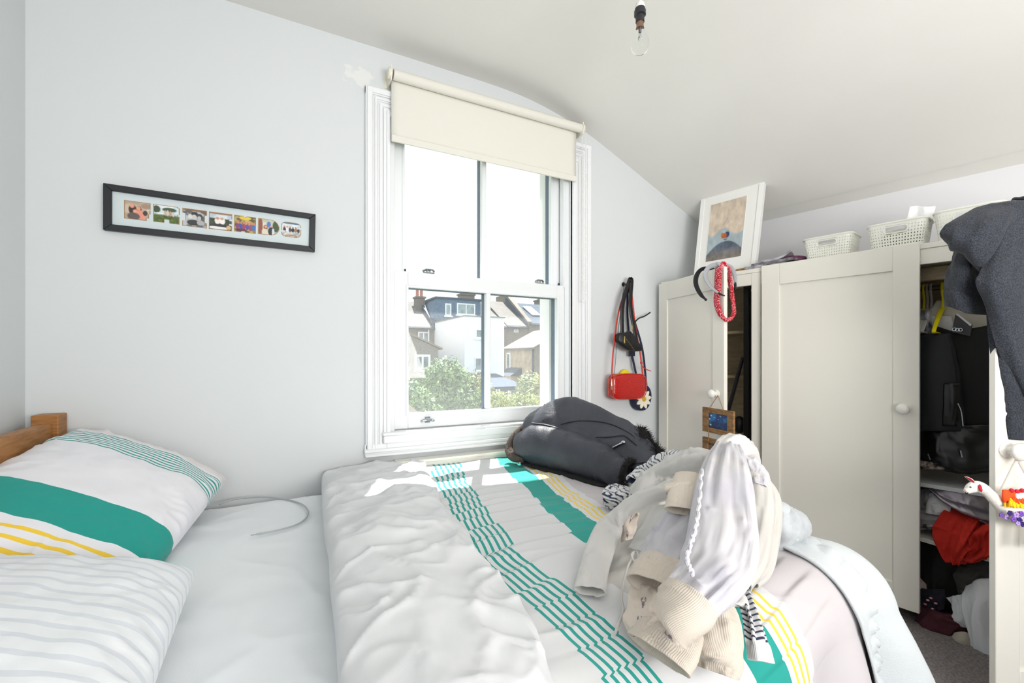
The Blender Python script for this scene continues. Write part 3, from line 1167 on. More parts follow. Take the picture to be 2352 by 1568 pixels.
m_ward = mat('wardrobe_cream', S(238, 235, 226), 0.42, bump=0.05, bscale=40)
m_inn = mat('wardrobe_inside', S(176, 160, 132), 0.6, col2=S(160, 144, 116), vscale=6, stretch=(2, 2, 12))
wr = thing('wardrobe', 'cream three-door wardrobe standing along the right wall, doors partly open', 'wardrobe', P0, WROT)


def wobj(name, mb, m, parent=wr, **kw):
    return obj(name, mb, m, parent, world=False, **kw)


b = MB().box((0, 0.0, 0), (0.02, WD, WZ))
wobj('side_panel', b, m_ward, bevel=0.002)
b = MB().box((WLEN - 0.02, 0.0, 0), (WLEN, WD, WZ))
wobj('side_panel', b, m_ward, bevel=0.002)
b = MB().box((0.0, -0.002, WZ - 0.022), (WLEN, WD, WZ))
wobj('top_panel', b, m_ward, bevel=0.002)
b = MB().box((0.02, 0.002, WZ - 0.085), (WLEN - 0.02, 0.022, WZ - 0.022))
wobj('front_rail', b, m_ward, bevel=0.002)
b = MB().box((0.02, WD - 0.008, 0.0), (WLEN - 0.02, WD, WZ - 0.022))
wobj('back_panel', b, m_inn)
XD = toW(onW(1737, 800, 0.0))[0]         # the upright between the first two doors
b = MB().box((XD - 0.025, 0.0, 0), (XD + 0.022, 0.03, WZ - 0.022)).box((XD - 0.009, 0.03, 0), (XD + 0.009, WD - 0.008, WZ - 0.022))
wobj('divider', b, m_ward, bevel=0.002)
b = MB().box((XD + 0.022, 0.10, WZ - 0.14), (WLEN - 0.02, 0.13, WZ - 0.085))
wobj('inner_rail', b, m_inn, bevel=0.002)
b = MB().tube([(XD + 0.01, 0.27, WZ - 0.155), (WLEN - 0.02, 0.27, WZ - 0.155)], 0.011, 12)
wobj('hanging_rail', b, mat('rail_brown', S(96, 84, 74), 0.35, 0.6))
# shelves in the right-hand compartment, the lower one sagging a little towards the open door
s0, s1 = toW(onW(2114, 1219, 0.06)), toW(onW(2273, 1272, 0.06))
sl_ = (s1[2] - s0[2]) / (s1[0] - s0[0])
xa, xb = XD + 0.01, WLEN - 0.02
za, zb = s0[2] + sl_ * (0.35) * (xa - s0[0]), s0[2] + sl_ * (xb - s0[0]) * 0.9
b = MB().prism([(xa, 0.06, za), (xb, 0.06, zb), (xb, 0.06, zb - 0.018), (xa, 0.06, za - 0.018)], (0, WD - 0.07, 0))
wobj('shelf', b, m_ward, bevel=0.001)
SH0, SHX, SHS = s0[2], s0[0], (zb - za) / (xb - xa)


def shelf_z(x):
    return za + (x - xa) * SHS


t0 = toW(onW(2114, 1108, 0.05))
b = MB().box((xa, 0.05, t0[2] - 0.016), (xb, WD - 0.01, t0[2]))
wobj('shelf', b, mat('grey_white_shelf', S(205, 208, 212), 0.45), bevel=0.001)
UPZ = t0[2]
# lower inside shelf seen through the left gap
for zz in (0.99, 1.25):
    b = MB().box((0.02, 0.2, zz), (XD - 0.01, WD - 0.01, zz + 0.016))
    wobj('shelf', b, m_inn, bevel=0.001)

KNOB = [(0.020, 0.0), (0.021, 0.003), (0.016, 0.006), (0.010, 0.010), (0.009, 0.016), (0.014, 0.021), (0.021, 0.027), (0.023, 0.034), (0.020, 0.041), (0.012, 0.046), (0.002, 0.048)]


def door(hinge, ang, width, xdir, z0, z1, st, panel_top, knob_u, knob_z, label=None, kscale=1.0, th=0.020):
    """panelled door; hinge in wardrobe coordinates, ang opens it, xdir = +1 hinged on the left"""
    c, s = math.cos(ang), math.sin(ang)
    d = np.array((xdir * c, -s, 0.0))                 # from hinge to free edge
    n = np.array((-s * xdir, -c, 0.0))                # outwards
    o = np.array(hinge, float)
    if xdir > 0:
        n = np.array((-s, -c, 0.0))
    else:
        n = np.array((s, -c, 0.0))

    def q(u, w, z):
        return o + d * u + n * w + np.array((0, 0, z))

    def bx(b, u0, u1, w0, w1, za_, zb_):
        v = [q(u, w, z) for z in (za_, zb_) for (u, w) in ((u0, w0), (u1, w0), (u1, w1), (u0, w1))]
        f = [(0, 3, 2, 1), (4, 5, 6, 7), (0, 1, 5, 4), (1, 2, 6, 5), (2, 3, 7, 6), (3, 0, 4, 7)]
        return b.add(v, f)
    b = MB()
    bx(b, 0, st, 0, th, z0, z1)
    bx(b, width - st, width, 0, th, z0, z1)
    bx(b, st, width - st, 0, th, z1 - panel_top, z1)
    bx(b, st, width - st, 0, th, z0, z0 + 0.10)
    dr = wobj('door', b, m_ward, bevel=0.0022, label=label)
    b = MB()
    bx(b, st - 0.004, width - st + 0.004, 0.004, th - 0.008, z0 + 0.09, z1 - panel_top + 0.004)
    wobj('door_panel', b, m_ward, dr)
    b = MB()
    base = q(knob_u, th, knob_z)
    b.lathe(base, n, [(r * kscale, h * kscale) for r, h in KNOB], 24)
    wobj('knob', b, mat('knob_white', S(240, 238, 232), 0.25), dr)
    for zz in (z0 + 0.15, z1 - 0.15):
        b = MB()
        bx(b, 0.004, 0.05, -0.006, 0.0, zz - 0.02, zz + 0.02)
        wobj('hinge', b, CHROME, dr)
    return q


# left door, ajar
L1 = 0.565
knl = onD(1647, 903, 2.33)
qL = door((0.002, 0, 0), math.radians(24.0), L1, 1, 0.06, WZ - 0.014, 0.085, 0.105, L1 - 0.052, knl[2])
# middle door, shut; its stile covers the divider
mx0, mx1 = toW(onW(1749, 700, -0.02))[0], toW(onW(2112, 700, -0.02))[0]
km = onW(2077, 938, -0.03)
qM = door((mx0, -0.002, 0), 0.0, mx1 - mx0, 1, 0.06, WZ + 0.003, 0.085, 0.105, toW(km)[0] - mx0, km[2])
# right door, swung well open
kr = onD(2318, 1030, 1.385)
RW, RA = 0.60, math.radians(52.5)
qR = door((WLEN + 0.0, -0.002, 0), RA, RW, -1, 0.06, WZ - 0.002, 0.075, 0.105, RW - 0.032, kr[2], kscale=1.15)


def rdoor(u, w, z):
    """point on the right door: u from the hinge, w out from its inner face"""
    l = qR(u, w, z)
    return wl(*l)


def ldoor(u, w, z):
    return wl(*qL(u, w, z))


def px_of(p):
    d = np.array(p) - CAM
    dep = d[0] * SY + d[1] * CYW
    lat = d[0] * CYW - d[1] * SY
    return HCX + HF * lat / dep, HHY - HF * d[2] / dep, dep



# ================================================================== THINGS ON THE WINDOW WALL
BLACK = mat('black_frame', S(20, 24, 30), 0.45)
pf_n = -0.022
tl, tr, br, bl_ = (onY(237, 420, pf_n), onY(725, 492, pf_n), onY(723, 578, pf_n), onY(237, 527, pf_n))
PF = thing('photo_frame', 'long black frame of seven letter-shaped photos on the wall above the pillow', 'picture frame', (tl + tr + br + bl_) / 4)


def pfp(u, v, y):
    p = (tl * (1 - u) + tr * u) * (1 - v) + (bl_ * (1 - u) + br * u) * v
    return np.array((p[0], y, p[2]))


fu, fv = 0.033, 0.135
for name, quad in (('frame_bar', ((0, 0), (1, 0), (1 - fu, fv), (fu, fv))), ('frame_bar', ((0, 1), (fu, 1 - fv), (1 - fu, 1 - fv), (1, 1))),
                   ('frame_bar', ((0, 0), (fu, fv), (fu, 1 - fv), (0, 1))), ('frame_bar', ((1, 0), (1, 1), (1 - fu, 1 - fv), (1 - fu, fv)))):
    b = MB().prism([pfp(u, v, -0.003) for u, v in quad], (0, -0.021, 0))
    obj(name, b, BLACK, PF, bevel=0.0015)
b = MB().prism([pfp(u, v, -0.004) for u, v in ((fu, fv), (1 - fu, fv), (1 - fu, 1 - fv), (fu, 1 - fv))], (0, -0.008, 0))
obj('mount_board', b, mat('mount_pale', S(208, 219, 222), 0.6), PF)

# seven cut-out letters, each showing part of a snapshot
LET = {
    'F': lambda u, v: (v < 0.86 or u < 0.86) and not (u > 0.86 and 0.34 < v < 0.42) and not (u > 0.93 and v > 0.62),
    'R': lambda u, v: not (0.40 < u < 0.62 and v > 0.80) and not (u > 0.94 and 0.45 < v < 0.55) and not (u > 0.93 and v < 0.07),
    'I': lambda u, v: not (u < 0.12 and 0.27 < v < 0.72) and not (u > 0.90 and 0.27 < v < 0.72),
    'E': lambda u, v: not (u > 0.88 and 0.30 < v < 0.42) and not (u > 0.88 and 0.60 < v < 0.70),
    'N': lambda u, v: not (0.45 < u < 0.60 and v < 0.10 - 0.6 * (u - 0.45)) and not (0.33 < u < 0.50 and v > 0.93),
    'D': lambda u, v: u < 0.55 or ((u - 0.55) / 0.45) ** 2 + ((v - 0.5) / 0.5) ** 2 < 1.0,
    'S': lambda u, v: (((u - 0.5) / 0.5) ** 4 + ((v - 0.5) / 0.5) ** 4 < 1.0) and not (u > 0.80 and 0.30 < v < 0.40) and not (u < 0.2 and 0.60 < v < 0.70),
}


def paint(base, blobs):
    """flat print: colour field base(u, v) with soft-edged ellipses (cu, cv, ru, rv, colour) laid over it"""
    def f(U, V):
        c = base(U, V)
        for cu, cv, ru, rv, k in blobs:
            d = ((U - cu) / ru) ** 2 + ((V - cv) / rv) ** 2
            w = (1 - sst(0.75, 1.15, d))[..., None]
            c = c * (1 - w) + np.array(k) * w
        return c
    return f


def field(c0, c1, fx, fy, seed, vert=None):
    def f(U, V):
        n = sst(-0.5, 0.5, fbm(U * fx, V * fy, seed, 3))[..., None]
        c = np.array(c0) * (1 - n) + np.array(c1) * n
        if vert is not None:
            w = sst(vert[0], vert[1], V)[..., None]
            n2 = (0.75 + 0.35 * fbm(U * 14, V * 14, seed + 3, 2))[..., None]
            c = c * (1 - w) + np.array(vert[2]) * w * n2
        return c
    return f


SK, HAIR = S(222, 160, 130), S(70, 44, 34)
PHOTOS = {
    'F': paint(field(S(176, 158, 142), S(204, 188, 170), 2, 2, 201), [(0.30, 0.45, 0.16, 0.30, HAIR), (0.28, 0.24, 0.10, 0.13, SK), (0.55, 0.42, 0.13, 0.20, S(120, 60, 44)), (0.54, 0.36, 0.09, 0.12, SK), (0.42, 0.56, 0.10, 0.12, S(232, 170, 142)), (0.62, 0.75, 0.22, 0.3, S(228, 150, 128)), (0.35, 0.85, 0.26, 0.22, S(96, 86, 84)), (0.82, 0.6, 0.10, 0.16, S(70, 56, 54)), (0.85, 0.2, 0.2, 0.16, S(168, 140, 118))]),
    'R': paint(field(S(206, 222, 226), S(230, 238, 240), 2, 2, 211, (0.45, 0.62, S(96, 118, 48))), [(0.1, 0.25, 0.16, 0.22, S(60, 78, 56)), (0.62, 0.22, 0.3, 0.14, S(66, 88, 60)), (0.45, 0.42, 0.05, 0.16, S(200, 168, 150)), (0.55, 0.42, 0.05, 0.18, S(214, 196, 180)), (0.66, 0.44, 0.05, 0.16, S(190, 150, 134)), (0.77, 0.46, 0.05, 0.15, S(206, 200, 196)), (0.25, 0.48, 0.18, 0.06, S(226, 230, 232))]),
    'I': paint(field(S(190, 192, 194), S(90, 92, 96), 4, 4, 221), [(0.5, 0.30, 0.16, 0.18, S(40, 42, 44)), (0.48, 0.45, 0.12, 0.16, S(198, 198, 198)), (0.72, 0.40, 0.13, 0.2, S(60, 62, 64)), (0.70, 0.48, 0.09, 0.13, S(186, 186, 186)), (0.3, 0.42, 0.1, 0.14, S(214, 214, 214)), (0.45, 0.78, 0.3, 0.18, S(48, 50, 54)), (0.75, 0.75, 0.16, 0.16, S(170, 172, 174)), (0.5, 0.04, 0.9, 0.05, S(128, 92, 60))]),
    'E': paint(field(S(180, 196, 212), S(214, 222, 228), 2, 2, 231, (0.30, 0.36, S(62, 76, 58))), [(0.36, 0.48, 0.13, 0.22, S(236, 232, 226)), (0.58, 0.48, 0.13, 0.22, S(240, 238, 234)), (0.36, 0.33, 0.08, 0.09, S(196, 146, 120)), (0.57, 0.33, 0.08, 0.09, S(206, 156, 128)), (0.5, 0.75, 0.5, 0.08, S(40, 44, 52)), (0.4, 0.92, 0.5, 0.09, S(232, 232, 228)), (0.88, 0.85, 0.12, 0.13, S(212, 176, 124)), (0.5, 0.03, 0.9, 0.06, S(150, 116, 84))]),
    'N': paint(field(S(196, 172, 96), S(92, 80, 50), 5, 5, 241), [(0.15 + 0.16 * k, 0.42 + 0.04 * (k % 2), 0.07, 0.12, S(190, 132, 110)) for k in range(6)] + [(0.13 + 0.16 * k, 0.68, 0.085, 0.2, (S(122, 60, 120), S(70, 74, 160), S(160, 60, 96), S(96, 70, 150), S(150, 70, 110), S(60, 110, 190))[k]) for k in range(6)] + [(0.5, 0.1, 0.3, 0.12, S(226, 196, 60)), (0.3, 0.9, 0.3, 0.1, S(90, 40, 60))]),
    'D': paint(field(S(214, 214, 196), S(186, 188, 170), 3, 3, 251), [(0.08, 0.5, 0.12, 0.6, S(142, 80, 62)), (0.5, 0.32, 0.1, 0.2, S(70, 120, 190)), (0.86, 0.4, 0.18, 0.4, S(56, 84, 50)), (0.34, 0.52, 0.11, 0.15, S(120, 60, 40)), (0.35, 0.5, 0.07, 0.09, SK), (0.62, 0.48, 0.08, 0.09, S(220, 160, 140)), (0.62, 0.78, 0.16, 0.3, S(36, 40, 52)), (0.72, 0.8, 0.07, 0.26, S(206, 214, 220)), (0.3, 0.84, 0.15, 0.22, S(222, 210, 190))]),
    'S': paint(field(S(206, 214, 220), S(228, 232, 234), 3, 3, 261, (0.62, 0.70, S(214, 214, 212))), [(0.14 + 0.15 * k, 0.33, 0.055, 0.07, S(184, 136, 116)) for k in range(6)] + [(0.14 + 0.15 * k, 0.52, 0.08, 0.16, (S(40, 44, 54), S(228, 228, 228), S(60, 62, 70), S(32, 36, 46), S(150, 120, 100), S(52, 56, 66))[k]) for k in range(6)] + [(0.5, 0.05, 0.5, 0.06, S(60, 110, 140)), (0.5, 0.92, 0.35, 0.05, S(176, 132, 84))]),
}
BROWN_EDGE = mat('cut_edge_tan', S(168, 132, 92), 0.7)
PRINT = mat('printed_photo', (0.8, 0.8, 0.8), 0.35, attr=True)
boxes = {'F': (287, 457, 344, 507), 'R': (354, 466, 411, 515), 'I': (421, 475, 474, 524), 'E': (482, 484, 532, 531), 'N': (540, 491, 587, 537), 'D': (595, 499, 641, 543), 'S': (648, 508, 691, 548)}
for ch, (x0, y0, x1, y1) in boxes.items():
    uvq = []
    p0, p1 = onY(x0, y0, -0.013), onY(x1, y1, -0.013)
    # position inside the frame, kept parallel to its edges
    w_ = tr[0] - tl[0]
    u0, u1 = (p0[0] - tl[0]) / w_, (p1[0] - tl[0]) / w_
    h_ = tl[2] - bl_[2]
    zt = lambda u: tl[2] + (tr[2] - tl[2]) * u
    v0, v1 = (zt(u0) - p0[2]) / h_, (zt(u1) - p1[2]) / h_
    v0, v1 = max(0.30, min(v0, 0.36)), min(0.70, max(v1, 0.62))
    n = 34
    fn = LET[ch]
    for lay, yy_, sc in (('letter_edge', -0.0124, 0.035), ('letter_photo', -0.0132, 0.0)):
        b = MB()
        ids = {}
        vs, cs, fs = [], [], []

        def vid(i, j):
            if (i, j) not in ids:
                ids[(i, j)] = len(vs)
                a, c = i / n, j / n
                a2, c2 = 0.5 + (a - 0.5) * (1 + 2 * sc), 0.5 + (c - 0.5) * (1 + 2 * sc)
                vs.append(pfp(u0 + (u1 - u0) * a2, v0 + (v1 - v0) * c2, yy_))
                cs.append((a, c))
            return ids[(i, j)]
        for i in range(n):
            for j in range(n):
                if fn((i + 0.5) / n, (j + 0.5) / n):
                    fs.append((vid(i, j), vid(i, j + 1), vid(i + 1, j + 1), vid(i + 1, j)))
        ab = np.array(cs)
        colr = PHOTOS[ch](ab[:, 0], ab[:, 1])
        b.add(vs, fs, colr)
        if lay == 'letter_edge':
            par = obj(lay, b, BROWN_EDGE, PF, smooth=False, label='letter %s shaped opening with a tan edge' % ch)
        else:
            obj('snapshot', b, PRINT, par, smooth=False)

# ------------------------------------------------------------------ bags hanging from one hook
YB = -0.055


def bw(px, py, y=YB):
    return onY(px, py, y)


hk = bw(1437, 652, -0.02)
hook = thing('wall_hook', 'small black hook on the wall carrying the bag straps', 'hook', hk)
b = MB().tube([(hk[0], 0, hk[2]), (hk[0], -0.05, hk[2] - 0.003), (hk[0], -0.066, hk[2] + 0.012)], 0.004, 8)
obj('peg', b, BLACK, hook)
b = MB().lathe((hk[0], 0, hk[2]), (0, -1, 0), ((0.013, 0), (0.013, 0.004), (0.009, 0.006)), 16)
obj('plate', b, BLACK, hook)


def strap(pts, w, th, m, parent, name='strap', label=None, n=40, yaw=None):
    """flat band along a path; its width lies along the wall"""
    p = curve(pts, n)
    T = np.gradient(p, axis=0)
    T /= np.linalg.norm(T, axis=1, keepdims=True)
    side = np.cross(T, np.array((0, -1.0, 0)))
    side /= np.linalg.norm(side, axis=1, keepdims=True) + 1e-9
    nr = np.cross(side, T)
    P = np.stack([p - side * w / 2 - nr * th, p + side * w / 2 - nr * th, p + side * w / 2 + nr * th, p - side * w / 2 + nr * th], axis=1)
    b = MB().grid(P, closev=True)
    return obj(name, b, m, parent, smooth=True, label=label)


def rounded_box(c, hx, hz, hy, r=0.6, n=44, m=14, tilt=0.0, puff=0.25):
    """soft-cornered bag body: superellipse outline in the wall plane, domed front"""
    b = MB()
    P = np.zeros((2 * m, n, 3))
    th = np.linspace(0, 2 * math.pi, n, endpoint=False)
    e = 2.0 / r
    cx = np.sign(np.cos(th)) * np.abs(np.cos(th)) ** (2 / e)
    cz = np.sign(np.sin(th)) * np.abs(np.sin(th)) ** (2 / e)
    for k in range(2 * m):
        t = -1 + 2 * k / (2 * m - 1)
        s = (1 - abs(t) ** 6) ** (1 / 3.0) * (1 - puff * 0.1 * t * t)
        s = max(s, 0.02)
        yy = t * hy * (1 if abs(t) < 0.999 else 1)
        ct, st_ = math.cos(tilt), math.sin(tilt)
        P[k, :, 0] = c[0] + s * (cx * hx * ct - cz * hz * st_)
        P[k, :, 1] = c[1] + yy
        P[k, :, 2] = c[2] + s * (cx * hx * st_ + cz * hz * ct)
    b.grid(P, closev=True)
    b.F.append(tuple(range(n)))
    b.F.append(tuple((2 * m - 1) * n + k for k in range(n - 1, -1, -1)))
    return b


GOLD = mat('gold_metal', S(214, 190, 130), 0.25, 1.0)


def croc_mat():
    m, t, b = new_mat('red_croc')
    b.inputs['Base Color'].default_value = S(206, 22, 12) + (1,)
    b.inputs['Roughness'].default_value = 0.22
    b.inputs['Coat Weight'].default_value = 0.4
    tcn = N(t, 'ShaderNodeTexCoord')
    mpn = N(t, 'ShaderNodeMapping')
    mpn.inputs['Scale'].default_value = (1, 1, 1.5)
    t.links.new(tcn.outputs['Object'], mpn.inputs['Vector'])
    v = N(t, 'ShaderNodeTexVoronoi', Scale=105.0)
    v.feature = 'DISTANCE_TO_EDGE'
    t.links.new(mpn.outputs['Vector'], v.inputs['Vector'])
    r = N(t, 'ShaderNodeMapRange')
    r.inputs['From Max'].default_value = 0.25
    t.links.new(v.outputs['Distance'], r.inputs['Value'])
    bp = N(t, 'ShaderNodeBump', Strength=0.25, Distance=0.0015)
    t.links.new(r.outputs['Result'], bp.inputs['Height'])
    t.links.new(bp.outputs['Normal'], b.inputs['Normal'])
    mx = N(t, 'ShaderNodeMix', data_type='RGBA')
    mx.inputs['A'].default_value = S(160, 14, 9) + (1,)
    mx.inputs['B'].default_value = S(208, 24, 14) + (1,)
    t.links.new(r.outputs['Result'], mx.inputs['Factor'])
    t.links.new(mx.outputs['Result'], b.inputs['Base Color'])
    return m


REDL = mat('red_leather', S(206, 48, 28), 0.4)
# navy bag with a daisy
NAVY = mat('navy_fabric', S(28, 34, 64), 0.7, bump=0.2, bscale=300, bdist=0.001)
dc = bw(1472, 912, -0.035)
dz = thing('daisy_bag', 'round navy bag with a white daisy on its front, lowest on the hook', 'bag', dc)
b = rounded_box(dc, 0.068, 0.080, 0.030, r=0.92, tilt=math.radians(-12))
obj('bag_body', b, NAVY, dz, smooth=True)
fc = bw(1479, 916, -0.068)
for k in range(9):
    a = math.radians(8 + 40 * k)
    d = np.array((math.cos(a), 0, math.sin(a)))
    s = np.array((-math.sin(a), 0, math.cos(a)))
    L = 0.060
    b = MB()
    pts = []
    for t in np.linspace(0, 1, 10):
        w = 0.013 * math.sin(math.pi * min(1, t * 0.93 + 0.05)) ** 0.7
        pts.append((0.012 + t * (L - 0.012), w))
    ring = [fc + d * l + s * w for l, w in pts] + [fc + d * l - s * w for l, w in reversed(pts)]
    b.prism([q + np.array((0, -0.0015 * (k % 2), 0)) for q in ring], (0, 0.006, 0))
    obj('petal', b, mat('petal_cream', S(240, 234, 214), 0.7), dz, bevel=0.001)
b = MB().lathe(fc + (0, 0.004, 0), (0, -1, 0), ((0.015, 0), (0.0155, 0.006), (0.013, 0.009), (0.006, 0.0105), (0.001, 0.011)), 18)
obj('flower_centre', b, mat('daisy_gold', S(206, 168, 40), 0.6), dz)
top_ = np.array((hk[0], -0.045, hk[2] + 0.008))
strap([dc + (0.045, 0, 0.070), bw(1475, 800, -0.035), bw(1452, 716, -0.035), top_ + (0.004, 0.004, 0), bw(1441, 720, -0.030), bw(1449, 800, -0.030), dc + (-0.02, 0, 0.078)], 0.014, 0.0015, NAVY, dz)
b = MB().box(bw(1446, 806, -0.040), bw(1456, 818, -0.030))
obj('strap_slider', b, mat('navy_plastic', S(22, 26, 44), 0.3), dz, bevel=0.001)

# yellow pouch behind the red bag
yc = bw(1435, 872, -0.022)
yb = thing('yellow_pouch', 'round yellow pouch peeking out above the red bag', 'bag', yc)
b = rounded_box(yc, 0.042, 0.062, 0.016, r=0.95)
obj('bag_body', b, mat('yellow_leather', S(236, 212, 46), 0.45), yb, smooth=True)
CHN = mat('grey_cord', S(110, 110, 112), 0.5)
b = MB().tube(curve([bw(1411, 862, -0.022), bw(1420, 760, -0.022), top_ + (-0.010, 0.02, -0.01), bw(1444, 740, -0.022), bw(1452, 850, -0.022)], 40), 0.0018, 6)
obj('cord', b, CHN, yb)

# red crossbody bag
rc = bw(1440, 887, -0.080)
rb = thing('red_bag', 'red crocodile-effect crossbody bag hanging on a thin red strap', 'bag', rc)
hw = (bw(1480, 887, -0.08) - bw(1404, 887, -0.08))[0] / 2
hh = (bw(1440, 858, -0.08) - bw(1440, 915, -0.08))[2] / 2
b = rounded_box(rc + (0.004, 0, 0), hw, hh, 0.030, r=0.42, puff=0.5)
obj('bag_body', b, croc_mat(), rb, smooth=True)
th = np.linspace(0, 2 * math.pi, 60, endpoint=False)
e = 2 / 0.42
for yo in (-0.020, 0.020):
    ring = [rc + (0.004 + hw * 1.0 * np.sign(math.cos(a)) * abs(math.cos(a)) ** (2 / e), yo, hh * 1.0 * np.sign(math.sin(a)) * abs(math.sin(a)) ** (2 / e)) for a in th]
    b = MB().tube(ring, 0.0026, 6, closed=True)
    obj('piping', b, REDL, rb)
b = MB().tube([rc + (-hw * 0.75, -0.004, hh - 0.001), rc + (hw * 0.8, -0.004, hh - 0.001)], 0.0022, 6)
obj('zip', b, GOLD, rb)
pl_ = rc + (-hw * 0.98, -0.012, hh * 0.45)
b = MB().tube([pl_ + (0, 0, 0.012), pl_ + (-0.004, -0.004, -0.004), pl_ + (-0.004, -0.004, -0.028)], 0.003, 6)
b.box(pl_ + (-0.010, -0.009, -0.046), pl_ + (0.0, -0.003, -0.024))
obj('zip_pull', b, GOLD, rb)
strap([rc + (-hw * 0.95, -0.004, hh * 0.6), bw(1409, 800, -0.075), bw(1420, 720, -0.065), top_ + (-0.016, -0.012, -0.004), top_ + (-0.002, -0.014, 0.004), top_ + (0.008, -0.012, -0.02), bw(1459, 745, -0.072), bw(1470, 810, -0.078), rc + (hw * 0.96, -0.004, hh * 0.6)], 0.0085, 0.0012, REDL, rb, n=70)
for px, py in ((1461, 763), (1473, 833)):
    q = bw(px, py, -0.080)
    b = MB().box(q - (0.008, 0.003, 0.006), q + (0.008, 0.003, 0.006))
    obj('strap_loop', b, REDL, rb, bevel=0.0015)
strap([bw(1473, 838, -0.078), bw(1481, 846, -0.07), bw(1495, 852, -0.06)], 0.005, 0.001, REDL, rb, name='strap_tail', n=12)

# black belt bag
kc = bw(1438, 786, -0.085)
kb = thing('black_belt_bag', 'small black belt bag with a gold zip hanging on a wide black strap', 'bag', kc)
KL = mat('black_leather', S(16, 16, 19), 0.45, bump=0.3, bscale=260, bdist=0.001)
out_ = [(1409, 778), (1413, 766), (1432, 763), (1441, 762), (1466, 797), (1469, 803), (1465, 806), (1452, 807), (1436, 805), (1421, 796), (1411, 786)]
poly = curve([bw(px, py, -0.065) for px, py in out_ + [out_[0]]], 46)[:-1]
cen = poly.mean(axis=0)
P = []
for k, (sc, yo) in enumerate(((0.0, 0.0), (0.8, 0.0), (0.97, -0.006), (1.0, -0.018), (0.97, -0.034), (0.86, -0.042), (0.0, -0.044))):
    P.append(cen + (poly - cen) * max(sc, 0.01) + np.array((0, yo, 0)))
b = MB().grid(np.array(P), closev=True)
obj('bag_body', b, KL, kb, smooth=True)
b = MB().tube([bw(1436, 776, -0.109), bw(1447, 790, -0.109), bw(1457, 804, -0.107)], 0.0020, 6)
obj('zip', b, GOLD, kb)
q = bw(1434, 777, -0.112)
b = MB().box(q + (-0.0035, -0.004, 0.004), q + (0.0035, 0.003, 0.012)).prism([q + (-0.003, 0, 0.004), q + (0.003, 0, 0.004), q + (0.005, 0, -0.028), q + (-0.005, 0, -0.028)], (0, -0.003, 0))
obj('zip_pull', b, GOLD, kb, bevel=0.001)
strap([bw(1429, 766, -0.085), bw(1430, 700, -0.080), top_ + (-0.008, -0.014, 0.0), top_ + (0.002, -0.016, 0.010), top_ + (0.012, -0.013, 0.0), bw(1448, 700, -0.08), bw(1455, 745, -0.082), bw(1464, 798, -0.085)], 0.027, 0.0016, KL, kb, n=70)
strap([bw(1456, 742, -0.085), bw(1467, 731, -0.075), bw(1480, 726, -0.06), bw(1494, 717, -0.045)], 0.008, 0.0012, KL, kb, name='strap_tail', n=16)
q = bw(1451, 752, -0.09)
b = MB().box(q + (-0.004, -0.004, -0.012), q + (0.004, 0.004, 0.012))
obj('strap_buckle', b, GOLD, kb, bevel=0.001)

# ------------------------------------------------------------------ bare bulb
LB = onD(1470, 95, 1.50)
lx, ly = LB[0], LB[1]
lamp = thing('pendant_bulb', 'bare clear light bulb in a black socket hanging from the ceiling', 'light bulb', (lx, ly, LB[2]))


def lz(py):
    return onD(1470, py, 1.50)[2]


b = MB().tube([(lx + 0.002, ly, 2.52), (lx + 0.001, ly, lz(4))], 0.003, 8)
obj('flex', b, mat('flex_white', S(226, 226, 222), 0.5), lamp)
b = MB().lathe((lx, ly, 2.505), (0, 0, -1), ((0.05, 0), (0.048, 0.012), (0.03, 0.03), (0.008, 0.036)), 24)
obj('ceiling_rose', b, mat('flex_white', S(226, 226, 222), 0.5), lamp)
b = MB().lathe((lx, ly, lz(20)), (0, 0, 1), ((0.0165, 0), (0.0165, 0.004), (0.014, 0.016), (0.006, 0.024)), 20)
obj('socket_cap', b, mat('flex_white', S(226, 226, 222), 0.5), lamp)
b = MB().lathe((lx, ly, lz(51)), (0, 0, 1), ((0.0142, 0), (0.0145, 0.020), (0.0190, 0.022), (0.0192, 0.036), (0.017, 0.0375), (0.0165, lz(20) - lz(51))), 20)
obj('socket', b, mat('bakelite_black', S(34, 35, 42), 0.35), lamp)
b = MB().lathe((lx, ly, lz(66)), (0, 0, 1), ((0.0135, 0.0), (0.0128, 0.003), (0.0118, 0.006), (0.0118, 0.022)), 18)
obj('bulb_cap', b, mat('cap_brass', S(150, 120, 104), 0.35, 0.9), lamp)
prof_b = [(0.0115, lz(66)), (0.013, lz(70)), (0.019, lz(78)), (0.0255, lz(88)), (0.0292, lz(98)), (0.0285, lz(108)), (0.023, lz(117)), (0.013, lz(122)), (0.001, lz(124))]
pp = curve([np.array((r, 0, z)) for r, z in prof_b], 26)
b = MB().lathe((lx, ly, 0), (0, 0, 1), [(max(q[0], 0.0005), q[2]) for q in pp], 28, cap=False)
mg, tg, bg_ = new_mat('bulb_glass')
bg_.inputs['Transmission Weight'].default_value = 1.0
bg_.inputs['Roughness'].default_value = 0.02
bg_.inputs['IOR'].default_value = 1.12
bg_.inputs['Base Color'].default_value = (0.97, 0.98, 0.97, 1)
obj('bulb_glass', b, mg, lamp, smooth=True)
b = MB()
b.tube([(lx, ly, lz(66)), (lx, ly, lz(78))], 0.004, 8)
b.tube([(lx - 0.002, ly, lz(78)), (lx - 0.006, ly, lz(92)), (lx - 0.004, ly, lz(96))], 0.0007, 5)
b.tube([(lx + 0.002, ly, lz(78)), (lx + 0.006, ly, lz(90))], 0.0007, 5)
b.tube([(lx - 0.006, ly, lz(92)), (lx, ly, lz(86)), (lx + 0.006, ly, lz(90))], 0.0012, 6)
obj('filament', b, mat('wire_grey', S(120, 122, 124), 0.3, 0.8), lamp)


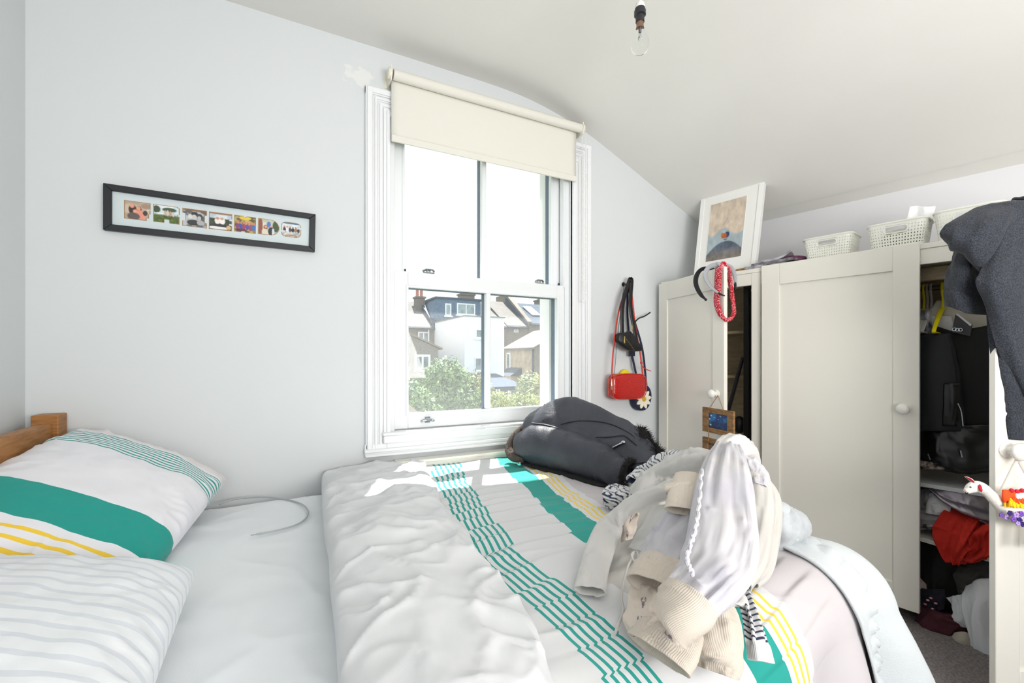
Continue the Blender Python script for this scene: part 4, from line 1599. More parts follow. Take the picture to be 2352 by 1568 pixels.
# ================================================================== THINGS ON TOP OF AND HANGING ON THE WARDROBE
def lerp4(c, u, v):
    return (c[0] * (1 - u) + c[1] * u) * (1 - v) + (c[3] * (1 - u) + c[2] * u) * v


# leaning picture
a_bl, a_br = onW(1592, 628, 0.085), onW(1733, 612, 0.085)
a_bl[2] = a_br[2] = WZ + 0.001
a_tl, a_tr = onW(1611, 450, 0.20), onW(1756, 407, 0.20)
zt = (a_tl[2] + a_tr[2]) / 2
a_tl[2] = a_tr[2] = zt
AQ = (a_tl, a_tr, a_br, a_bl)
an = np.cross(a_tr - a_tl, a_bl - a_tl)
an /= np.linalg.norm(an)
if np.dot(an, CAM - a_tl) < 0:
    an = -an
art = thing('framed_picture', 'white framed painting of a hill leaning on top of the wardrobe', 'picture', (a_bl + a_br) / 2)
m_wf = mat('picture_white', S(240, 240, 238), 0.45)
fw, fh = 0.07, 0.052
for quad in (((0, 0), (1, 0), (1 - fw, fh), (fw, fh)), ((0, 1), (fw, 1 - fh), (1 - fw, 1 - fh), (1, 1)), ((0, 0), (fw, fh), (fw, 1 - fh), (0, 1)), ((1, 0), (1, 1), (1 - fw, 1 - fh), (1 - fw, fh))):
    b = MB().prism([lerp4(AQ, u, v) for u, v in quad], -an * 0.030)
    obj('frame_bar', b, m_wf, art, bevel=0.0015)
b = MB().prism([lerp4(AQ, u, v) - an * 0.005 for u, v in ((fw, fh), (1 - fw, fh), (1 - fw, 1 - fh), (fw, 1 - fh))], -an * 0.012)
obj('mount_board', b, mat('mount_white', S(236, 236, 233), 0.7), art)


def art_col(U, V):
    n = fbm(U * 9, V * 9, 301, 3)[..., None]
    sky = np.array(S(206, 190, 172)) * (1 + 0.16 * n)
    c = sky * np.ones(U.shape + (3,))
    cl = sst(0.0, 0.04, V - (0.55 + 0.03 * np.sin(U * 9 + 1) + 0.05 * vn(U * 6, U * 0, 303) - 0.05 * np.exp(-((U - 0.5) / 0.35) ** 2)))[..., None]
    c = c * (1 - cl) + np.array(S(166, 180, 186)) * (1 + 0.12 * n) * cl
    hl = sst(0.0, 0.012, V - (0.69 + 0.75 * (U - 0.52) ** 2))[..., None]
    c = c * (1 - hl) + (np.array(S(92, 104, 124)) * (1 + 0.3 * n) * (1 - sst(0.72, 1, V))[..., None] + np.array(S(120, 112, 104)) * (1 + 0.4 * n) * sst(0.72, 1, V)[..., None]) * hl
    for cu, cv, ru, rv, k in ((0.55, 0.590, 0.075, 0.055, S(32, 52, 96)), (0.47, 0.600, 0.085, 0.050, S(176, 92, 36)), (0.42, 0.575, 0.04, 0.03, S(190, 110, 50)), (0.52, 0.665, 0.05, 0.012, S(60, 64, 80))):
        w = (1 - sst(0.7, 1.1, ((U - cu) / ru) ** 2 + ((V - cv) / rv) ** 2))[..., None]
        c = c * (1 - w) + np.array(k) * w
    ln = (1 - sst(0.004, 0.010, np.abs((U - 0.47) + (V - 0.36) * 1.0)) ) * (V > 0.30) * (V < 0.42)
    c = c * (1 - 0.6 * ln[..., None])
    return np.clip(c, 0, 1)


n = 70
U, V = np.meshgrid(np.linspace(0, 1, n), np.linspace(0, 1, n), indexing='ij')
P = np.zeros((n, n, 3))
for i in range(n):
    for j in range(n):
        P[i, j] = lerp4(AQ, 0.185 + 0.575 * U[i, j], 0.145 + 0.665 * V[i, j]) - an * 0.0042
b = MB().grid(P, art_col(U, V))
pa = obj('painting', b, PRINT, art, smooth=False)
bev = [(-0.012, -0.010, 1.012, 0.0), (-0.012, 1.0, 1.012, 1.010), (-0.012, 0.0, 0.0, 1.0), (1.0, 0.0, 1.012, 1.0)]
b = MB()
for u0, v0, u1, v1 in bev:
    b.prism([lerp4(AQ, 0.185 + 0.575 * u, 0.145 + 0.665 * v) - an * 0.0032 for u, v in ((u0, v0), (u1, v0), (u1, v1), (u0, v1))], -an * 0.003)
obj('mount_edge', b, m_wf, art, kind='stuff')

# papers, magazines, cap


def flat_pile(name, px0, px1, y0, y1, z, th, yaw, m, label, cat, group=None, curl=0.0):
    x0, x1 = toW(onW(px0, 620, y0))[0], toW(onW(px1, 620, y0))[0]
    cx, cy = (x0 + x1) / 2, (y0 + y1) / 2
    ctrl = []
    for v in (-1, 0, 1):
        row = []
        for u in (-1, -0.3, 0.4, 1):
            lx, ly_ = u * (x1 - x0) / 2, v * (y1 - y0) / 2
            row.append(wl(cx + lx * math.cos(yaw) - ly_ * math.sin(yaw), cy + lx * math.sin(yaw) + ly_ * math.cos(yaw), z + th + curl * max(0, u + 0.3) ** 2))
        ctrl.append(row)
    b = patch(ctrl, 8, 14, th, toward=(0, 0, 9))
    o = obj(name, b, m, smooth=30)
    return tag(o, label, cat, group)


MG = mat('magazine_grey', S(150, 146, 156), 0.35, col2=S(60, 56, 66), vscale=30)
flat_pile('magazine', 1706, 1800, 0.004, 0.22, WZ + 0.0005, 0.014, 0.12, mat('magazine_dark', S(50, 48, 54), 0.35, col2=S(200, 198, 204), vscale=26), 'dark covered magazine at the bottom of the stack beside the leaning picture', 'magazine', 'magazines on the wardrobe')
flat_pile('magazine', 1728, 1828, 0.012, 0.23, WZ + 0.0155, 0.014, -0.10, MG, 'grey magazine in the middle of the stack beside the leaning picture', 'magazine', 'magazines on the wardrobe')
flat_pile('magazine', 1738, 1800, 0.03, 0.24, WZ + 0.0310, 0.010, 0.25, mat('magazine_pale', S(206, 204, 208), 0.4, col2=S(130, 126, 136), vscale=18), 'pale curling magazine on top of the stack beside the picture', 'magazine', 'magazines on the wardrobe', curl=0.022)
q = onW(1817, 606, 0.10)
cq = wl(toW(q)[0], 0.12, WZ)
cap = thing('purple_cap', 'dark purple cap with an orange pattern lying on the wardrobe', 'cap', cq)
b = MB()
pr = curve([np.array(v_, float) for v_ in ((0.085, 0, 0.002), (0.084, 0, 0.018), (0.070, 0, 0.040), (0.040, 0, 0.052), (0.001, 0, 0.055))], 14)
b.lathe(cq, (0, 0, 1), [(r[0], r[2]) for r in pr], 28)
obj('crown', b, mat('cap_purple', S(62, 34, 92), 0.7, col2=S(150, 70, 40), vscale=46), cap, smooth=True)
b = MB().tube([cq + np.array((0.087 * math.cos(a), 0.087 * math.sin(a), 0.014)) for a in np.linspace(0, 2 * math.pi, 40, endpoint=False)], 0.006, 8, closed=True)
obj('brim', b, mat('cap_dark', S(26, 22, 32), 0.7), cap)
q = wl(toW(onW(1702, 622, 0.02))[0], 0.03, WZ)
b = MB().tube(curve([q + E1 * (-0.05) + (0, 0, 0.006), q + (0, 0, 0.012), q + E1 * 0.045 + (0, 0, 0.007)], 14), [0.003] + [0.006] * 12 + [0.004], 8)
tag(obj('hair_clip', b, mat('tan_wood', S(186, 148, 92), 0.5, col2=S(110, 74, 44), vscale=40)), 'small tan hair clip on the wardrobe edge below the painting', 'hair clip')

# perforated baskets
BW, BD, BH = 0.205, 0.165, 0.118
m_bk = mat('basket_white', S(236, 237, 228), 0.4)
bk1c = wl(toW(onW(1897, 560, 0.045))[0], 0.045 + BD / 2, WZ)


def basket(loc, label):
    t = thing('basket', label, 'basket', loc, WROT, 'perforated baskets on the wardrobe')
    per = []
    r = 0.03
    for (cx, cy, a0) in ((BW / 2 - r, -BD / 2 + r, -90), (BW / 2 - r, BD / 2 - r, 0), (-BW / 2 + r, BD / 2 - r, 90), (-BW / 2 + r, -BD / 2 + r, 180)):
        for k in range(7):
            a = math.radians(a0 + 15 * k)
            per.append((cx + r * math.cos(a), cy + r * math.sin(a)))
    per = np.array(per + [per[0]])
    d = np.concatenate([[0], np.cumsum(np.linalg.norm(np.diff(per, axis=0), axis=1))])
    nc, nr = 64, 9
    cells = np.linspace(0, d[-1], nc + 1)[:-1]
    # start in the middle of the front edge
    ring = np.stack([np.interp(cells, d, per[:, 0]), np.interp(cells, d, per[:, 1])], axis=1)

    def pt(i, fr, h):
        i2 = int(i) % nc
        p = ring[i2] * (1 - fr) + ring[(i2 + 1) % nc] * fr
        s = 0.86 + 0.14 * h
        return np.array((p[0] * s, p[1] * s, 0.004 + h * (BH - 0.010)))
    b = MB()
    slot = []
    for j in range(nr):
        h0, h1 = j / nr, (j + 1) / nr
        for i in range(nc):
            c4 = [pt(i, 0, h0), pt(i, 1, h0), pt(i, 1, h1), pt(i, 0, h1)]
            mid = sum(c4) / 4
            if mid[1] < -BD / 2 * 0.8 and abs(mid[0]) < 0.036 and 0.60 < (h0 + h1) / 2 < 0.84:
                continue
            if mid[1] > BD / 2 * 0.8 and abs(mid[0]) < 0.036 and 0.60 < (h0 + h1) / 2 < 0.84:
                continue
            if j in (0, nr - 1):
                b.add(c4, [(0, 1, 2, 3)])
                continue
            up = 0.62 if (i + j) % 2 else 0.40
            t3 = [mid + (c4[1] - c4[0]) * 0.0 + (c4[2] - c4[1]) * (up - 0.5 + (0.28 if (i + j) % 2 else -0.28)) * 0.9,
                  mid + (c4[1] - c4[0]) * (-0.30) + (c4[2] - c4[1]) * (0.22 if (i + j) % 2 == 0 else -0.22),
                  mid + (c4[1] - c4[0]) * (0.30) + (c4[2] - c4[1]) * (0.22 if (i + j) % 2 == 0 else -0.22)]
            if (i + j) % 2:      # apex up: apex, left-bottom, right-bottom
                b.add(c4 + t3, [(0, 1, 6, 5), (1, 2, 4, 6), (2, 3, 4), (3, 0, 5, 4)])
            else:
                b.add(c4 + t3, [(0, 1, 4), (1, 2, 6, 4), (2, 3, 5, 6), (3, 0, 4, 5)])
    w = obj('wall', b, m_bk, t, world=False, smooth=False, recalc=False)
    s = w.modifiers.new('thickness', 'SOLIDIFY')
    s.thickness = 0.0022
    b = MB().tube([np.array((p[0] * 1.01, p[1] * 1.01, BH - 0.006)) for p in ring], 0.004, 6, closed=True)
    obj('rim', b, m_bk, t, world=False)
    b = MB()
    b.add([(p[0] * 0.86, p[1] * 0.86, 0.004) for p in ring], [tuple(range(nc))])
    b.add([(p[0] * 0.86, p[1] * 0.86, 0.001) for p in ring], [tuple(range(nc - 1, -1, -1))])
    obj('base', b, m_bk, t, world=False)
    for sgn in (-1, 1):
        y_ = sgn * BD / 2 * (0.86 + 0.14 * 0.72)
        pts = []
        for k in range(24):
            a = 2 * math.pi * k / 24
            sx_ = 0.030 * (1 if math.cos(a) > 0 else -1) if abs(math.cos(a)) > 0.02 else 0
            pts.append((sx_ + 0.0115 * math.cos(a), y_, 0.004 + 0.722 * (BH - 0.01) + 0.0135 * math.sin(a)))
        b = MB().tube(pts, 0.0028, 6, closed=True)
        obj('handle_rim', b, m_bk, t, world=False)
    return t


bk = basket(bk1c, 'white perforated basket nearest the painting, leftmost of the three on the wardrobe')
bk2c = wl(toW(onW(2056, 540, 0.035))[0], 0.035 + BD / 2, WZ)
bk2 = dup(bk, bk2c, WROT, 'white perforated basket holding a white tissue, middle of the three', 'perforated baskets on the wardrobe')
bk3c = wl(toW(onW(2056, 540, 0.035))[0] + 0.222, 0.03 + BD / 2, WZ)
bk3 = dup(bk, bk3c, WROT, 'white perforated basket partly hidden behind the grey hoodie', 'perforated baskets on the wardrobe')
bk2.scale = (1.0, 1.0, 1.05)
bk3.scale = (1.0, 1.0, 1.1)
# tissue and the dark things in the middle basket
rows = []
for py, yy_ in ((474, 0.13), (490, 0.12), (512, 0.11), (530, 0.11)):
    rows.append([onW(px, py - 2 * (k % 2), yy_ + 0.015 * (k % 2)) for k, px in enumerate((2090 - (py - 474) * 0.25, 2106, 2122, 2150 - (py - 474) * 0.2))])
b = patch(rows, 16, 20, 0.001, creases(0.003, 3, 6, 401))
tag(obj('tissue', b, mat('tissue_white', S(246, 246, 248), 0.9), smooth=True), 'white tissue sticking up out of the middle basket', 'tissue')
q = bk2c + np.array((0, 0, 0.012))
b = MB()
for k in range(3):
    b.ell(q + E1 * (-0.035 + 0.04 * k) + EB * (-0.03 + 0.012 * k) + (0, 0, 0.035), 0.024, 0.03, 0.036, 12, 8)
tag(obj('dark_bundle', b, mat('bundle_dark', S(52, 44, 40), 0.5, col2=S(150, 130, 80), vscale=30)), 'dark bundle seen through the handle hole of the middle basket', 'bundle', kind='stuff')

# headbands and bandana over the left door
LDN = np.array(ldoor(0.3, 1.0, 1.0)) - np.array(ldoor(0.3, 0.0, 1.0))


def onL(px, py, w):
    """pixel -> point on a plane w out from the left door's inner face"""
    return onP(px, py, ldoor(0.3, w, 1.0), LDN)


DARK = mat('headband_black', S(28, 28, 32), 0.6)
GRYC = mat('headband_grey', S(168, 172, 178), 0.8, bump=0.2, bscale=200)


def band(path, r, m, parent, name, fl=0.38, n=40):
    p = curve(path, n)
    rr = r if np.isscalar(r) else np.array(crb(len(r), n) @ np.array(r, float))
    b = MB().tube(p, rr, 10, flat=fl)
    return obj(name, b, m, parent)


q = onL(1610, 640, 0.05)
h1 = thing('black_headband', 'black headband hooked over the corner of the left wardrobe door', 'headband', q)
band([onL(1621, 688, 0.055), onL(1610, 677, 0.058), onL(1599, 655, 0.060), onL(1599, 636, 0.056), onL(1608, 621, 0.045), onL(1622, 616, 0.025), onL(1640, 620, -0.015), onL(1650, 634, -0.04)], [0.008, 0.015, 0.016, 0.015, 0.013, 0.013, 0.011, 0.006], DARK, h1, 'band')
b = MB().ell(onL(1621, 688, 0.055), 0.007, 0.007, 0.007, 10, 8)
obj('end_cap', b, mat('headband_tip', S(16, 16, 18), 0.4), h1)
h2 = thing('grey_headband', 'grey knotted headband looped over the left wardrobe door, in front of the bandana', 'headband', onL(1640, 640, 0.06))
band([onL(1650, 672, 0.070), onL(1636, 662, 0.075), onL(1624, 645, 0.075), onL(1620, 628, 0.068), onL(1628, 614, 0.052), onL(1645, 608, 0.030), onL(1662, 608, 0.008), onL(1678, 613, -0.03), onL(1687, 630, -0.055), onL(1690, 655, -0.06)], [0.009, 0.012, 0.014, 0.013, 0.012, 0.014, 0.012, 0.010, 0.010, 0.007], GRYC, h2, 'band', 0.5)
b = MB()
kq = onL(1654, 607, 0.018)
b.ell(kq, 0.018, 0.013, 0.011, 14, 10).ell(kq + (0.010, -0.004, 0.006), 0.008, 0.007, 0.010, 10, 8).ell(kq + (-0.010, 0.004, 0.004), 0.009, 0.007, 0.008, 10, 8)
obj('knot', b, GRYC, h2, kind='stuff')
band([onL(1648, 671, 0.068), onL(1656, 676, 0.066), onL(1664, 679, 0.062)], [0.007, 0.007, 0.005], DARK, h2, 'tip', 0.6, 10)
band([onL(1688, 648, -0.058), onL(1689, 658, -0.058), onL(1688, 666, -0.058)], [0.007, 0.007, 0.004], DARK, h2, 'tip', 0.6, 10)


def bandana_mat():
    m, t, b = new_mat('red_bandana')
    b.inputs['Roughness'].default_value = 0.8
    tcn = N(t, 'ShaderNodeTexCoord')
    n = N(t, 'ShaderNodeTexNoise', Scale=34.0, Detail=1.0, Distortion=1.6)
    t.links.new(tcn.outputs['Object'], n.inputs['Vector'])
    mu = N(t, 'ShaderNodeMath', operation='MULTIPLY')
    t.links.new(n.outputs['Fac'], mu.inputs[0])
    mu.inputs[1].default_value = 6.0
    fr = N(t, 'ShaderNodeMath', operation='FRACT')
    t.links.new(mu.outputs[0], fr.inputs[0])
    cp = N(t, 'ShaderNodeMath', operation='COMPARE')
    t.links.new(fr.outputs[0], cp.inputs[0])
    cp.inputs[1].default_value = 0.5
    cp.inputs[2].default_value = 0.10
    mx = N(t, 'ShaderNodeMix', data_type='RGBA')
    mx.inputs['A'].default_value = S(186, 12, 34) + (1,)
    mx.inputs['B'].default_value = S(240, 190, 200) + (1,)
    t.links.new(cp.outputs[0], mx.inputs['Factor'])
    t.links.new(mx.outputs['Result'], b.inputs['Base Color'])
    return m


bp_ = [(1651, 613, 0.030, 0.024), (1649, 640, 0.034, 0.024), (1648, 668, 0.036, 0.023), (1646, 690, 0.034, 0.021), (1650, 710, 0.034, 0.017), (1658, 726, 0.032, 0.012), (1669, 735, 0.015, 0.009), (1680, 730, -0.01, 0.009), (1686, 718, -0.02, 0.011), (1684, 700, -0.02, 0.010), (1680, 670, -0.02, 0.014), (1676, 640, -0.018, 0.016), (1672, 616, -0.016, 0.016), (1664, 609, 0.008, 0.018), (1652, 611, 0.028, 0.020)]
b = sleeve([onL(px, py, w) for px, py, w, _ in bp_], [a * 1.0 for *_, a in bp_], [0.006, 0.006, 0.006, 0.006, 0.007, 0.008, 0.008, 0.008, 0.007, 0.007, 0.006, 0.005, 0.005, 0.005, 0.005], 18, 110, up=[LDN] * 15, disp=screases(0.003, 14, 2, 411), open_end=False)
bn = tag(obj('red_bandana', b, bandana_mat(), smooth=True), 'red paisley bandana looped around the free edge of the left wardrobe door', 'bandana')

# twin wooden photo frame on the left knob
FQ = [onL(1613, 934, 0.085), onL(1684, 945, 0.085), onL(1687, 1006, 0.085), onL(1617, 999, 0.085)]
ww, hh_ = np.linalg.norm(FQ[1] - FQ[0]), 0
FQ[2] = FQ[1] * np.array((1, 1, 0)) + np.array((0, 0, FQ[2][2]))
FQ[3] = FQ[0] * np.array((1, 1, 0)) + np.array((0, 0, FQ[2][2]))
FQ[1][2] = FQ[0][2]
ln = LDN / np.linalg.norm(LDN)
hf = thing('hanging_photo_frame', 'two small rough wooden frames strung together on the left wardrobe knob', 'picture frame', (FQ[2] + FQ[3]) / 2)
m_rw = mat('rough_wood', S(160, 122, 78), 0.75, col2=S(120, 86, 52), vscale=14, stretch=(2, 2, 9), bump=0.3, bscale=120)


def star_col(U, V):
    n = sst(-0.6, 0.6, fbm(U * 4, V * 3, 421, 3))[..., None]
    c = np.array(S(20, 52, 110)) * (1 - n) + np.array(S(30, 110, 170)) * n
    c = c * (1 - 0.5 * sst(0.4, 1, V))[..., None]
    for k, (cu, cv, r_) in enumerate(((0.14, 0.18, 0.06), (0.05, 0.42, 0.06), (0.3, 0.28, 0.03), (0.62, 0.14, 0.035), (0.1, 0.8, 0.06), (0.52, 0.35, 0.02), (0.8, 0.1, 0.02), (0.55, 0.86, 0.02))):
        w = (1 - sst(0.1, 1.2, ((U - cu) ** 2 + (V - cv) ** 2) / r_ ** 2))[..., None]
        c = c * (1 - w) + np.array(S(170, 230, 245)) * w
    return c


def wood_frame(Q, drop, mate):
    Q = [q_ - np.array((0, 0, drop)) for q_ in Q]
    fu_, fv_ = 0.19, 0.20
    first = None
    for quad in (((0, 0), (1, 0), (1, fv_), (0, fv_)), ((0, 1 - fv_), (1, 1 - fv_), (1, 1), (0, 1)), ((0, fv_), (fu_, fv_), (fu_, 1 - fv_), (0, 1 - fv_)), ((1 - fu_, fv_), (1, fv_), (1, 1 - fv_), (1 - fu_, 1 - fv_))):
        b = MB().prism([lerp4(Q, u, v) for u, v in quad], -ln * 0.012)
        obj('wooden_bar', b, m_rw, hf, bevel=0.0015)
    k = 26
    U_, V_ = np.meshgrid(np.linspace(0, 1, k), np.linspace(0, 1, k), indexing='ij')
    P_ = np.zeros((k, k, 3))
    for i in range(k):
        for j in range(k):
            P_[i, j] = lerp4(Q, fu_ + (1 - 2 * fu_) * U_[i, j], fv_ + (1 - 2 * fv_) * V_[i, j]) - ln * 0.006
    b = MB().grid(P_, mate(U_, V_))
    obj('snapshot', b, PRINT, hf, smooth=False)
    return Q


wood_frame(FQ, 0.0, star_col)
fh_ = FQ[0][2] - FQ[3][2]
Q2 = wood_frame(FQ, fh_ + 0.028, paint(field(S(70, 50, 48), S(120, 90, 80), 3, 3, 431), [(0.4, 0.5, 0.2, 0.3, S(190, 140, 120))]))
STR = mat('twine', S(150, 116, 76), 0.8)
kn = onL(1649, 906, 0.075)
for u in (0.24, 0.74):
    e = lerp4(FQ, u, 0.06) + ln * 0.003
    b = MB().tube([kn + (0, 0, -0.004), e * np.array((1, 1, 1)), lerp4(FQ, u, 0.16) + ln * 0.003], 0.0016, 6)
    obj('string', b, STR, hf)
    for a0_, a1_ in ((lerp4(FQ, u, 0.88), lerp4(Q2, u, 0.12)),):
        b = MB().tube([a0_ + ln * 0.003, (a0_ + a1_) / 2 + ln * 0.006 + E1 * 0.003, a1_ + ln * 0.003], 0.0026, 6)
        obj('cord_link', b, STR, hf)

# black frame standing in the left-hand compartment
bx0, bx1 = toW(onW(1707, 850, 0.12)), toW(onW(1724, 850, 0.12))
zt_ = onW(1712, 664, 0.12)[2]
st = thing('black_stand', 'black metal stand kept upright inside the ajar left wardrobe section', 'stand', wl(bx0[0], 0.12, 0.0))
MB_ = mat('black_metal', S(30, 30, 34), 0.4, 0.2)
b = MB().prism([wl(bx0[0], 0.12, 0.0), wl(bx0[0] + 0.030, 0.12, 0.0), wl(bx0[0] + 0.030, 0.12, zt_), wl(bx0[0], 0.12, zt_)], EB * 0.03)
obj('upright', b, MB_, st, bevel=0.003)
b = MB().prism([wl(bx0[0] + 0.036, 0.125, 0.0), wl(bx0[0] + 0.052, 0.125, 0.0), wl(bx0[0] + 0.052, 0.125, zt_ - 0.015), wl(bx0[0] + 0.036, 0.125, zt_ - 0.015)], EB * 0.02)
obj('upright', b, MB_, st, bevel=0.003)
b = MB().prism([wl(bx0[0], 0.12, zt_), wl(bx0[0] + 0.055, 0.12, zt_), wl(bx0[0] + 0.055, 0.12, zt_ + 0.02), wl(bx0[0], 0.12, zt_ + 0.02)], EB * 0.03)
obj('top_bar', b, MB_, st, bevel=0.003)
b = MB().tube([onW(1706, 820, 0.14), onW(1672, 945, 0.14)], 0.011, 8)
obj('strut', b, MB_, st)
b = MB().ell(onW(1698, 975, 0.20), 0.04, 0.04, 0.05, 14, 10)
obj('foot_pad', b, MB_, st)


# ================================================================== INSIDE THE OPEN WARDROBE
def xpx(px, y, z=1.2):
    return toW(onW(px, 800, y))[0]


m_hy, m_hw = mat('hanger_yellow', S(236, 220, 20), 0.35), mat('hanger_grey', S(196, 192, 188), 0.4)
RZ = WZ - 0.155


def hanger(x, m, label, z=0.0, yaw=0.0):
    t = thing('clothes_hanger', label, 'hanger', wl(x, 0.27, RZ - 0.10), WROT, 'hangers on the wardrobe rail')
    b = MB()
    pts = [(0, 0.012, 0.088), (0, 0.018, 0.106), (0, 0.008, 0.117), (0, -0.008, 0.116), (0, -0.017, 0.100), (0, -0.012, 0.080), (0, 0.004, 0.058), (0, 0.008, 0.040), (0, 0, 0.022), (0, 0, 0.0)]
    b.tube(curve([np.array(p, float) for p in pts], 36), 0.0045, 8)
    obj('hook', b, m, t, world=False)
    for sgn in (-1, 1):
        b = MB()
        pts = curve([np.array((math.sin(yaw) * d, sgn * d, h)) for d, h in ((0.0, 0.006), (0.05, -0.012), (0.12, -0.048), (0.185, -0.088), (0.205, -0.105))], 18)
        b.tube(pts, np.linspace(0.011, 0.006, 18), 8, flat=0.6)
        obj('arm', b, m, t, world=False)
    b = MB().tube([np.array((0, -0.200, -0.104)), np.array((0, 0.200, -0.104))], 0.0045, 8)
    obj('bar', b, m, t, world=False)
    return t


hy = hanger(xpx(2122, 0.27), m_hy, 'yellow plastic hanger nearest the shut middle door')
hw1 = hanger(xpx(2130, 0.27), m_hw, 'pale grey hanger, first of two behind the yellow one')
dup(hw1, wl(xpx(2139, 0.27), 0.27, RZ - 0.10), WROT, 'pale grey hanger, second of two behind the yellow one', 'hangers on the wardrobe rail')
ap = onW(2163, 698, 0.20)
dup(hy, wl(toW(ap)[0], 0.22, RZ - 0.105), WROT, 'yellow hanger with arms showing just left of the hoodie cuff', 'hangers on the wardrobe rail')


def wpatch(name, label, cat, rows, m, nu=30, nv=24, thick=0.004, disp=None, smooth=True, colf=None, parent=None, group=None):
    A = [[onW(px, py, y) for (px, py, y) in row] for row in rows]
    b = patch(A, nu, nv, thick, disp, colf)
    o = obj(name, b, m, parent, smooth=smooth)
    if parent is None:
        tag(o, label, cat, group)
    return o


def rows_of(spec):
    """spec: list of (py, [(px, y), ...])"""
    return [[(px, py + (dy[0] if dy else 0), y) for (px, y, *dy) in row] for py, row in spec]


BLK = mat('cloth_black', S(10, 10, 12), 0.8)
CHAR = mat('cloth_charcoal', S(34, 35, 40), 0.75, bump=0.2, bscale=150)
SHINY = mat('leather_shiny_black', S(14, 14, 17), 0.3)
wpatch('cream_blouse', 'cream blouse hanging at the back under the hoodie cuff', 'blouse', rows_of([(690, [(2150, .26), (2200, .24), (2300, .26)]), (730, [(2130, .22), (2205, .20), (2310, .22)]), (800, [(2125, .22), (2200, .20), (2320, .22)])]), mat('cloth_cream', S(206, 200, 188), 0.85), disp=creases(0.004, 2, 4, 501))
wpatch('white_vest', 'white vest hanging behind the black jacket', 'vest', rows_of([(726, [(2128, .17), (2150, .165), (2185, .17)]), (750, [(2130, .165), (2155, .16), (2190, .165)]), (790, [(2125, .165), (2155, .16), (2195, .165)])]), mat('cloth_white_wardrobe', S(206, 206, 206), 0.85), disp=creases(0.003, 2, 3, 503))
wpatch('sequin_top', 'silver and black patterned strap top beside the middle door', 'top', rows_of([(712, [(2113, .15), (2124, .145), (2132, .15)]), (740, [(2112, .14), (2126, .135), (2140, .14)]), (780, [(2110, .14), (2128, .135), (2148, .14)])]), mat('cloth_sequin', S(34, 34, 38), 0.4, 0.3, col2=S(170, 172, 178), vscale=60, stretch=(1, 1, 0.35)))
jk = thing('black_dress', 'long plain black dress hanging at the right of the wardrobe opening', 'dress', onW(2215, 1000, 0.14))
wpatch('dress_body', '', '', rows_of([(748, [(2150, .15), (2190, .14, 12), (2230, .135, 6), (2330, .15, -12)]), (850, [(2150, .13), (2200, .12), (2240, .12), (2330, .13)]), (950, [(2150, .13), (2200, .12), (2240, .12), (2330, .13)]), (1040, [(2160, .14), (2200, .13), (2240, .13), (2330, .14)])]), BLK, disp=creases(0.006, 2, 5, 507), parent=jk)
A = [[onW(px, py, 0.125) for px, py in r] for r in (((2194, 722), (2234, 745)), ((2186, 762), (2228, 772)))]
b = patch(A, 6, 6, 0.004)
obj('neck_panel', b, SHINY, jk)
for px, py in ((2199, 757), (2206, 757), (2192, 756)):
    c = onW(px, py, 0.115)
    b = MB().tube([c + 0.006 * (math.cos(a) * E1 + math.sin(a) * np.array((0, 0, 1.0))) for a in np.linspace(0, 2 * math.pi, 16, endpoint=False)], 0.002, 6, closed=True)
    obj('metal_ring', b, CHROME, jk)
b = MB().prism([onW(px, py, 0.12) for px, py in ((2196, 722), (2199, 719), (2232, 745), (2229, 749))], EB * 0.004)
obj('white_strap', b, mat('strap_white', S(210, 212, 214), 0.6), jk)
bj = thing('black_jacket', 'charcoal black jacket with a shiny flap pocket hanging beside the middle door', 'jacket', onW(2160, 990, 0.09))
wpatch('jacket_body', '', '', rows_of([(766, [(2106, .10), (2140, .085), (2170, .085), (2186, .10)]), (850, [(2104, .085), (2140, .065), (2180, .07), (2205, .095)]), (930, [(2104, .08), (2140, .06), (2188, .065), (2214, .095)]), (990, [(2104, .09), (2140, .07), (2190, .075), (2218, .10)])]), CHAR, disp=creases(0.005, 2, 4, 511), parent=bj)
wpatch('pocket_flap', '', '', rows_of([(880, [(2168, .055), (2186, .050), (2206, .060)]), (930, [(2166, .05), (2186, .045), (2204, .055)]), (978, [(2164, .055), (2182, .05), (2198, .06)])]), SHINY, 20, 14, disp=creases(0.003, 2, 3, 513), parent=bj)
b = MB().tube(curve([onW(px, py, 0.05) for px, py in ((2200, 926), (2208, 945), (2212, 978))], 12), 0.0018, 6)
obj('zip', b, CHROME, bj)
lj = thing('leather_jacket', 'shiny black leather jacket with two silver zips at the bottom of the rail', 'jacket', onW(2190, 1085, 0.10))
wpatch('jacket_body', '', '', rows_of([(975, [(2104, .11), (2150, .09), (2200, .09), (2290, .11)]), (1020, [(2104, .09), (2150, .07), (2205, .07), (2292, .10)]), (1060, [(2104, .09), (2150, .065), (2210, .065, 8), (2294, .095, 6)]), (1074, [(2104, .10), (2150, .08), (2210, .08, 14), (2294, .11, 6)])]), SHINY, disp=creases(0.009, 3, 5, 517), parent=lj)
for (xa_, ya_), (xb_, yb_) in (((2131, 1042), (2136, 1056)), ((2206, 1034), (2210, 1050))):
    b = MB().tube([onW(xa_, ya_, 0.055), onW(xb_, yb_, 0.055)], 0.0028, 6)
    obj('zip', b, CHROME, lj)
m_leo = mat('leopard_print', S(186, 170, 156), 0.8, col2=S(22, 18, 18), vscale=60, detail=1)
wpatch('leopard_scarf', 'leopard print scarf showing below the leather jacket', 'scarf', rows_of([(1056, [(2108, .075), (2150, .07), (2185, .075, 4)]), (1068, [(2108, .068), (2150, .062), (2192, .07, 4)]), (1078, [(2108, .075), (2150, .07), (2192, .08, 4)])]), m_leo, 12, 24)

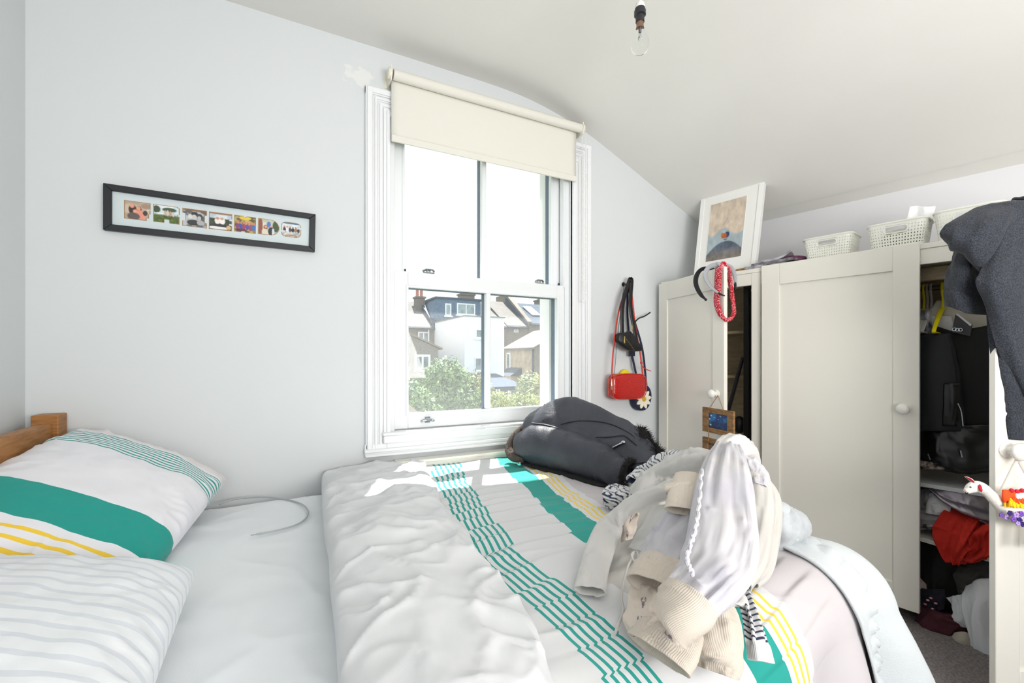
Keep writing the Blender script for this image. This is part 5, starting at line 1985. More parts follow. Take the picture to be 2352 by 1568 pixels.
# clothes on the sagging shelf: y, height worked out from the pixel
GW = mat('cloth_grey_marl', S(166, 164, 168), 0.9, col2=S(140, 138, 143), vscale=18)
wpatch('folded_jumper', 'grey marl jumper, upper of the folded two, left of the silver dress', 'jumper', rows_of([(1122, [(2108, .16), (2130, .14), (2150, .15)]), (1145, [(2106, .12), (2132, .10), (2160, .12)]), (1168, [(2106, .12), (2132, .10), (2160, .12)])]), GW, disp=creases(0.006, 2, 3, 521))
wpatch('folded_jumper', 'grey marl jumper, lower of the folded two, under the white t-shirt', 'jumper', rows_of([(1162, [(2106, .13), (2140, .11), (2190, .13)]), (1185, [(2106, .09), (2140, .075), (2188, .09)]), (1206, [(2106, .09), (2140, .08), (2180, .09)])]), GW, disp=creases(0.006, 4, 2, 523))
wpatch('folded_shirt', 'black and white patterned shirt squashed flat on the sagging shelf', 'shirt', rows_of([(1200, [(2106, .10), (2140, .085), (2176, .10)]), (1208, [(2106, .075), (2140, .07), (2172, .08)]), (1216, [(2106, .09), (2140, .085), (2166, .095)])]), mat('cloth_black_white', S(40, 40, 44), 0.8, col2=S(200, 200, 200), vscale=40))
wpatch('white_t_shirt', 'crumpled white t-shirt on the shelf under the silver dress', 't-shirt', rows_of([(1132, [(2134, .11), (2146, .10), (2160, .11)]), (1158, [(2128, .085), (2155, .07), (2184, .085, 6)]), (1178, [(2124, .08), (2150, .07, 4), (2176, .08, 8)])]), mat('cloth_white_shelf', S(222, 224, 228), 0.85), disp=creases(0.005, 3, 3, 527))
wpatch('silver_dress', 'shiny silver dress draped diagonally across the shelf', 'dress', rows_of([(1116, [(2132, .12), (2180, .10, 2), (2230, .10, 8), (2300, .12, 20)]), (1122, [(2134, .08), (2190, .06, 22), (2240, .06, 40), (2300, .08, 60)]), (1122, [(2134, .07), (2190, .05, 40), (2240, .05, 64), (2300, .07, 84)]), (1122, [(2134, .085), (2190, .065, 44), (2240, .065, 72), (2300, .085, 96)])]), mat('cloth_silver', S(160, 152, 162), 0.32, 0.75, bump=0.3, bscale=400), 40, 50, disp=lambda U, V: 0.012 * np.sin(U * 11 + 2 * V) * np.minimum(1, 4 * V + 0.2) + creases(0.003, 4, 4, 529)(U, V))
RED = mat('cloth_red', S(196, 38, 24), 0.85, bump=0.25, bscale=220)
red = thing('red_jumper', 'bright red jumper spilling over the edge of the sagging shelf', 'jumper', onW(2200, 1290, 0.04))
wpatch('jumper_body', '', '', rows_of([(1160, [(2184, .12), (2215, .10, 8), (2250, .10, 26), (2285, .12, 44)]), (1188, [(2160, .06), (2205, .045, 6), (2245, .045, 24), (2285, .07, 30)]), (1222, [(2146, .045), (2200, .025), (2240, .03, 10), (2280, .06, 14)]), (1256, [(2155, .04), (2195, .02, 4), (2225, .025, 6), (2262, .05)]), (1290, [(2174, .045), (2196, .03, 6), (2212, .03, 5), (2224, .045)])]), RED, 56, 56, disp=lambda U, V: 0.016 * ridge(V * 5 + 1.2 * U, U * 1.2 + V, 531) + 0.008 * crs(V * 5 + U, U * 4 - V * 2, 532, 3) + creases(0.004, 4, 4, 533)(U, V), parent=red)
wpatch('sleeve', '', '', rows_of([(1200, [(2236, .06), (2262, .055, 6), (2292, .06, 12)]), (1225, [(2226, .03), (2256, .02), (2292, .04)]), (1262, [(2228, .03), (2254, .025), (2290, .045)]), (1286, [(2212, .035), (2222, .03), (2236, .04)])]), RED, 40, 36, disp=lambda U, V: 0.016 * ridge(V * 4.5 + U * 1.5, U * 2 - V, 535) + creases(0.004, 4, 4, 537)(U, V), parent=red)

# heap on the wardrobe floor
wpatch('black_trousers', 'black trousers heaped in the dark under the shelf', 'trousers', rows_of([(1240, [(2104, .16), (2160, .14), (2240, .16)]), (1300, [(2104, .12), (2160, .10), (2235, .14)]), (1370, [(2104, .10), (2150, .09), (2220, .14)]), (1420, [(2104, .10), (2150, .09), (2220, .14)])]), BLK, disp=creases(0.01, 3, 3, 541))
wpatch('dark_grey_jumper', 'dark grey jumper slumped below the red jumper', 'jumper', rows_of([(1292, [(2195, .14), (2235, .12, -6), (2292, .14, -12)]), (1325, [(2192, .10), (2235, .08), (2294, .10)]), (1365, [(2200, .10), (2240, .09), (2296, .11)])]), mat('cloth_dark_grey', S(74, 72, 72), 0.9, bump=0.4, bscale=160), disp=creases(0.008, 3, 3, 543))
wpatch('pink_shoebox', 'pink and white shoebox corner beside the middle door', 'box', rows_of([(1316, [(2104, .07), (2128, .08, 26)]), (1346, [(2104, .07), (2128, .08, 18)]), (1362, [(2104, .075), (2120, .08, 8)])]), mat('box_pink', S(176, 140, 138), 0.7, col2=S(222, 218, 216), vscale=20), 8, 8, smooth=30)
wpatch('floral_blouse', 'black blouse with small pink and white flowers on the heap', 'blouse', rows_of([(1352, [(2104, .08), (2135, .065), (2170, .08)]), (1380, [(2104, .06), (2135, .045), (2172, .06)]), (1405, [(2104, .065), (2135, .05), (2166, .06)])]), mat('cloth_floral', S(22, 22, 34), 0.85, col2=S(30, 30, 46), vscale=40), disp=creases(0.007, 4, 4, 545))
b = MB()
for px, py, k in ((2138, 1373, 0), (2125, 1387, 1), (2149, 1385, 1), (2142, 1398, 1), (2131, 1378, 0)):
    b.ell(onW(px, py, 0.042), 0.006, 0.006, 0.004, 8, 6)
tag(obj('flower_trim', b, mat('flower_pink', S(226, 90, 140), 0.7, col2=S(236, 226, 232), vscale=14)), 'tiny pink and white flower trim on the black blouse', 'trim', kind='stuff')
MAR = mat('cloth_maroon', S(72, 28, 40), 0.9, bump=0.5, bscale=120)
mk_ = thing('maroon_cardigan', 'maroon knitted cardigan on the wardrobe floor', 'cardigan', onW(2150, 1460, 0.03))
wpatch('cardigan_body', '', '', rows_of([(1378, [(2100, .06), (2116, .05, 10), (2140, .05, 26), (2170, .06, 30)]), (1415, [(2100, .04), (2130, .015), (2165, .02), (2215, .05, 8)]), (1445, [(2100, .03), (2135, .0), (2175, .01), (2226, .04)]), (1468, [(2110, .03), (2140, .01), (2160, .015), (2200, .035, -12)])]), MAR, 40, 40, disp=lambda U, V: 0.010 * ridge(U * 3 + V * 2, V * 3, 547) + creases(0.004, 5, 5, 549)(U, V), parent=mk_)
WHO = mat('cloth_white_sweat', S(222, 225, 230), 0.9, bump=0.2, bscale=200)
wh = thing('white_hoodie', 'white hoodie tumbling out at the bottom of the wardrobe', 'hoodie', onW(2250, 1550, 0.0))
wpatch('hoodie_body', '', '', rows_of([(1330, [(2222, .08, 18), (2250, .06), (2300, .08)]), (1385, [(2212, .03), (2245, .0), (2302, .03)]), (1445, [(2220, .0), (2250, -.03), (2304, .0)]), (1510, [(2240, -.02), (2262, -.04), (2306, -.02)]), (1552, [(2264, -.02), (2280, -.03, 4), (2308, -.02, 6)])]), WHO, 50, 40, disp=lambda U, V: 0.009 * ridge(V * 3 + U * 1.5, U * 2, 551) + creases(0.003, 4, 4, 553)(U, V), parent=wh)
wpatch('sleeve', '', '', rows_of([(1372, [(2174, .07), (2200, .06, -6), (2226, .06, -8)]), (1392, [(2190, .04, 8), (2205, .03), (2230, .03)]), (1420, [(2184, .03), (2206, .02, 4), (2235, .02, 6)]), (1432, [(2196, .035), (2212, .03, 8), (2236, .03, 14)])]), WHO, 30, 30, disp=creases(0.005, 3, 3, 555), parent=wh)
wpatch('beige_sock', 'ribbed beige knitted sock on the carpet in front of the wardrobe', 'sock', rows_of([(1452, [(2190, .02), (2210, .0, -2), (2232, .01, 2)]), (1472, [(2182, .0), (2208, -.025), (2238, .0)]), (1492, [(2188, .0), (2212, -.02, 4), (2240, .0, 14)]), (1500, [(2198, .02), (2216, .01, 6), (2242, .02, 10)])]), mat('knit_beige', S(186, 178, 164), 0.95, bump=0.6, bscale=200), disp=lambda U, V: 0.002 * np.sin(V * 70))
wpatch('grey_cushion', 'grey fluffy cushion edge behind the white hoodie', 'cushion', rows_of([(1326, [(2210, .12), (2240, .11), (2280, .12)]), (1350, [(2205, .10), (2240, .09), (2285, .10)]), (1375, [(2212, .10), (2240, .09), (2285, .10)])]), mat('cloth_mid_grey', S(108, 104, 104), 0.95))


# ================================================================== BLACK JACKET ON THE BED
def surf_at(P, px, py, lift=0.004):
    d = P - CAM
    dep = d[..., 0] * SY + d[..., 1] * CYW
    x = HCX + HF * (d[..., 0] * CYW - d[..., 1] * SY) / dep
    y = HHY - HF * d[..., 2] / dep
    e = (x - px) ** 2 + (y - py) ** 2 + np.maximum(0, dep - dep.min()) * 60
    i = np.unravel_index(np.argmin(e), e.shape)
    r = ray(px, py)
    return CAM + r * (dep[i] - lift)


LEA = mat('jacket_leather', S(60, 62, 72), 0.46, col2=S(46, 48, 56), vscale=9, bump=0.7, bscale=150, bdist=0.002, spec=0.5)
FURB = mat('fur_black', S(14, 14, 16), 0.9)
FURR = mat('fur_brown', S(84, 74, 68), 0.95, bump=0.8, bscale=160, bdist=0.004)
jt = thing('leather_coat', 'black leather coat with dark fur lining lying on the bed under the window', 'coat', onD(1330, 1090, 1.85))
rws = [[(1192, 1000, 2.10), (1240, 985, 2.02), (1300, 990, 1.95), (1360, 1012, 1.86), (1420, 1052, 1.76), (1460, 1080, 1.68), (1512, 1072, 1.64)],
       [(1203, 972, 2.13), (1250, 955, 2.05), (1310, 956, 1.99), (1370, 975, 1.90), (1432, 1008, 1.80), (1480, 1040, 1.72), (1518, 1052, 1.67)],
       [(1222, 947, 2.19), (1268, 924, 2.12), (1320, 914, 2.07), (1356, 926, 2.00), (1424, 962, 1.90), (1475, 990, 1.80), (1514, 1030, 1.73)],
       [(1225, 960, 2.27), (1272, 940, 2.22), (1330, 936, 2.16), (1375, 955, 2.09), (1430, 985, 1.98), (1480, 1010, 1.88), (1516, 1042, 1.79)],
       [(1225, 1010, 2.30), (1275, 1000, 2.26), (1330, 1000, 2.20), (1375, 1010, 2.12), (1430, 1030, 2.02), (1480, 1040, 1.92), (1516, 1060, 1.82)]]
A = np.array([[onD(*q) for q in r] for r in rws])
JP = np.einsum('im,mnk,jn->ijk', crb(5, 70), A, crb(7, 90))
dispj = lambda U, V: 0.006 * ridge(V * 4 + U, U * 2 + V, 561) + 0.006 * fbm(U * 3, V * 5, 563, 3)
b = patch(A, 70, 90, 0.006, dispj)
obj('coat_body', b, LEA, jt, smooth=True)
# front panel with the sleeve in it
pth = [(1196, 1022, 2.10), (1232, 1024, 2.03), (1300, 1036, 1.92), (1370, 1060, 1.80), (1412, 1080, 1.73), (1442, 1090, 1.69)]
b = sleeve([onD(*q) for q in pth], [0.050, 0.065, 0.072, 0.066, 0.058, 0.055], [0.060, 0.088, 0.086, 0.074, 0.062, 0.056], 40, 100, disp=screases(0.008, 6, 1.6, 565, 0.5), open_end=True)
obj('sleeve', b, LEA, jt, smooth=True)


def polyline(pts, r, m, parent, name, P=JP, n=40, lift=0.010, world=None):
    c = curve([surf_at(P, px, py, lift) for px, py in pts], n)
    b_ = MB().tube(c, r, 8)
    return obj(name, b_, m, parent)


SEAM = mat('seam_black', S(24, 25, 30), 0.5)
polyline([(1222, 972), (1262, 978), (1340, 1003), (1395, 1034), (1449, 1066)], 0.0045, LEA, jt, 'seam', lift=0.022)
polyline([(1226, 978), (1262, 984), (1336, 1010), (1392, 1042), (1446, 1072)], 0.0022, SEAM, jt, 'seam', lift=0.026)
polyline([(1288, 974), (1320, 967), (1370, 967), (1410, 976), (1448, 996), (1464, 1012)], 0.0022, SEAM, jt, 'seam')
polyline([(1251, 927), (1247, 945), (1247, 966)], 0.0020, SEAM, jt, 'seam')
polyline([(1368, 1004), (1400, 1003), (1425, 1000), (1438, 1002), (1462, 1022)], 0.0022, SEAM, jt, 'seam', lift=0.012)
z0, z1 = surf_at(JP, 1407, 1027, 0.014), surf_at(JP, 1432, 1015, 0.014)
b = MB().tube([z0, (z0 + z1) / 2, z1], [0.004, 0.006, 0.009], 8, flat=0.5)
b.ell(z1, 0.010, 0.010, 0.007, 10, 8)
obj('zip_pull', b, CHROME, jt)
b = MB().tube([surf_at(JP, 1400, 1036, 0.008), surf_at(JP, 1428, 1020, 0.008)], 0.005, 6, flat=0.4)
obj('zip_pocket', b, FURB, jt)
b = patch([[surf_at(JP, x_, y_, 0.016) for x_, y_ in ((1449, 1060), (1470, 1056), (1487, 1055))], [surf_at(JP, x_, y_, 0.016) for x_, y_ in ((1450, 1066), (1470, 1062), (1487, 1061))]], 6, 16, 0.004)
obj('waist_tab', b, LEA, jt)


def fur(path, r, n_hair, ln, m, parent, name, seed=1, squash=0.8):
    rnd = random.Random(seed)
    p = curve(path, 40)
    rr = np.full(40, r) if np.isscalar(r) else crb(len(r), 40) @ np.array(r, float)
    b_ = MB().tube(p, rr, 14)
    T = np.gradient(p, axis=0)
    for _ in range(n_hair):
        i = rnd.randrange(40)
        t_ = T[i] / np.linalg.norm(T[i])
        v = np.array([rnd.gauss(0, 1) for _ in range(3)])
        v -= t_ * (v @ t_)
        v /= np.linalg.norm(v) + 1e-9
        o_ = p[i] + v * rr[i] * 0.9 + t_ * rnd.uniform(-1, 1) * 0.004
        s_ = np.cross(v, t_) * 0.0014
        tip = o_ + v * ln * rnd.uniform(0.5, 1.2) + np.array([rnd.gauss(0, 1) for _ in range(3)]) * ln * 0.35
        b_.add([o_ - s_, o_ + s_, tip], [(0, 1, 2)])
    return obj(name, b_, m, parent, recalc=False)


fur([onD(1470, 992, 1.85), onD(1474, 1004, 1.80), onD(1486, 1018, 1.77), onD(1504, 1034, 1.74), onD(1520, 1052, 1.69)], [0.024, 0.030, 0.026, 0.022, 0.020], 1500, 0.016, FURB, jt, 'fur_collar', 3)
cr_ = onD(1444, 1090, 1.685)
tdir = onD(1442, 1090, 1.69) - onD(1412, 1080, 1.73)
tdir /= np.linalg.norm(tdir)
s1_ = np.cross(tdir, (0, 0, 1.0))
s1_ /= np.linalg.norm(s1_)
u1_ = np.cross(s1_, tdir)
ring = [cr_ + 0.049 * math.cos(a) * s1_ + 0.050 * math.sin(a) * u1_ for a in np.linspace(0, 2 * math.pi, 14)]
fur(ring, 0.011, 900, 0.010, FURB, jt, 'fur_cuff', 5)
fur([onD(1220, 970, 2.20), onD(1198, 988, 2.18), onD(1178, 1010, 2.16), onD(1171, 1034, 2.13), onD(1180, 1050, 2.08), onD(1204, 1056, 2.04)], [0.016, 0.020, 0.022, 0.022, 0.020, 0.014], 900, 0.007, FURR, jt, 'fur_lining', 7)
b = sleeve([onD(1205, 1062, 2.06), onD(1260, 1074, 1.97), onD(1320, 1090, 1.86), onD(1380, 1108, 1.75), onD(1405, 1114, 1.71)], [0.03, 0.05, 0.05, 0.045, 0.03], [0.006, 0.012, 0.013, 0.012, 0.006], 16, 50, disp=screases(0.003, 5, 2, 567), open_end=False)
obj('lining', b, FURB, jt, smooth=True)


# ================================================================== THE PILE OF CLOTHES ON THE BED
def Zp(pts):
    return [onZ(px, py, z) for px, py, z in pts]


WHT = mat('jersey_white', S(202, 200, 198), 0.9, bump=0.25, bscale=420, bdist=0.0008, sheen=0.15)
WHT2 = mat('cotton_offwhite', S(197, 194, 189), 0.9, bump=0.25, bscale=320, bdist=0.0008, sheen=0.15)
LAV = mat('jersey_pale_lavender', S(200, 198, 201), 0.9, col2=S(184, 182, 194), vscale=7, bump=0.2, bscale=420, bdist=0.0008, sheen=0.15)
PAINTED = mat('printed_jersey', (0.8, 0.8, 0.8), 0.9, attr=True, bump=0.2, bscale=380, bdist=0.0008, sheen=0.15)


def rib_mat():
    m, t, b = new_mat('rib_cream')
    b.inputs['Base Color'].default_value = S(206, 196, 184) + (1,)
    b.inputs['Roughness'].default_value = 0.95
    uv = N(t, 'ShaderNodeUVMap')
    sx = N(t, 'ShaderNodeSeparateXYZ')
    t.links.new(uv.outputs['UV'], sx.inputs[0])
    mu = N(t, 'ShaderNodeMath', operation='MULTIPLY')
    t.links.new(sx.outputs['Y'], mu.inputs[0])
    mu.inputs[1].default_value = 2 * math.pi * 90
    sn = N(t, 'ShaderNodeMath', operation='SINE')
    t.links.new(mu.outputs[0], sn.inputs[0])
    bp = N(t, 'ShaderNodeBump', Strength=0.25, Distance=0.001)
    t.links.new(sn.outputs[0], bp.inputs['Height'])
    t.links.new(bp.outputs['Normal'], b.inputs['Normal'])
    return m


RIB = rib_mat()


def cloth(name, parent, path, a, b, m, seed, amp=0.006, n=36, seg=90, fu=5, fv=1.8, open_end=True, open_start=False, colf=None, up=None, label=None):
    P = Zp(path)
    mb_ = sleeve(P, a, b, n, seg, up=(0, 0, 1) if up is None else up, disp=screases(amp, fu, fv, seed, 0.5), colf=colf, open_end=open_end, open_start=open_start)
    return obj(name, mb_, m, parent, smooth=True, label=label)


# crumpled heap underneath
hp = thing('crumpled_sheet_top', 'crumpled off-white cotton top bundled at the bottom of the clothes pile', 'top', (0.95, -1.28, 0.62))
n1, n2 = 90, 70
a0, a1 = np.array((0.60, 0.70)), np.array((1.16, 0.92))
ax_ = a1 - a0
L_ = np.linalg.norm(ax_)
ax_ /= L_
pp_ = np.array((-ax_[1], ax_[0]))
U, V = np.meshgrid(np.linspace(-0.18, 1.14, n1), np.linspace(-1, 1, n2), indexing='ij')
half = 0.145 + 0.03 * vn(U * 3, U * 0, 601)
XX = a0[0] + ax_[0] * U * L_ + pp_[0] * V * half
YY = a0[1] + ax_[1] * U * L_ + pp_[1] * V * half - 2.1
edge = np.clip(1 - np.abs(V) ** 2.2, 0, 1) ** 0.6 * sst(-0.18, 0.12, U) * (1 - sst(1.0, 1.14, U))
ZZ = 0.605 + edge * (0.028 + 0.155 * sst(0.1, 0.85, U)) + edge * (0.016 * ridge(U * 4 + V, V * 1.6 - U * 2, 603) + 0.008 * fbm(U * 8, V * 4, 605, 2))
obj('top_body', MB().grid(np.stack([XX, YY, ZZ], axis=2)), WHT2, hp, smooth=True)
# vertical folds on its right
cloth('sleeve', hp, [(1700, 1062, 0.835), (1732, 1092, 0.81), (1744, 1150, 0.765), (1741, 1215, 0.72), (1722, 1285, 0.69), (1690, 1335, 0.67)], [0.022, 0.030, 0.030, 0.030, 0.032, 0.030], [0.016, 0.022, 0.022, 0.02, 0.018, 0.014], WHT2, 611, 0.007, fu=2, fv=3)
cloth('sleeve', hp, [(1715, 1085, 0.80), (1752, 1118, 0.775), (1768, 1165, 0.735), (1756, 1235, 0.69), (1738, 1300, 0.655), (1712, 1335, 0.645)], [0.018, 0.024, 0.026, 0.030, 0.032, 0.026], [0.016, 0.020, 0.02, 0.018, 0.014, 0.010], WHT2, 613, 0.007, fu=2, fv=3)
cloth('cuff', hp, [(1702, 1050, 0.85), (1728, 1068, 0.835), (1748, 1092, 0.815), (1746, 1118, 0.795)], [0.014, 0.020, 0.019, 0.014], [0.012, 0.015, 0.014, 0.010], LAV, 615, 0.006, fu=3)
b = patch([Zp(r) for r in ([(1635, 1378, 0.672), (1655, 1356, 0.685), (1680, 1352, 0.685), (1712, 1372, 0.672)],
                           [(1640, 1398, 0.662), (1662, 1380, 0.682), (1688, 1384, 0.676), (1720, 1392, 0.66)],
                           [(1644, 1404, 0.65), (1668, 1404, 0.672), (1695, 1398, 0.662), (1722, 1402, 0.65)])], 26, 40, 0.003, lambda U, V: 0.006 * np.sin(V * 15 + U))
obj('hem', b, WHT, hp, smooth=True)

# grey jumper bundle at the right
gj = thing('grey_jumper', 'pale grey fleece jumper bundled at the right edge of the clothes pile', 'jumper', onZ(1790, 1240, 0.64))
n1, n2 = 50, 40
U, V = np.meshgrid(np.linspace(0, 2 * math.pi, n1, endpoint=False), np.linspace(0.02, math.pi - 0.02, n2), indexing='ij')
c = onZ(1782, 1205, 0.672)
rr_ = 1 + 0.16 * vn(np.cos(U) * 1.6 + 3, V * 1.4 + np.sin(U), 621) + 0.10 * ridge(np.cos(U) * 2 + V, np.sin(U) * 2, 623)
P = np.stack([c[0] + 0.070 * rr_ * np.sin(V) * np.cos(U), c[1] + 0.070 * rr_ * np.sin(V) * np.sin(U), c[2] + 0.052 * rr_ * np.cos(V)], axis=2)
b = MB().grid(P, closeu=True)
b.F.append(tuple(i * n2 for i in range(n1)))
b.F.append(tuple(i * n2 + n2 - 1 for i in range(n1 - 1, -1, -1)))
obj('jumper_body', b, mat('fleece_grey', S(190, 195, 199), 0.95, col2=S(168, 172, 176), vscale=16, bump=0.7, bscale=420, bdist=0.002, sheen=0.4), gj, smooth=True)
b = sleeve([onZ(1768, 1170, 0.71), onZ(1792, 1176, 0.71), onZ(1808, 1205, 0.685), onZ(1806, 1238, 0.655)], [0.03, 0.035, 0.035, 0.024], [0.02, 0.024, 0.02, 0.012], 20, 40, disp=screases(0.004, 4, 2, 625), open_end=False)
obj('sleeve', b, mat('fleece_grey', S(190, 195, 199), 0.95), gj, smooth=True)


# striped navy and white top
def stripes(n_, w, c0, c1, axis='u', off=0.0, lo=-1, hi=2, wob=0.0):
    def f(U, V):
        k = (U if axis == 'u' else V)
        k2 = k + wob * vn(U * 6, V * 6, 631)
        s_ = np.abs(((k2 * n_ + off) % 1.0) - 0.5) < w / 2
        s_ = s_ & (k > lo) & (k < hi)
        return np.where(s_[..., None], np.array(c1), np.array(c0))
    return f


NV, OW = S(34, 40, 72), S(212, 213, 214)
stt = thing('striped_top', 'white top with navy stripes poking out of the clothes pile on both sides', 'top', onZ(1740, 1450, 0.62))
b = patch([Zp(r) for r in ([(1684, 1350, 0.668), (1700, 1346, 0.672), (1726, 1358, 0.668)], [(1696, 1385, 0.662), (1712, 1378, 0.668), (1740, 1392, 0.660)], [(1708, 1425, 0.656), (1728, 1420, 0.664), (1754, 1432, 0.652)],
                           [(1713, 1468, 0.648), (1738, 1468, 0.655), (1766, 1474, 0.640)], [(1716, 1512, 0.632), (1746, 1517, 0.636), (1779, 1524, 0.618)])], 120, 40, 0.004,
          lambda U, V: 0.004 * np.sin(V * 17 + 2 * U) * (1 - sst(0.75, 0.85, U)) + 0.0016 * np.sin(V * 95) * sst(0.76, 0.8, U),
          stripes(13, 0.36, OW, NV, 'u', hi=0.76, wob=0.01))
obj('top_hem', b, PAINTED, stt, smooth=True)
cloth('sleeve', stt, [(1560, 1048, 0.80), (1535, 1050, 0.79), (1508, 1062, 0.77), (1478, 1082, 0.74), (1452, 1104, 0.72)], [0.022, 0.028, 0.026, 0.024, 0.022], [0.014, 0.018, 0.018, 0.016, 0.012], PAINTED, 633, 0.006, seg=160, colf=stripes(15, 0.30, OW, NV, 'u', wob=0.05))
U, V = np.meshgrid(np.linspace(0, 2 * math.pi, 70, endpoint=False), np.linspace(0.02, math.pi - 0.02, 56), indexing='ij')
c = onZ(1420, 1140, 0.672)
rr_ = 1 + 0.14 * vn(np.cos(U) * 2 + 3, V * 1.6 + np.sin(U), 635) + 0.10 * ridge(np.cos(U) * 2 + V, np.sin(U) * 2 + V, 637)
P = np.stack([c[0] + 0.052 * rr_ * np.sin(V) * np.cos(U), c[1] + 0.046 * rr_ * np.sin(V) * np.sin(U), c[2] + 0.034 * rr_ * np.cos(V)], axis=2)
w_ = np.sin(P[..., 0] * 330 + P[..., 2] * 260 + 4 * vn(U * 2, V * 3, 639)) > 0.45
b = MB().grid(P, np.where(w_[..., None], np.array(NV), np.array(OW)), closeu=True)
b.F.append(tuple(i * 56 for i in range(70)))
b.F.append(tuple(i * 56 + 55 for i in range(69, -1, -1)))
obj('bunched_sleeve', b, PAINTED, stt, smooth=True)

# cream top with little stag prints
CRM, STAG = S(212, 200, 188), S(128, 116, 128)


def stag(marks):
    def f(U, V):
        c_ = np.ones(U.shape + (3,)) * np.array(CRM)
        d_ = np.zeros(U.shape, bool)
        for cu, cv, s_ in marks:
            x_, y_ = (V - cv) / s_, (U - cu) / s_
            d_ |= (x_ / 0.30) ** 2 + ((y_ - 0.25) / 0.38) ** 2 < 1           # head and neck
            d_ |= (x_ / 0.16) ** 2 + ((y_ - 0.75) / 0.22) ** 2 < 1
            r_ = np.hypot(x_, y_ + 0.45)
            d_ |= (np.abs(r_ - 0.48) < 0.09) & (y_ < 0.0) & (np.abs(x_) > 0.18)   # antlers
            d_ |= (np.abs(np.abs(x_) - 0.28) < 0.06) & (y_ < -0.35) & (y_ > -0.8)
        return np.where(d_[..., None], np.array(STAG), c_)
    return f


ct = thing('cream_pyjama_top', 'cream pyjama top with grey stag prints and wide ribbed hem, lowest in the pile', 'pyjama top', onZ(1510, 1480, 0.63))
b = patch([Zp(r) for r in ([(1448, 1345, 0.678), (1490, 1340, 0.695), (1540, 1350, 0.69)], [(1440, 1385, 0.665), (1490, 1385, 0.682), (1560, 1400, 0.685)], [(1432, 1425, 0.648), (1490, 1428, 0.676), (1570, 1450, 0.68)], [(1442, 1460, 0.640), (1510, 1470, 0.668), (1580, 1490, 0.67)])], 130, 130, 0.004,
          lambda U, V: 0.006 * ridge(U * 2 + V * 2, V * 2, 641) + 0.003 * fbm(U * 5, V * 5, 643, 2), stag([(0.30, 0.37, 0.11), (0.66, 0.33, 0.11), (0.55, 0.80, 0.10), (0.88, 0.75, 0.10)]))
obj('top_body', b, PAINTED, ct, smooth=True)
cloth('ribbed_hem', ct, [(1552, 1432, 0.665), (1535, 1458, 0.662), (1522, 1480, 0.655), (1509, 1502, 0.645)], [0.046, 0.052, 0.056, 0.058], [0.014, 0.018, 0.020, 0.022], RIB, 645, 0.005, fu=2, fv=3)
cloth('sleeve', ct, [(1632, 1395, 0.685), (1638, 1430, 0.672), (1645, 1475, 0.655), (1650, 1515, 0.635), (1648, 1545, 0.620)], [0.040, 0.042, 0.040, 0.036, 0.030], [0.018, 0.018, 0.018, 0.016, 0.012], RIB, 647, 0.008, fu=3, fv=4)
b = patch([Zp(r) for r in ([(1442, 1182, 0.725), (1455, 1176, 0.730), (1470, 1178, 0.73)], [(1422, 1212, 0.700), (1440, 1205, 0.712), (1462, 1205, 0.71)], [(1430, 1245, 0.672), (1442, 1240, 0.682), (1456, 1238, 0.68)])], 70, 60, 0.004,
          lambda U, V: 0.005 * ridge(U * 3, V * 3, 651), stag([(0.28, 0.6, 0.16), (0.82, 0.5, 0.15)]))
obj('bunched_cuff', b, PAINTED, ct, smooth=True)
b = MB().tube(curve(Zp([(1455, 1268, 0.672), (1449, 1283, 0.662), (1440, 1305, 0.655), (1431, 1340, 0.65), (1428, 1375, 0.648), (1432, 1402, 0.642), (1422, 1430, 0.638), (1412, 1455, 0.632)]), 50), 0.0026, 7)
obj('tie_string', b, WHT2, ct)
b = MB().tube(curve(Zp([(1460, 1264, 0.68), (1450, 1274, 0.675), (1457, 1288, 0.667), (1466, 1280, 0.674), (1460, 1264, 0.68)]), 24), 0.0024, 7)
obj('tie_bow', b, WHT2, ct)

# white long-sleeved top
wt = thing('white_long_sleeve_top', 'white long-sleeved top with one sleeve stretched left across the teal band', 'top', onZ(1400, 1300, 0.65))
b = patch([Zp(r) for r in ([(1500, 1165, 0.775), (1545, 1150, 0.80), (1600, 1155, 0.81)], [(1475, 1205, 0.735), (1530, 1200, 0.765), (1595, 1210, 0.775)], [(1452, 1238, 0.700), (1520, 1240, 0.725), (1575, 1245, 0.74)], [(1443, 1258, 0.676), (1490, 1270, 0.695), (1540, 1260, 0.71)])], 40, 40, 0.004,
          lambda U, V: 0.005 * ridge(U * 2 + V, V * 2, 661) + 0.003 * fbm(U * 4, V * 4, 663, 2))
obj('top_body', b, WHT, wt, smooth=True)
cloth('sleeve', wt, [(1575, 1112, 0.815), (1530, 1126, 0.80), (1480, 1146, 0.772), (1432, 1176, 0.735), (1400, 1212, 0.700), (1378, 1262, 0.670), (1364, 1310, 0.655), (1354, 1356, 0.645)], [0.028, 0.026, 0.026, 0.030, 0.034, 0.033, 0.031, 0.032], [0.016, 0.017, 0.017, 0.017, 0.015, 0.012, 0.011, 0.010], WHT, 665, 0.005, seg=130, fu=7)
cloth('sleeve', wt, [(1655, 1058, 0.855), (1610, 1060, 0.845), (1560, 1068, 0.825), (1515, 1085, 0.795), (1480, 1108, 0.765), (1455, 1130, 0.735)], [0.034, 0.036, 0.034, 0.030, 0.026, 0.02], [0.026, 0.028, 0.026, 0.022, 0.018, 0.012], WHT, 667, 0.010, seg=110, fu=4)

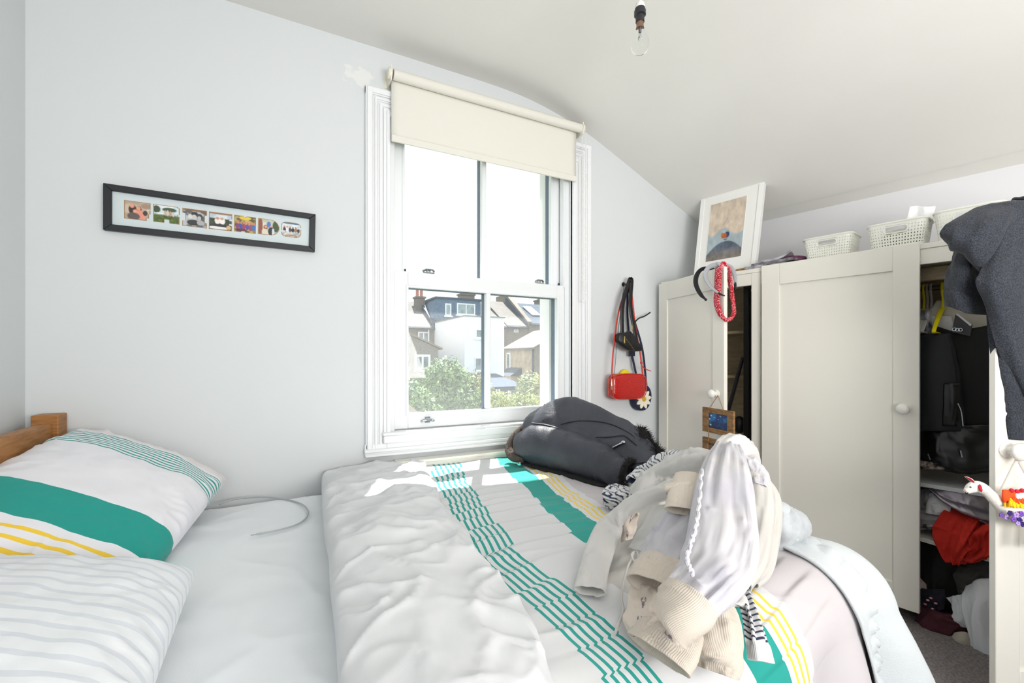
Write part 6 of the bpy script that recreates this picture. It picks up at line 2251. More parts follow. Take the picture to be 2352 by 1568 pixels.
# pyjama bottoms with wide cuffs
pj = thing('pyjama_bottoms', 'white pyjama bottoms with ribbed cream cuffs sprawled over the top of the pile', 'pyjama bottoms', onZ(1600, 1330, 0.70))
cloth('leg', pj, [(1598, 1172, 0.80), (1568, 1208, 0.775), (1540, 1250, 0.745), (1518, 1295, 0.718), (1505, 1325, 0.705)], [0.040, 0.046, 0.046, 0.044, 0.040], [0.018, 0.020, 0.02, 0.02, 0.018], LAV, 671, 0.008, fu=2.0, fv=6, n=48)
cloth('cuff', pj, [(1522, 1290, 0.722), (1508, 1318, 0.712), (1494, 1346, 0.700)], [0.042, 0.046, 0.046], [0.020, 0.021, 0.022], RIB, 673, 0.003, fu=2)
cloth('cuff', pj, [(1584, 1092, 0.846), (1579, 1118, 0.836), (1574, 1146, 0.822), (1568, 1174, 0.806)], [0.030, 0.034, 0.035, 0.035], [0.010, 0.011, 0.011, 0.010], RIB, 675, 0.002, fu=2)
cloth('cuff', pj, [(1572, 1116, 0.834), (1552, 1120, 0.832), (1532, 1124, 0.826)], [0.018, 0.019, 0.019], [0.010, 0.012, 0.013], RIB, 676, 0.002, fu=2)
cloth('leg', pj, [(1672, 1012, 0.876), (1668, 1050, 0.868), (1662, 1110, 0.848), (1660, 1175, 0.822), (1658, 1240, 0.796), (1644, 1300, 0.772), (1612, 1345, 0.752), (1574, 1385, 0.735)], [0.022, 0.042, 0.052, 0.054, 0.056, 0.055, 0.050, 0.045], [0.012, 0.018, 0.020, 0.020, 0.020, 0.020, 0.020, 0.020], LAV, 677, 0.009, seg=170, fu=2.2, fv=7, n=64)
cloth('cuff', pj, [(1590, 1372, 0.742), (1562, 1402, 0.728), (1532, 1434, 0.708)], [0.046, 0.050, 0.050], [0.027, 0.028, 0.026], RIB, 679, 0.003, fu=2)
sp = Zp([(1612, 1080, 0.885), (1606, 1150, 0.866), (1598, 1210, 0.846), (1584, 1255, 0.826), (1578, 1285, 0.812), (1592, 1322, 0.794)])
sq = curve(sp, 160)
for k in range(160):
    sq[k] += np.array((0.0020 * math.sin(k * 0.55), 0, 0.0016 * math.cos(k * 0.8)))
b = MB().tube(sq, 0.0030, 7)
obj('frilled_seam', b, LAV, pj)

# hooded white top crumpled at the summit
ht = thing('white_hooded_top', 'white crumpled hood forming the peak of the clothes pile', 'top', onZ(1685, 1060, 0.83))
cloth('hood', ht, [(1722, 1078, 0.80), (1712, 1046, 0.842), (1695, 1024, 0.872), (1672, 1018, 0.882), (1650, 1040, 0.862)], [0.026, 0.034, 0.036, 0.030, 0.018], [0.020, 0.026, 0.026, 0.022, 0.012], WHT, 681, 0.007, fu=3, open_end=False)


# ================================================================== HOODIE OVER THE OPEN DOOR, TOY LLAMA ON ITS KNOB
m_hd, t_, b_ = new_mat('marl_navy_grey')
b_.inputs['Roughness'].default_value = 0.95
b_.inputs['Sheen Weight'].default_value = 0.12
tcn = N(t_, 'ShaderNodeTexCoord')
n_ = N(t_, 'ShaderNodeTexNoise', Scale=330.0, Detail=2.0)
t_.links.new(tcn.outputs['Object'], n_.inputs['Vector'])
r_ = N(t_, 'ShaderNodeMapRange')
r_.inputs['From Min'].default_value = 0.38
r_.inputs['From Max'].default_value = 0.66
t_.links.new(n_.outputs['Fac'], r_.inputs['Value'])
mx_ = N(t_, 'ShaderNodeMix', data_type='RGBA')
mx_.inputs['A'].default_value = S(30, 33, 40) + (1,)
mx_.inputs['B'].default_value = S(60, 65, 75) + (1,)
t_.links.new(r_.outputs['Result'], mx_.inputs['Factor'])
t_.links.new(mx_.outputs['Result'], b_.inputs['Base Color'])
bp_2 = N(t_, 'ShaderNodeBump', Strength=0.4, Distance=0.002)
t_.links.new(n_.outputs['Fac'], bp_2.inputs['Height'])
t_.links.new(bp_2.outputs['Normal'], b_.inputs['Normal'])

hd = thing('grey_hoodie', 'dark grey marl hoodie draped over the top of the wide open wardrobe door', 'hoodie', onD(2330, 700, 1.36))


def D(rows):
    return [[onD(*q) for q in r] for r in rows]


b = patch(D([[(2236, 474, 1.40), (2262, 466, 1.37), (2300, 462, 1.36), (2352, 460, 1.36), (2420, 458, 1.38)],
             [(2188, 508, 1.40), (2225, 508, 1.36), (2270, 506, 1.33), (2330, 506, 1.34), (2420, 506, 1.36)],
             [(2158, 535, 1.41), (2205, 550, 1.36), (2250, 566, 1.33), (2310, 570, 1.35), (2400, 570, 1.37)],
             [(2172, 556, 1.43), (2200, 578, 1.39), (2240, 606, 1.36), (2290, 620, 1.37), (2390, 630, 1.39)],
             [(2190, 570, 1.46), (2214, 590, 1.43), (2246, 625, 1.41), (2290, 640, 1.41), (2390, 650, 1.41)]]), 50, 60, 0.012,
          lambda U, V: 0.007 * ridge(U * 1.5 + V, V * 2.5, 701) + 0.004 * fbm(U * 4, V * 4, 703, 2))
obj('shoulder', b, m_hd, hd, smooth=True)
b = patch(D([[(2196, 560, 1.50), (2215, 575, 1.46), (2245, 600, 1.44), (2285, 620, 1.45)],
             [(2184, 592, 1.48), (2206, 605, 1.43), (2240, 622, 1.42), (2285, 640, 1.44)],
             [(2174, 632, 1.47), (2200, 640, 1.42), (2235, 650, 1.41), (2285, 660, 1.43)],
             [(2166, 672, 1.47), (2198, 676, 1.42), (2235, 684, 1.41), (2285, 690, 1.43)],
             [(2172, 702, 1.47), (2200, 712, 1.43), (2235, 721, 1.42), (2285, 724, 1.44)]]), 50, 44, 0.02,
          lambda U, V: 0.014 * np.exp(-((V - 0.42 - 0.1 * U) / 0.10) ** 2) * (1 - sst(0.5, 0.72, U)) + 0.004 * fbm(U * 4, V * 4, 705, 2) - 0.004 * np.exp(-((U - 0.70) / 0.02) ** 2))
obj('bunched_sleeve', b, m_hd, hd, smooth=True)
b = patch(D([[(2290, 466, 1.365), (2320, 462, 1.345), (2360, 460, 1.345), (2420, 458, 1.36), (2480, 458, 1.37)],
             [(2276, 540, 1.355), (2312, 538, 1.33), (2355, 536, 1.335), (2410, 536, 1.35), (2480, 536, 1.37)],
             [(2252, 618, 1.35), (2295, 620, 1.32), (2345, 620, 1.325), (2405, 620, 1.34), (2480, 620, 1.37)],
             [(2240, 652, 1.355), (2285, 665, 1.32), (2340, 670, 1.32), (2405, 672, 1.34), (2480, 672, 1.37)],
             [(2268, 716, 1.365), (2305, 724, 1.33), (2350, 728, 1.33), (2405, 730, 1.345), (2480, 730, 1.37)],
             [(2290, 790, 1.365), (2325, 798, 1.335), (2362, 800, 1.335), (2410, 800, 1.345), (2480, 800, 1.37)],
             [(2318, 850, 1.365), (2345, 858, 1.34), (2375, 860, 1.335), (2420, 860, 1.345), (2480, 860, 1.37)],
             [(2345, 905, 1.365), (2368, 912, 1.34), (2395, 915, 1.34), (2430, 915, 1.345), (2480, 915, 1.37)],
             [(2372, 960, 1.365), (2390, 964, 1.35), (2412, 966, 1.345), (2440, 966, 1.35), (2480, 966, 1.37)]]), 80, 60, 0.014,
          lambda U, V: 0.005 * ridge(V * 3 + U * 2, U * 1.5, 707) + 0.004 * fbm(U * 5, V * 4, 709, 2))
obj('front', b, m_hd, hd, smooth=True)
b = patch(D([[(2264, 690, 1.385), (2292, 686, 1.365), (2330, 690, 1.36), (2380, 700, 1.365), (2430, 700, 1.375)],
             [(2270, 780, 1.385), (2298, 776, 1.362), (2335, 776, 1.355), (2385, 780, 1.36), (2430, 780, 1.375)],
             [(2282, 850, 1.385), (2306, 846, 1.362), (2340, 846, 1.355), (2385, 850, 1.36), (2425, 850, 1.375)],
             [(2296, 910, 1.385), (2318, 908, 1.362), (2348, 908, 1.355), (2385, 910, 1.36), (2420, 910, 1.375)],
             [(2298, 950, 1.385), (2320, 950, 1.362), (2350, 951, 1.355), (2385, 952, 1.36), (2415, 952, 1.375)],
             [(2303, 1006, 1.385), (2325, 1009, 1.367), (2352, 1011, 1.362), (2382, 1011, 1.366), (2410, 1010, 1.378)]]), 70, 44, 0.012,
          lambda U, V: 0.004 * fbm(U * 6, V * 3, 711, 2) - 0.005 * np.exp(-((U - 0.80) / 0.015) ** 2) + 0.0015 * np.sin(V * 110) * sst(0.81, 0.83, U))
obj('sleeve', b, m_hd, hd, smooth=True)
# the part hanging behind the door, out of sight, that holds it there
b = patch([[rdoor(u, w, z) for u in (0.50, 0.38, 0.22)] for w, z in ((0.035, WZ + 0.012), (0.0, WZ + 0.022), (-0.03, WZ + 0.005), (-0.04, WZ - 0.2), (-0.04, WZ - 0.4))], 30, 16, 0.006, toward=rdoor(0.4, 0.3, 2.4))
obj('back', b, m_hd, hd, smooth=True)

# llama
lm = thing('toy_llama', 'white felt toy llama with a bright fringed saddle hanging from the open door knob', 'toy', onD(2330, 1200, 1.31))
WOOL = mat('felt_white', S(236, 232, 222), 0.95, bump=0.6, bscale=380, bdist=0.0015, sheen=0.3)
LD = 1.315
pts = [(2217, 1128, 0.006), (2222, 1126, 0.009), (2232, 1120, 0.014), (2245, 1117, 0.016), (2258, 1122, 0.015), (2270, 1132, 0.014), (2285, 1146, 0.016), (2302, 1160, 0.021), (2322, 1172, 0.030), (2348, 1178, 0.036), (2380, 1178, 0.037), (2412, 1176, 0.034), (2436, 1174, 0.022), (2444, 1172, 0.008)]
pc2 = curve([onD(px, py, LD) for px, py, _ in pts], 70)
rc2 = crb(len(pts), 70) @ np.array([r for *_, r in pts])
b = MB().tube(pc2, np.maximum(rc2, 0.003), 20)
for px in (2366, 2378, 2412, 2428):
    dd = LD + (0.014 if px in (2378, 2412) else -0.010)
    b.tube(curve([onD(px, 1186, dd), onD(px + 1, 1215, dd), onD(px - 1, 1240, dd), onD(px - 2, 1256, dd)], 10), [0.014, 0.013, 0.011, 0.0105, 0.0105, 0.0105, 0.0105, 0.011, 0.011, 0.010], 10)
obj('llama_body', b, WOOL, lm, smooth=True)
PINK = mat('felt_red', S(206, 40, 62), 0.9)
for (a_, b__, c_) in (((2237, 1108), (2228, 1100), (2217, 1094)), ((2250, 1112), (2252, 1122), (2255, 1130))):
    pe = curve([onD(*a_, LD - 0.012), onD(*b__, LD - 0.016), onD(*c_, LD - 0.018)], 10)
    b = MB().tube(pe, [0.003, 0.005, 0.006, 0.0065, 0.0065, 0.006, 0.0055, 0.005, 0.004, 0.002], 8, flat=0.5)
    e_ = obj('ear', b, WOOL, lm)
    b = MB().tube(pe + (CAM - pe) * 0.0035, [0.001, 0.003, 0.004, 0.004, 0.004, 0.004, 0.004, 0.003, 0.002, 0.001], 8, flat=0.5)
    obj('ear_lining', b, PINK, e_)
b = MB().ell(onD(2229, 1118.5, LD - 0.0135), 0.0034, 0.0025, 0.0022, 8, 6)
obj('eye', b, mat('felt_teal', S(30, 84, 86), 0.5), lm)
b = MB().tube(curve([onD(2217, 1131, LD - 0.004), onD(2220, 1133, LD - 0.008), onD(2224, 1131, LD - 0.011)], 8), 0.0014, 6)
obj('mouth', b, mat('felt_black', S(20, 20, 22), 0.9), lm)
b = MB().tube(curve([onD(2216, 1124, LD - 0.003), onD(2218, 1126, LD - 0.006)], 4), 0.0018, 6)
obj('nose', b, mat('felt_rose', S(226, 170, 164), 0.9), lm)
rnd = random.Random(11)
for nm, colr, y0, y1, w0, w1 in (('saddle_yellow', S(250, 200, 20), 1141, 1153, 2304, 2400), ('saddle_orange', S(244, 84, 30), 1132, 1142, 2312, 2400), ('saddle_white', S(244, 240, 244), 1123, 1132, 2318, 2400)):
    b = MB()
    for k in range(170):
        px = rnd.uniform(w0, w1)
        f_ = rnd.random()
        py = y0 + (y1 - y0) * f_ + 6 * math.sin((px - 2304) / 40)
        dq = LD - 0.030 - 0.006 * f_ + (0.012 if px < w0 + 14 else 0) + 0.010 * (1160 - py) / 40
        p0_ = onD(px, py, dq)
        b.tube([p0_, p0_ + (rnd.uniform(-0.004, 0.004), rnd.uniform(-0.004, 0), -0.012)], 0.0024, 5)
    obj(nm, b, mat('yarn_' + nm, colr, 0.9), lm, kind='stuff')
b = MB()
P_ = [[onD(px, py, LD - 0.020 - 0.008 * math.sin((py - 1120) / 40 * math.pi)) for px in (2306, 2340, 2380, 2404)] for py in (1124, 1134, 1144, 1154)]
b = patch(P_, 12, 16, 0.006)
obj('saddle_pad', b, mat('yarn_saddle_orange', S(244, 84, 30), 0.9), lm, smooth=True)
for k in range(3):
    b = MB().ell(onD(2324 + 12 * k, 1126 + (k % 2) * 2, LD - 0.026), 0.006, 0.006, 0.006, 8, 6)
    obj('pompom', b, PINK, lm)
for k, (px, py, s_) in enumerate(((2300, 1182, .8), (2312, 1188, 1), (2320, 1178, .9), (2328, 1192, 1), (2334, 1182, 1.1), (2342, 1194, 1), (2346, 1180, 1), (2338, 1201, .9), (2350, 1204, .9), (2360, 1186, 1), (2372, 1194, 1), (2384, 1184, 1))):
    b = MB()
    c = onD(px, py, LD - 0.034 + (0.014 if px < 2316 else 0))
    rgt = np.array((CYW, -SY, 0))
    for q in range(5):
        a = 2 * math.pi * q / 5 + k
        b.ell(c + 0.0045 * s_ * (math.cos(a) * rgt + math.sin(a) * np.array((0, 0, 1.0))), 0.0042 * s_, 0.003, 0.0042 * s_, 6, 5)
    obj('yarn_flower', b, (mat('yarn_violet', S(128, 84, 190), 0.9), mat('yarn_lilac', S(186, 156, 222), 0.9), mat('yarn_indigo', S(58, 40, 120), 0.9))[k % 3], lm, kind='stuff')
kn_ = wl(*qR(RW - 0.032, 0.02 + 0.03, kr[2]))
RIBB = mat('ribbon_white', S(234, 228, 220), 0.7)
for px in (2293, 2386):
    e = onD(px, 1140, LD + 0.002)
    p0_ = kn_ + (0, 0, -0.020)
    b = MB().tube([p0_, (p0_ + e) / 2, e], 0.0045, 8, flat=0.25)
    obj('ribbon', b, RIBB, lm)


# ================================================================== OUTSIDE: THE BACKS OF THE HOUSES
def oy(px, py, yd):
    return onY(px, py, yd - 2.1)


def ox(px, yd):
    return onY(px, 800, yd - 2.1)[0]


def oz(px, py, yd):
    return onY(px, py, yd - 2.1)[2]


GZ = -3.3
b = MB().add([(-30, 0.6, GZ), (60, 0.6, GZ), (60, 70, GZ), (-30, 70, GZ)], [(0, 1, 2, 3)])
struct('ground_gardens', b, mat('lawn', S(84, 100, 58), 0.95, col2=S(104, 98, 74), vscale=0.5))
BRK = mat('stock_brick', S(142, 134, 124), 0.9, col2=S(112, 106, 102), vscale=9, stretch=(1, 1, 3), bump=0.3, bscale=20)
BRKT = mat('tan_brick', S(190, 172, 148), 0.9, col2=S(162, 146, 124), vscale=2.5, bump=0.2, bscale=20)
SLT = mat('slate_blue', S(84, 108, 132), 0.7, col2=S(104, 128, 150), vscale=5)
RTAN = mat('tile_tan', S(128, 124, 120), 0.85, col2=S(104, 100, 98), vscale=3, stretch=(1, 3, 3))
WREN = mat('white_render', S(244, 248, 253), 0.85)
WFR = mat('window_white', S(240, 242, 244), 0.5)
SLR = mat('slate_roof', S(52, 66, 84), 0.85, col2=S(68, 84, 100), vscale=5)
GLD = mat('glass_dark', S(70, 96, 100), 0.15, col2=S(150, 170, 172), vscale=1.2)
POT = mat('clay_pot', S(196, 132, 118), 0.8)
DARKT = mat('lead_dark', S(58, 72, 92), 0.6)


def wall_window(parent, px0, px1, py0, py1, yd, nb=2, m_glass=GLD, fr=0.09, name='window', sill=True):
    """casement on a wall facing the camera's room"""
    x0, x1 = ox(px0, yd), ox(px1, yd)
    z1, z0 = oz((px0 + px1) / 2, py0, yd), oz((px0 + px1) / 2, py1, yd)
    y_ = yd - 2.1
    b = MB()
    b.box((x0, y_ + 0.02, z0), (x0 + fr, y_ - 0.06, z1)).box((x1 - fr, y_ + 0.02, z0), (x1, y_ - 0.06, z1))
    b.box((x0 + fr, y_ + 0.02, z1 - fr), (x1 - fr, y_ - 0.06, z1)).box((x0 + fr, y_ + 0.02, z0), (x1 - fr, y_ - 0.06, z0 + fr))
    for k in range(1, nb):
        xm = x0 + (x1 - x0) * k / nb
        b.box((xm - fr * 0.45, y_ + 0.02, z0 + fr), (xm + fr * 0.45, y_ - 0.06, z1 - fr))
    if sill:
        b.box((x0 - 0.1, y_ + 0.02, z0 - 0.10), (x1 + 0.1, y_ - 0.12, z0))
    w = obj(name, b, WFR, parent)
    for k in range(nb):
        xa_, xb_ = x0 + (x1 - x0) * k / nb, x0 + (x1 - x0) * (k + 1) / nb
        b = MB().box((xa_ + fr * 0.5, y_ - 0.015, z0 + fr), (xb_ - fr * 0.5, y_ - 0.03, z1 - fr))
        obj('pane', b, m_glass, w)
    return w


def chimney(parent, px0, px1, py_top, py_bot, yd, pots, pot_py):
    x0, x1 = ox(px0, yd), ox(px1, yd)
    pm = (px0 + px1) / 2
    zt_, zb_ = oz(pm, py_top, yd), oz(pm, py_bot, yd)
    b = MB().box((x0, yd - 2.1, zb_ - 0.6), (x1, yd - 1.3, zt_)).box((x0 - 0.08, yd - 2.18, zt_ - 0.14), (x1 + 0.08, yd - 1.22, zt_ - 0.02))
    c = obj('chimney', b, BRK, parent)
    for k in range(pots):
        xx = x0 + (x1 - x0) * (k + 0.5) / pots
        b = MB().lathe((xx, yd - 1.7, zt_), (0, 0, 1), ((0.14, 0), (0.12, 0.1), (0.11, oz(pm, pot_py, yd) - zt_ - 0.05), (0.14, oz(pm, pot_py, yd) - zt_)), 10)
        obj('chimney_pot', b, POT, c)


YT, YR = 32.0, 36.0                      # rear wall and ridge of the terrace


def terrace(name, label, pxa, pxb, py_e, py_r, roof_m, wall_m, parapet=None):
    xa, xb = ox(pxa, YT), ox(pxb, YT)
    pm = (pxa + pxb) / 2
    ze, zr = oz(pm, py_e, YT), oz(pm, py_r, YR)
    t = thing(name, label, 'house', ((xa + xb) / 2, YT - 2.1 + 3, GZ))
    b = MB().prism([(xa, YT - 2.1, GZ), (xb, YT - 2.1, GZ), (xb, YT - 2.1, ze), (xa, YT - 2.1, ze)], (0, 8.0, 0))
    obj('wall', b, wall_m, t)
    b = MB().prism([(xa, YT - 2.3, ze - 0.02), (xa, YT - 2.3, ze + 0.12), (xa, YR - 2.1, zr + 0.1), (xa, 2 * YR - YT - 1.9, ze + 0.12), (xa, 2 * YR - YT - 1.9, ze - 0.02), (xa, YR - 2.1, zr - 0.1)], (xb - xa, 0, 0))
    obj('roof', b, roof_m, t)
    b = MB().tube([(xa, YT - 2.36, ze), (xb, YT - 2.36, ze)], 0.07, 8)
    obj('gutter', b, DARKT, t)
    return t, xa, xb, ze, zr


h1_, xa, xb, ze, zr = terrace('terraced_house', 'brown brick terraced house at the left edge of the window view', 780, 997, 752, 692, RTAN, BRK)
b = MB().prism([(xb - 0.16, YT - 2.35, ze + 0.05), (xb - 0.16, YT - 2.35, ze + 0.45), (xb - 0.16, YR - 2.1, zr + 0.5), (xb - 0.16, YR - 2.1, zr)], (0.36, 0, 0))
obj('party_wall', b, DARKT, h1_)
chimney(h1_, 957, 976, 680, 716, 34.6, 2, 663)
wall_window(h1_, 960, 985, 762, 788, YT)
b = MB().tube([(ox(983, YT), YT - 2.25, ze), (ox(983, YT), YT - 2.25, GZ)], 0.05, 6)
obj('drainpipe', b, WFR, h1_)
# its lower rear wing
YO = 25.0
xw0, xw1 = ox(890, YO), ox(1006, YO)
zl, zr_ = oz(937, 776, YO) + 0.7, oz(1008, 800, YO)
b = MB().prism([(xw0, YO - 2.1, GZ), (xw1, YO - 2.1, GZ), (xw1, YO - 2.1, zr_), (xw0, YO - 2.1, zl)], (0, YT - YO - 0.05, 0))
wing = thing('rear_wing', 'brick rear wing with a sloping top and one white window, at far left', 'house', ((xw0 + xw1) / 2, YO, GZ))
obj('wall', b, BRK, wing)
b = MB().prism([(xw0, YO - 2.2, zl), (xw1 + 0.25, YO - 2.2, zr_ - 0.06), (xw1 + 0.25, YO - 2.2, zr_ + 0.03), (xw0, YO - 2.2, zl + 0.1)], (0, YT - YO, 0))
obj('roof', b, mat('tile_brown', S(140, 126, 108), 0.9), wing)
wall_window(wing, 952, 988, 814, 849, YO, fr=0.12)

# middle house with slate dormer
h2_, xa, xb, ze, zr = terrace('terraced_house', 'terraced house with a blue slate dormer behind the white extension', 997.5, 1162, 750, 698, RTAN, BRK)
YDm = 32.4
dx0, dx1 = ox(990, YDm), ox(1104, YDm)
zt_, zb_ = oz(1045, 688, YDm), oz(1045, 732, YDm)
b = MB().prism([(dx0 + 0.4, YDm - 2.1, zt_), (dx0, YDm - 2.1, zb_ - 0.2), (dx1, YDm - 2.1, zb_ - 0.2), (dx1, YDm - 2.1, zt_)], (0, 4.2, 0))
dm = obj('dormer', b, SLT, h2_)
b = MB().box((dx0 + 0.3, YDm - 2.2, zt_), (dx1 + 0.12, YDm + 2.2, zt_ + 0.14))
obj('dormer_roof', b, DARKT, dm)
wall_window(h2_, 1022, 1036, 697, 725, YDm, 1, mat('glass_pale', S(190, 204, 206), 0.2, col2=S(140, 160, 160), vscale=2), name='dormer_window')
wall_window(h2_, 1049, 1091, 697, 723, YDm, 2, mat('glass_pale', S(190, 204, 206), 0.2), name='dormer_window')
chimney(h2_, 1059, 1090, 674, 700, 36.4, 3, 667)

# white rendered extension
YX = 26.0
ex0, ex1 = ox(1067, YX), ox(1158, YX)
ez = oz(1067, 726, YX)
yb_ = 31.0
ext = thing('white_extension', 'tall flat-topped white rendered extension in the middle of the window view', 'house', ((ex0 + ex1) / 2, YX, GZ))
b = MB().box((ex0, YX - 2.1, GZ), (ex1, yb_ - 2.1 + 0.9, ez))
obj('wall', b, WREN, ext)
b = MB().box((ex0 - 0.05, YX - 2.16, ez), (ex1 + 0.06, yb_ - 1.2, ez + 0.06))
obj('coping', b, mat('coping_grey', S(120, 128, 134), 0.8), ext)
wall_window(ext, 1092, 1110, 756, 776, YX, 1, fr=0.06)
wall_window(ext, 1090, 1119, 821, 851, YX, 2, fr=0.06)
b = MB().tube([(ex0 + 1.3, YX - 2.14, ez - 0.2), (ex0 + 1.3, YX - 2.14, GZ)], 0.03, 6)
obj('drainpipe', b, WREN, ext)

# garden room in front of it
YC = 21.0
cx0, cx1 = ox(1060, YC), ox(1200, YC)
ce, ct_ = oz(1150, 888, YC), oz(1110, 858, 25.9)
gr = thing('garden_room', 'low slate-roofed garden room with white framed windows below the white extension', 'house', ((cx0 + cx1) / 2, YC, GZ))
b = MB().box((cx0, YC - 2.0, GZ), (cx1 - 0.15, 23.7, ce - 0.05))
obj('wall', b, WREN, gr)
xt = ox(1160, 25.9) - 0.6
V_ = [(cx0 - 0.1, YC - 2.25, ce), (cx1 + 0.15, YC - 2.25, ce), (cx1 + 0.15, 23.85, ce), (cx0 - 0.1, 23.85, ce), (cx0 - 0.1, 23.85, ct_), (xt, 23.85, ct_)]
b = MB().add(V_, [(0, 1, 5, 4), (1, 2, 5), (0, 4, 3), (0, 3, 2, 1), (3, 4, 5, 2)])
obj('roof', b, SLR, gr, smooth=False)
b = MB().box((cx0 - 0.15, YC - 2.32, ce - 0.2), (cx1 + 0.2, YC - 2.2, ce + 0.02))
obj('gutter', b, DARKT, gr)
for a_, c_ in ((1128, 1146), (1148, 1168), (1170, 1192)):
    wall_window(gr, a_, c_, 893, 926, YC - 0.0, 1, fr=0.08)

# right-hand houses
h3_, xa, xb, ze, zr = terrace('terraced_house', 'brown roofed terraced house right of the white extension', 1162.5, 1212, 752, 698, RTAN, BRK)
b = MB().prism([(xb - 0.1, YT - 2.3, ze + 0.05), (xb - 0.1, YT - 2.3, ze + 0.5), (xb - 0.1, YR - 2.4, zr + 0.75), (xb - 0.1, YR - 0.4, zr + 0.75), (xb - 0.1, YR - 0.4, zr - 0.3)], (0.4, 0, 0))
obj('party_wall', b, BRK, h3_)
b = MB().prism([(xb - 0.16, YT - 2.35, ze - 0.05), (xb - 0.16, YT - 2.35, ze + 0.30), (xb - 0.16, YR - 2.4, zr + 0.45), (xb - 0.16, YR - 2.4, zr + 0.05)], (0.06, 0, 0))
obj('flashing', b, DARKT, h3_)
wall_window(h3_, 1180, 1190, 757, 763, YT, 1, fr=0.05, sill=False)
h4_, xa, xb, ze, zr = terrace('terraced_house', 'terraced house with a blue slate roof and skylight at the right of the view', 1214, 1330, 748, 704, SLR, BRK)
sk0, sk1 = ox(1214, 33.2), ox(1233, 33.2)
sl_n = np.array((0, YR - YT, zr - ze)) / math.hypot(YR - YT, zr - ze)
pc_ = np.array((0, YT - 2.1, ze + 0.15))
b = MB()
for w0, w1, lift, mm in ((0.0, 0.0, 0.06, None),):
    p0_, p1_ = pc_ + sl_n * 1.5, pc_ + sl_n * 3.4
    b.prism([(sk0 + 0.4, p0_[1], p0_[2] + 0.05), (sk1 + 0.4, p0_[1], p0_[2] + 0.05), (sk1 + 0.4, p1_[1], p1_[2] + 0.05), (sk0 + 0.4, p1_[1], p1_[2] + 0.05)], (0, -0.05, 0.09))
sk = obj('skylight', b, WFR, h4_)
b = MB().prism([(sk0 + 0.5, p0_[1] + 0.1, p0_[2] + 0.16), (sk1 + 0.3, p0_[1] + 0.1, p0_[2] + 0.16), (sk1 + 0.3, p1_[1] - 0.1, p1_[2] + 0.06), (sk0 + 0.5, p1_[1] - 0.1, p1_[2] + 0.06)], (0, -0.04, 0.07))
obj('pane', b, mat('skylight_glass', S(176, 206, 222), 0.15), sk)
chimney(h4_, 1237, 1257, 688, 706, 36.4, 2, 678)

YW = 25.0
wx = ox(1228, YW)
wy1 = wx / math.tan(math.atan((1160 - HCX) / HF) + YAW)        # far end of its flank, as distance from the camera
we, wrz = oz(1228, 799, YW), oz(1228, 799, YW) + 1.25
w2 = thing('rear_wing', 'tan brick rear wing with a pale tiled roof beside the garden room', 'house', (wx + 2, YW, GZ))
b = MB().prism([(wx, YW - 2.1, GZ), (wx + 5.0, YW - 2.1, GZ), (wx + 5.0, YW - 2.1, we), (wx + 2.5, YW - 2.1, wrz), (wx, YW - 2.1, we)], (0, wy1 - YW, 0))
obj('wall', b, BRKT, w2)
b = MB().prism([(wx - 0.2, YW - 2.3, we - 0.08), (wx + 2.5, YW - 2.3, wrz + 0.02), (wx + 5.2, YW - 2.3, we - 0.08), (wx + 5.2, YW - 2.3, we + 0.04), (wx + 2.5, YW - 2.3, wrz + 0.16), (wx - 0.2, YW - 2.3, we + 0.04)], (0, wy1 - YW + 0.4, 0))
obj('roof', b, RTAN, w2)
b = MB().prism([(wx, YW - 2.12, GZ), (wx + 5.0, YW - 2.12, GZ), (wx + 5.0, YW - 2.12, we), (wx + 2.5, YW - 2.12, wrz), (wx, YW - 2.12, we)], (0, 0.02, 0))
obj('gable_brick', b, BRK, w2)
b = MB().tube([(wx - 0.08, YW - 2.0, we), (wx - 0.08, YW - 2.0, GZ)], 0.06, 6)
obj('drainpipe', b, DARKT, w2)
yy0, yy1 = wy1 - 0.9 - 2.1, wy1 - 0.35 - 2.1
b = MB().box((wx - 0.06, yy0, we - 1.5), (wx + 0.02, yy1, we - 0.25))
sw_ = obj('window', b, WFR, w2)
b = MB().box((wx - 0.07, yy0 + 0.1, we - 1.4), (wx - 0.05, yy1 - 0.1, we - 0.35))
obj('pane', b, GLD, sw_)
b = MB().box((wx + 0.75, YW - 2.18, we - 1.5), (wx + 1.5, YW - 2.1, we - 0.2))
sw_ = obj('window', b, WFR, w2)
b = MB().box((wx + 0.85, YW - 2.20, we - 1.4), (wx + 1.4, YW - 2.17, we - 0.3))
obj('pane', b, GLD, sw_)
bz = oz(1178, 852, wy1 - 1.5)
b = MB().add([(wx, wy1 - 4.6, bz + 0.25), (wx, wy1 - 2.6, bz + 0.25), (wx - 0.9, wy1 - 2.6, bz - 0.3), (wx - 0.9, wy1 - 4.6, bz - 0.3), (wx, wy1 - 4.6, bz - 0.3), (wx, wy1 - 2.6, bz - 0.3)], [(0, 1, 2, 3), (0, 3, 4), (1, 5, 2), (3, 2, 5, 4)])
obj('bay_roof', b, DARKT, w2, smooth=False)
b = MB().box((wx, wy1 - 4.5, GZ), (wx - 0.8, wy1 - 2.7, bz - 0.3))
obj('bay', b, BRKT, w2)

# shed roof close below the window
sd = thing('shed', 'brown felt shed roof at the bottom left corner of the window view', 'shed', oy(945, 950, 9.0) * np.array((1, 1, 0)) + (0, 0, GZ))
A_ = [oy(925, 920, 9.0), oy(938, 928, 9.0), oy(966, 950, 9.0), oy(966, 985, 9.0), oy(900, 985, 9.0), oy(900, 925, 9.0)]
b = MB().prism(A_, (0, 1.6, 0))
obj('roof', b, mat('shed_felt', S(176, 160, 142), 0.9), sd)
b = MB().box((A_[4][0], 6.9, GZ), (A_[2][0] - 0.05, 8.4, A_[3][2]))
obj('wall', b, BRK, sd)


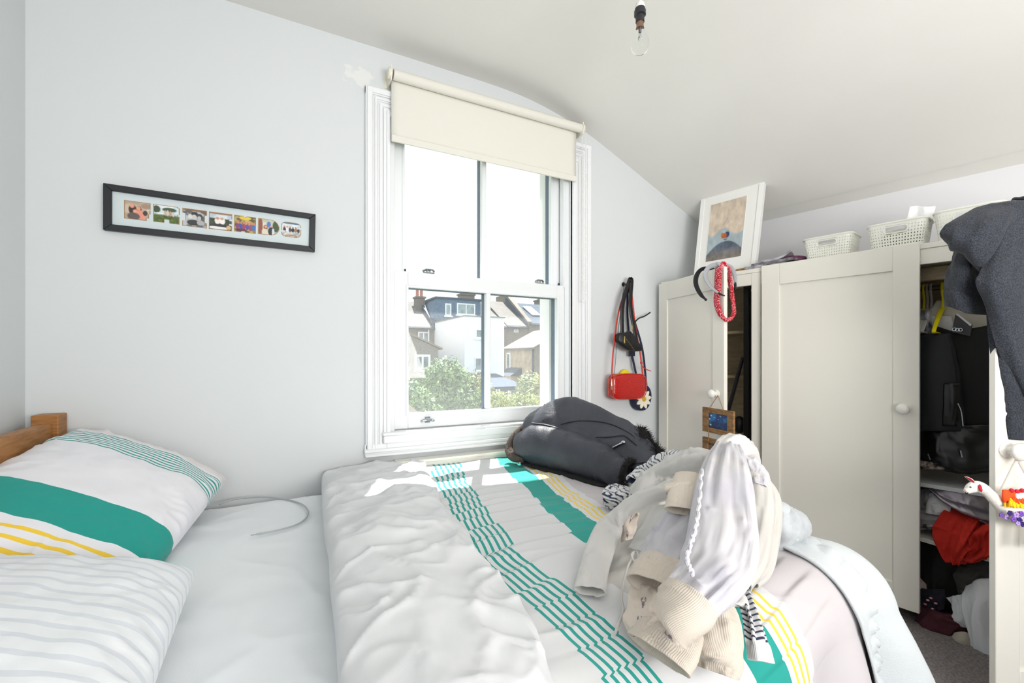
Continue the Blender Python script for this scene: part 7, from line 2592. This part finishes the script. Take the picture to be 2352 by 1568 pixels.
# ------------------------------------------------------------------ bushes
def leaf_mat(name, c0, c1):
    m, t, bs = new_mat(name)
    bs.inputs['Roughness'].default_value = 0.6
    n = N(t, 'ShaderNodeTexNoise', Scale=5.0, Detail=4.0)
    g = N(t, 'ShaderNodeTexCoord')
    t.links.new(g.outputs['Object'], n.inputs['Vector'])
    r = N(t, 'ShaderNodeMapRange')
    r.inputs['From Min'].default_value = 0.35
    r.inputs['From Max'].default_value = 0.65
    t.links.new(n.outputs['Fac'], r.inputs['Value'])
    mx = N(t, 'ShaderNodeMix', data_type='RGBA')
    mx.inputs['A'].default_value = tuple(c0) + (1,)
    mx.inputs['B'].default_value = tuple(c1) + (1,)
    t.links.new(r.outputs['Result'], mx.inputs['Factor'])
    t.links.new(mx.outputs['Result'], bs.inputs['Base Color'])
    return m


def bush(name, label, cat, blobs, yd, n_leaf, size, m, seed, px_base):
    """blobs of (px, py, radius m, depth offset): leaves scattered through each, on a few stems"""
    rnd = np.random.RandomState(seed)
    base = oy(px_base, 940, yd)
    t = thing(name, label, cat, (base[0], base[1], GZ))
    vs, fs = [], []
    cs = [(oy(px, py, yd + dy), r) for px, py, r, dy in blobs]
    tot = sum(r ** 2 for _, r in cs)
    for c, r in cs:
        k = int(n_leaf * r * r / tot)
        d = rnd.normal(size=(k, 3))
        d /= np.linalg.norm(d, axis=1)[:, None]
        rad = r * (0.45 + 0.6 * rnd.rand(k) ** 0.6) * (1 + 0.22 * vn(d[:, 0] * 3 + c[0], d[:, 2] * 3 + c[2], seed))
        p = c + d * rad[:, None] * np.array((1, 1, 0.95))
        a = rnd.normal(size=(k, 3))
        a /= np.linalg.norm(a, axis=1)[:, None]
        bb = np.cross(a, d)
        bb /= np.linalg.norm(bb, axis=1)[:, None] + 1e-9
        sz = size * (0.6 + 0.8 * rnd.rand(k))[:, None]
        q = np.stack([p - a * sz, p + bb * sz * 0.42, p + a * sz, p - bb * sz * 0.42], axis=1)
        o = len(vs)
        vs += q.reshape(-1, 3).tolist()
        fs += [(o + 4 * i, o + 4 * i + 1, o + 4 * i + 2, o + 4 * i + 3) for i in range(k)]
    obj('foliage', MB().add(vs, fs), m, t, smooth=False, kind='stuff', recalc=False)
    b = MB()
    for c, r in cs:
        b.tube(curve([np.array((base[0], base[1], GZ)), (np.array((base[0], base[1], GZ)) + c) / 2 + (0.1, 0, 0.2), c], 8), np.linspace(0.06, 0.015, 8), 6)
    obj('stem', b, mat('bark', S(110, 92, 74), 0.9), t, kind='stuff')
    return t


LG = leaf_mat('leaf_green', S(150, 178, 108), S(72, 110, 80))
LY = leaf_mat('leaf_yellow', S(180, 182, 84), S(104, 134, 62))
LP = leaf_mat('leaf_pale', S(190, 192, 156), S(120, 146, 100))
bush('garden_tree', 'large rounded green bush in front of the white extension', 'bush', [(1020, 870, 0.75, 0), (990, 890, 0.75, 0.3), (1048, 885, 0.7, 0.2), (1010, 920, 0.9, 0), (1055, 925, 0.8, -0.2), (975, 925, 0.7, 0.1), (1035, 858, 0.35, 0), (1000, 862, 0.4, 0.2)], 15.0, 9000, 0.075, LG, 801, 1020)
bush('garden_tree', 'lower green bush at the far left under the brick wing', 'bush', [(945, 915, 0.6, 0), (962, 925, 0.55, 0.2), (930, 930, 0.7, 0), (955, 945, 0.7, 0)], 13.0, 4500, 0.065, LG, 803, 948)
bush('garden_tree', 'mixed pinkish green bush left of the garden room', 'bush', [(1085, 895, 0.65, 0), (1100, 915, 0.6, 0), (1072, 915, 0.6, 0.2), (1095, 935, 0.7, 0)], 15.5, 4500, 0.07, leaf_mat('leaf_mixed', S(176, 170, 112), S(96, 116, 74)), 805, 1088)
bush('garden_tree', 'low yellow-green shrub in front of the garden room windows', 'bush', [(1140, 925, 0.45, 0), (1165, 932, 0.45, 0), (1190, 932, 0.45, 0.2), (1215, 935, 0.5, 0), (1240, 938, 0.5, 0), (1135, 945, 0.5, 0)], 13.5, 4500, 0.055, LY, 807, 1180)
bush('garden_tree', 'pale flowering shrub beside the spiky palm', 'bush', [(1215, 885, 0.55, 0), (1232, 895, 0.5, 0.2), (1208, 905, 0.5, 0), (1225, 920, 0.6, 0)], 16.0, 4200, 0.065, LP, 809, 1218)
pc0 = oy(1250, 890, 11.5)
pm_ = thing('spiky_palm', 'spiky cordyline palm with pale arching blades at the lower right of the view', 'palm', (pc0[0], pc0[1], GZ))
b = MB().tube([np.array((pc0[0], pc0[1], GZ)), pc0 - (0, 0, 0.1)], [0.10, 0.08], 8)
obj('trunk', b, mat('bark', S(110, 92, 74), 0.9), pm_)
rnd = random.Random(5)
b = MB()
for k in range(170):
    az, el = rnd.uniform(0, 2 * math.pi), rnd.uniform(-0.25, 1.4)
    d = np.array((math.cos(az) * math.cos(el), math.sin(az) * math.cos(el), math.sin(el)))
    s = np.cross(d, (0, 0, 1.0))
    s /= np.linalg.norm(s) + 1e-9
    L = rnd.uniform(0.45, 0.8)
    pts = [pc0 + d * L * t_ + np.array((0, 0, -0.32 * t_ * t_ * L * (1.3 - 0.5 * math.sin(el)))) for t_ in (0.02, 0.35, 0.7, 1.0)]
    w = (0.022, 0.034, 0.024, 0.002)
    vs = []
    for p_, w_ in zip(pts, w):
        vs += [p_ - s * w_, p_ + s * w_]
    b.add(vs, [(0, 1, 3, 2), (2, 3, 5, 4), (4, 5, 7, 6)])
obj('blades', b, leaf_mat('blade_pale', S(196, 190, 120), S(140, 150, 88)), pm_, smooth=False, kind='stuff', recalc=False)
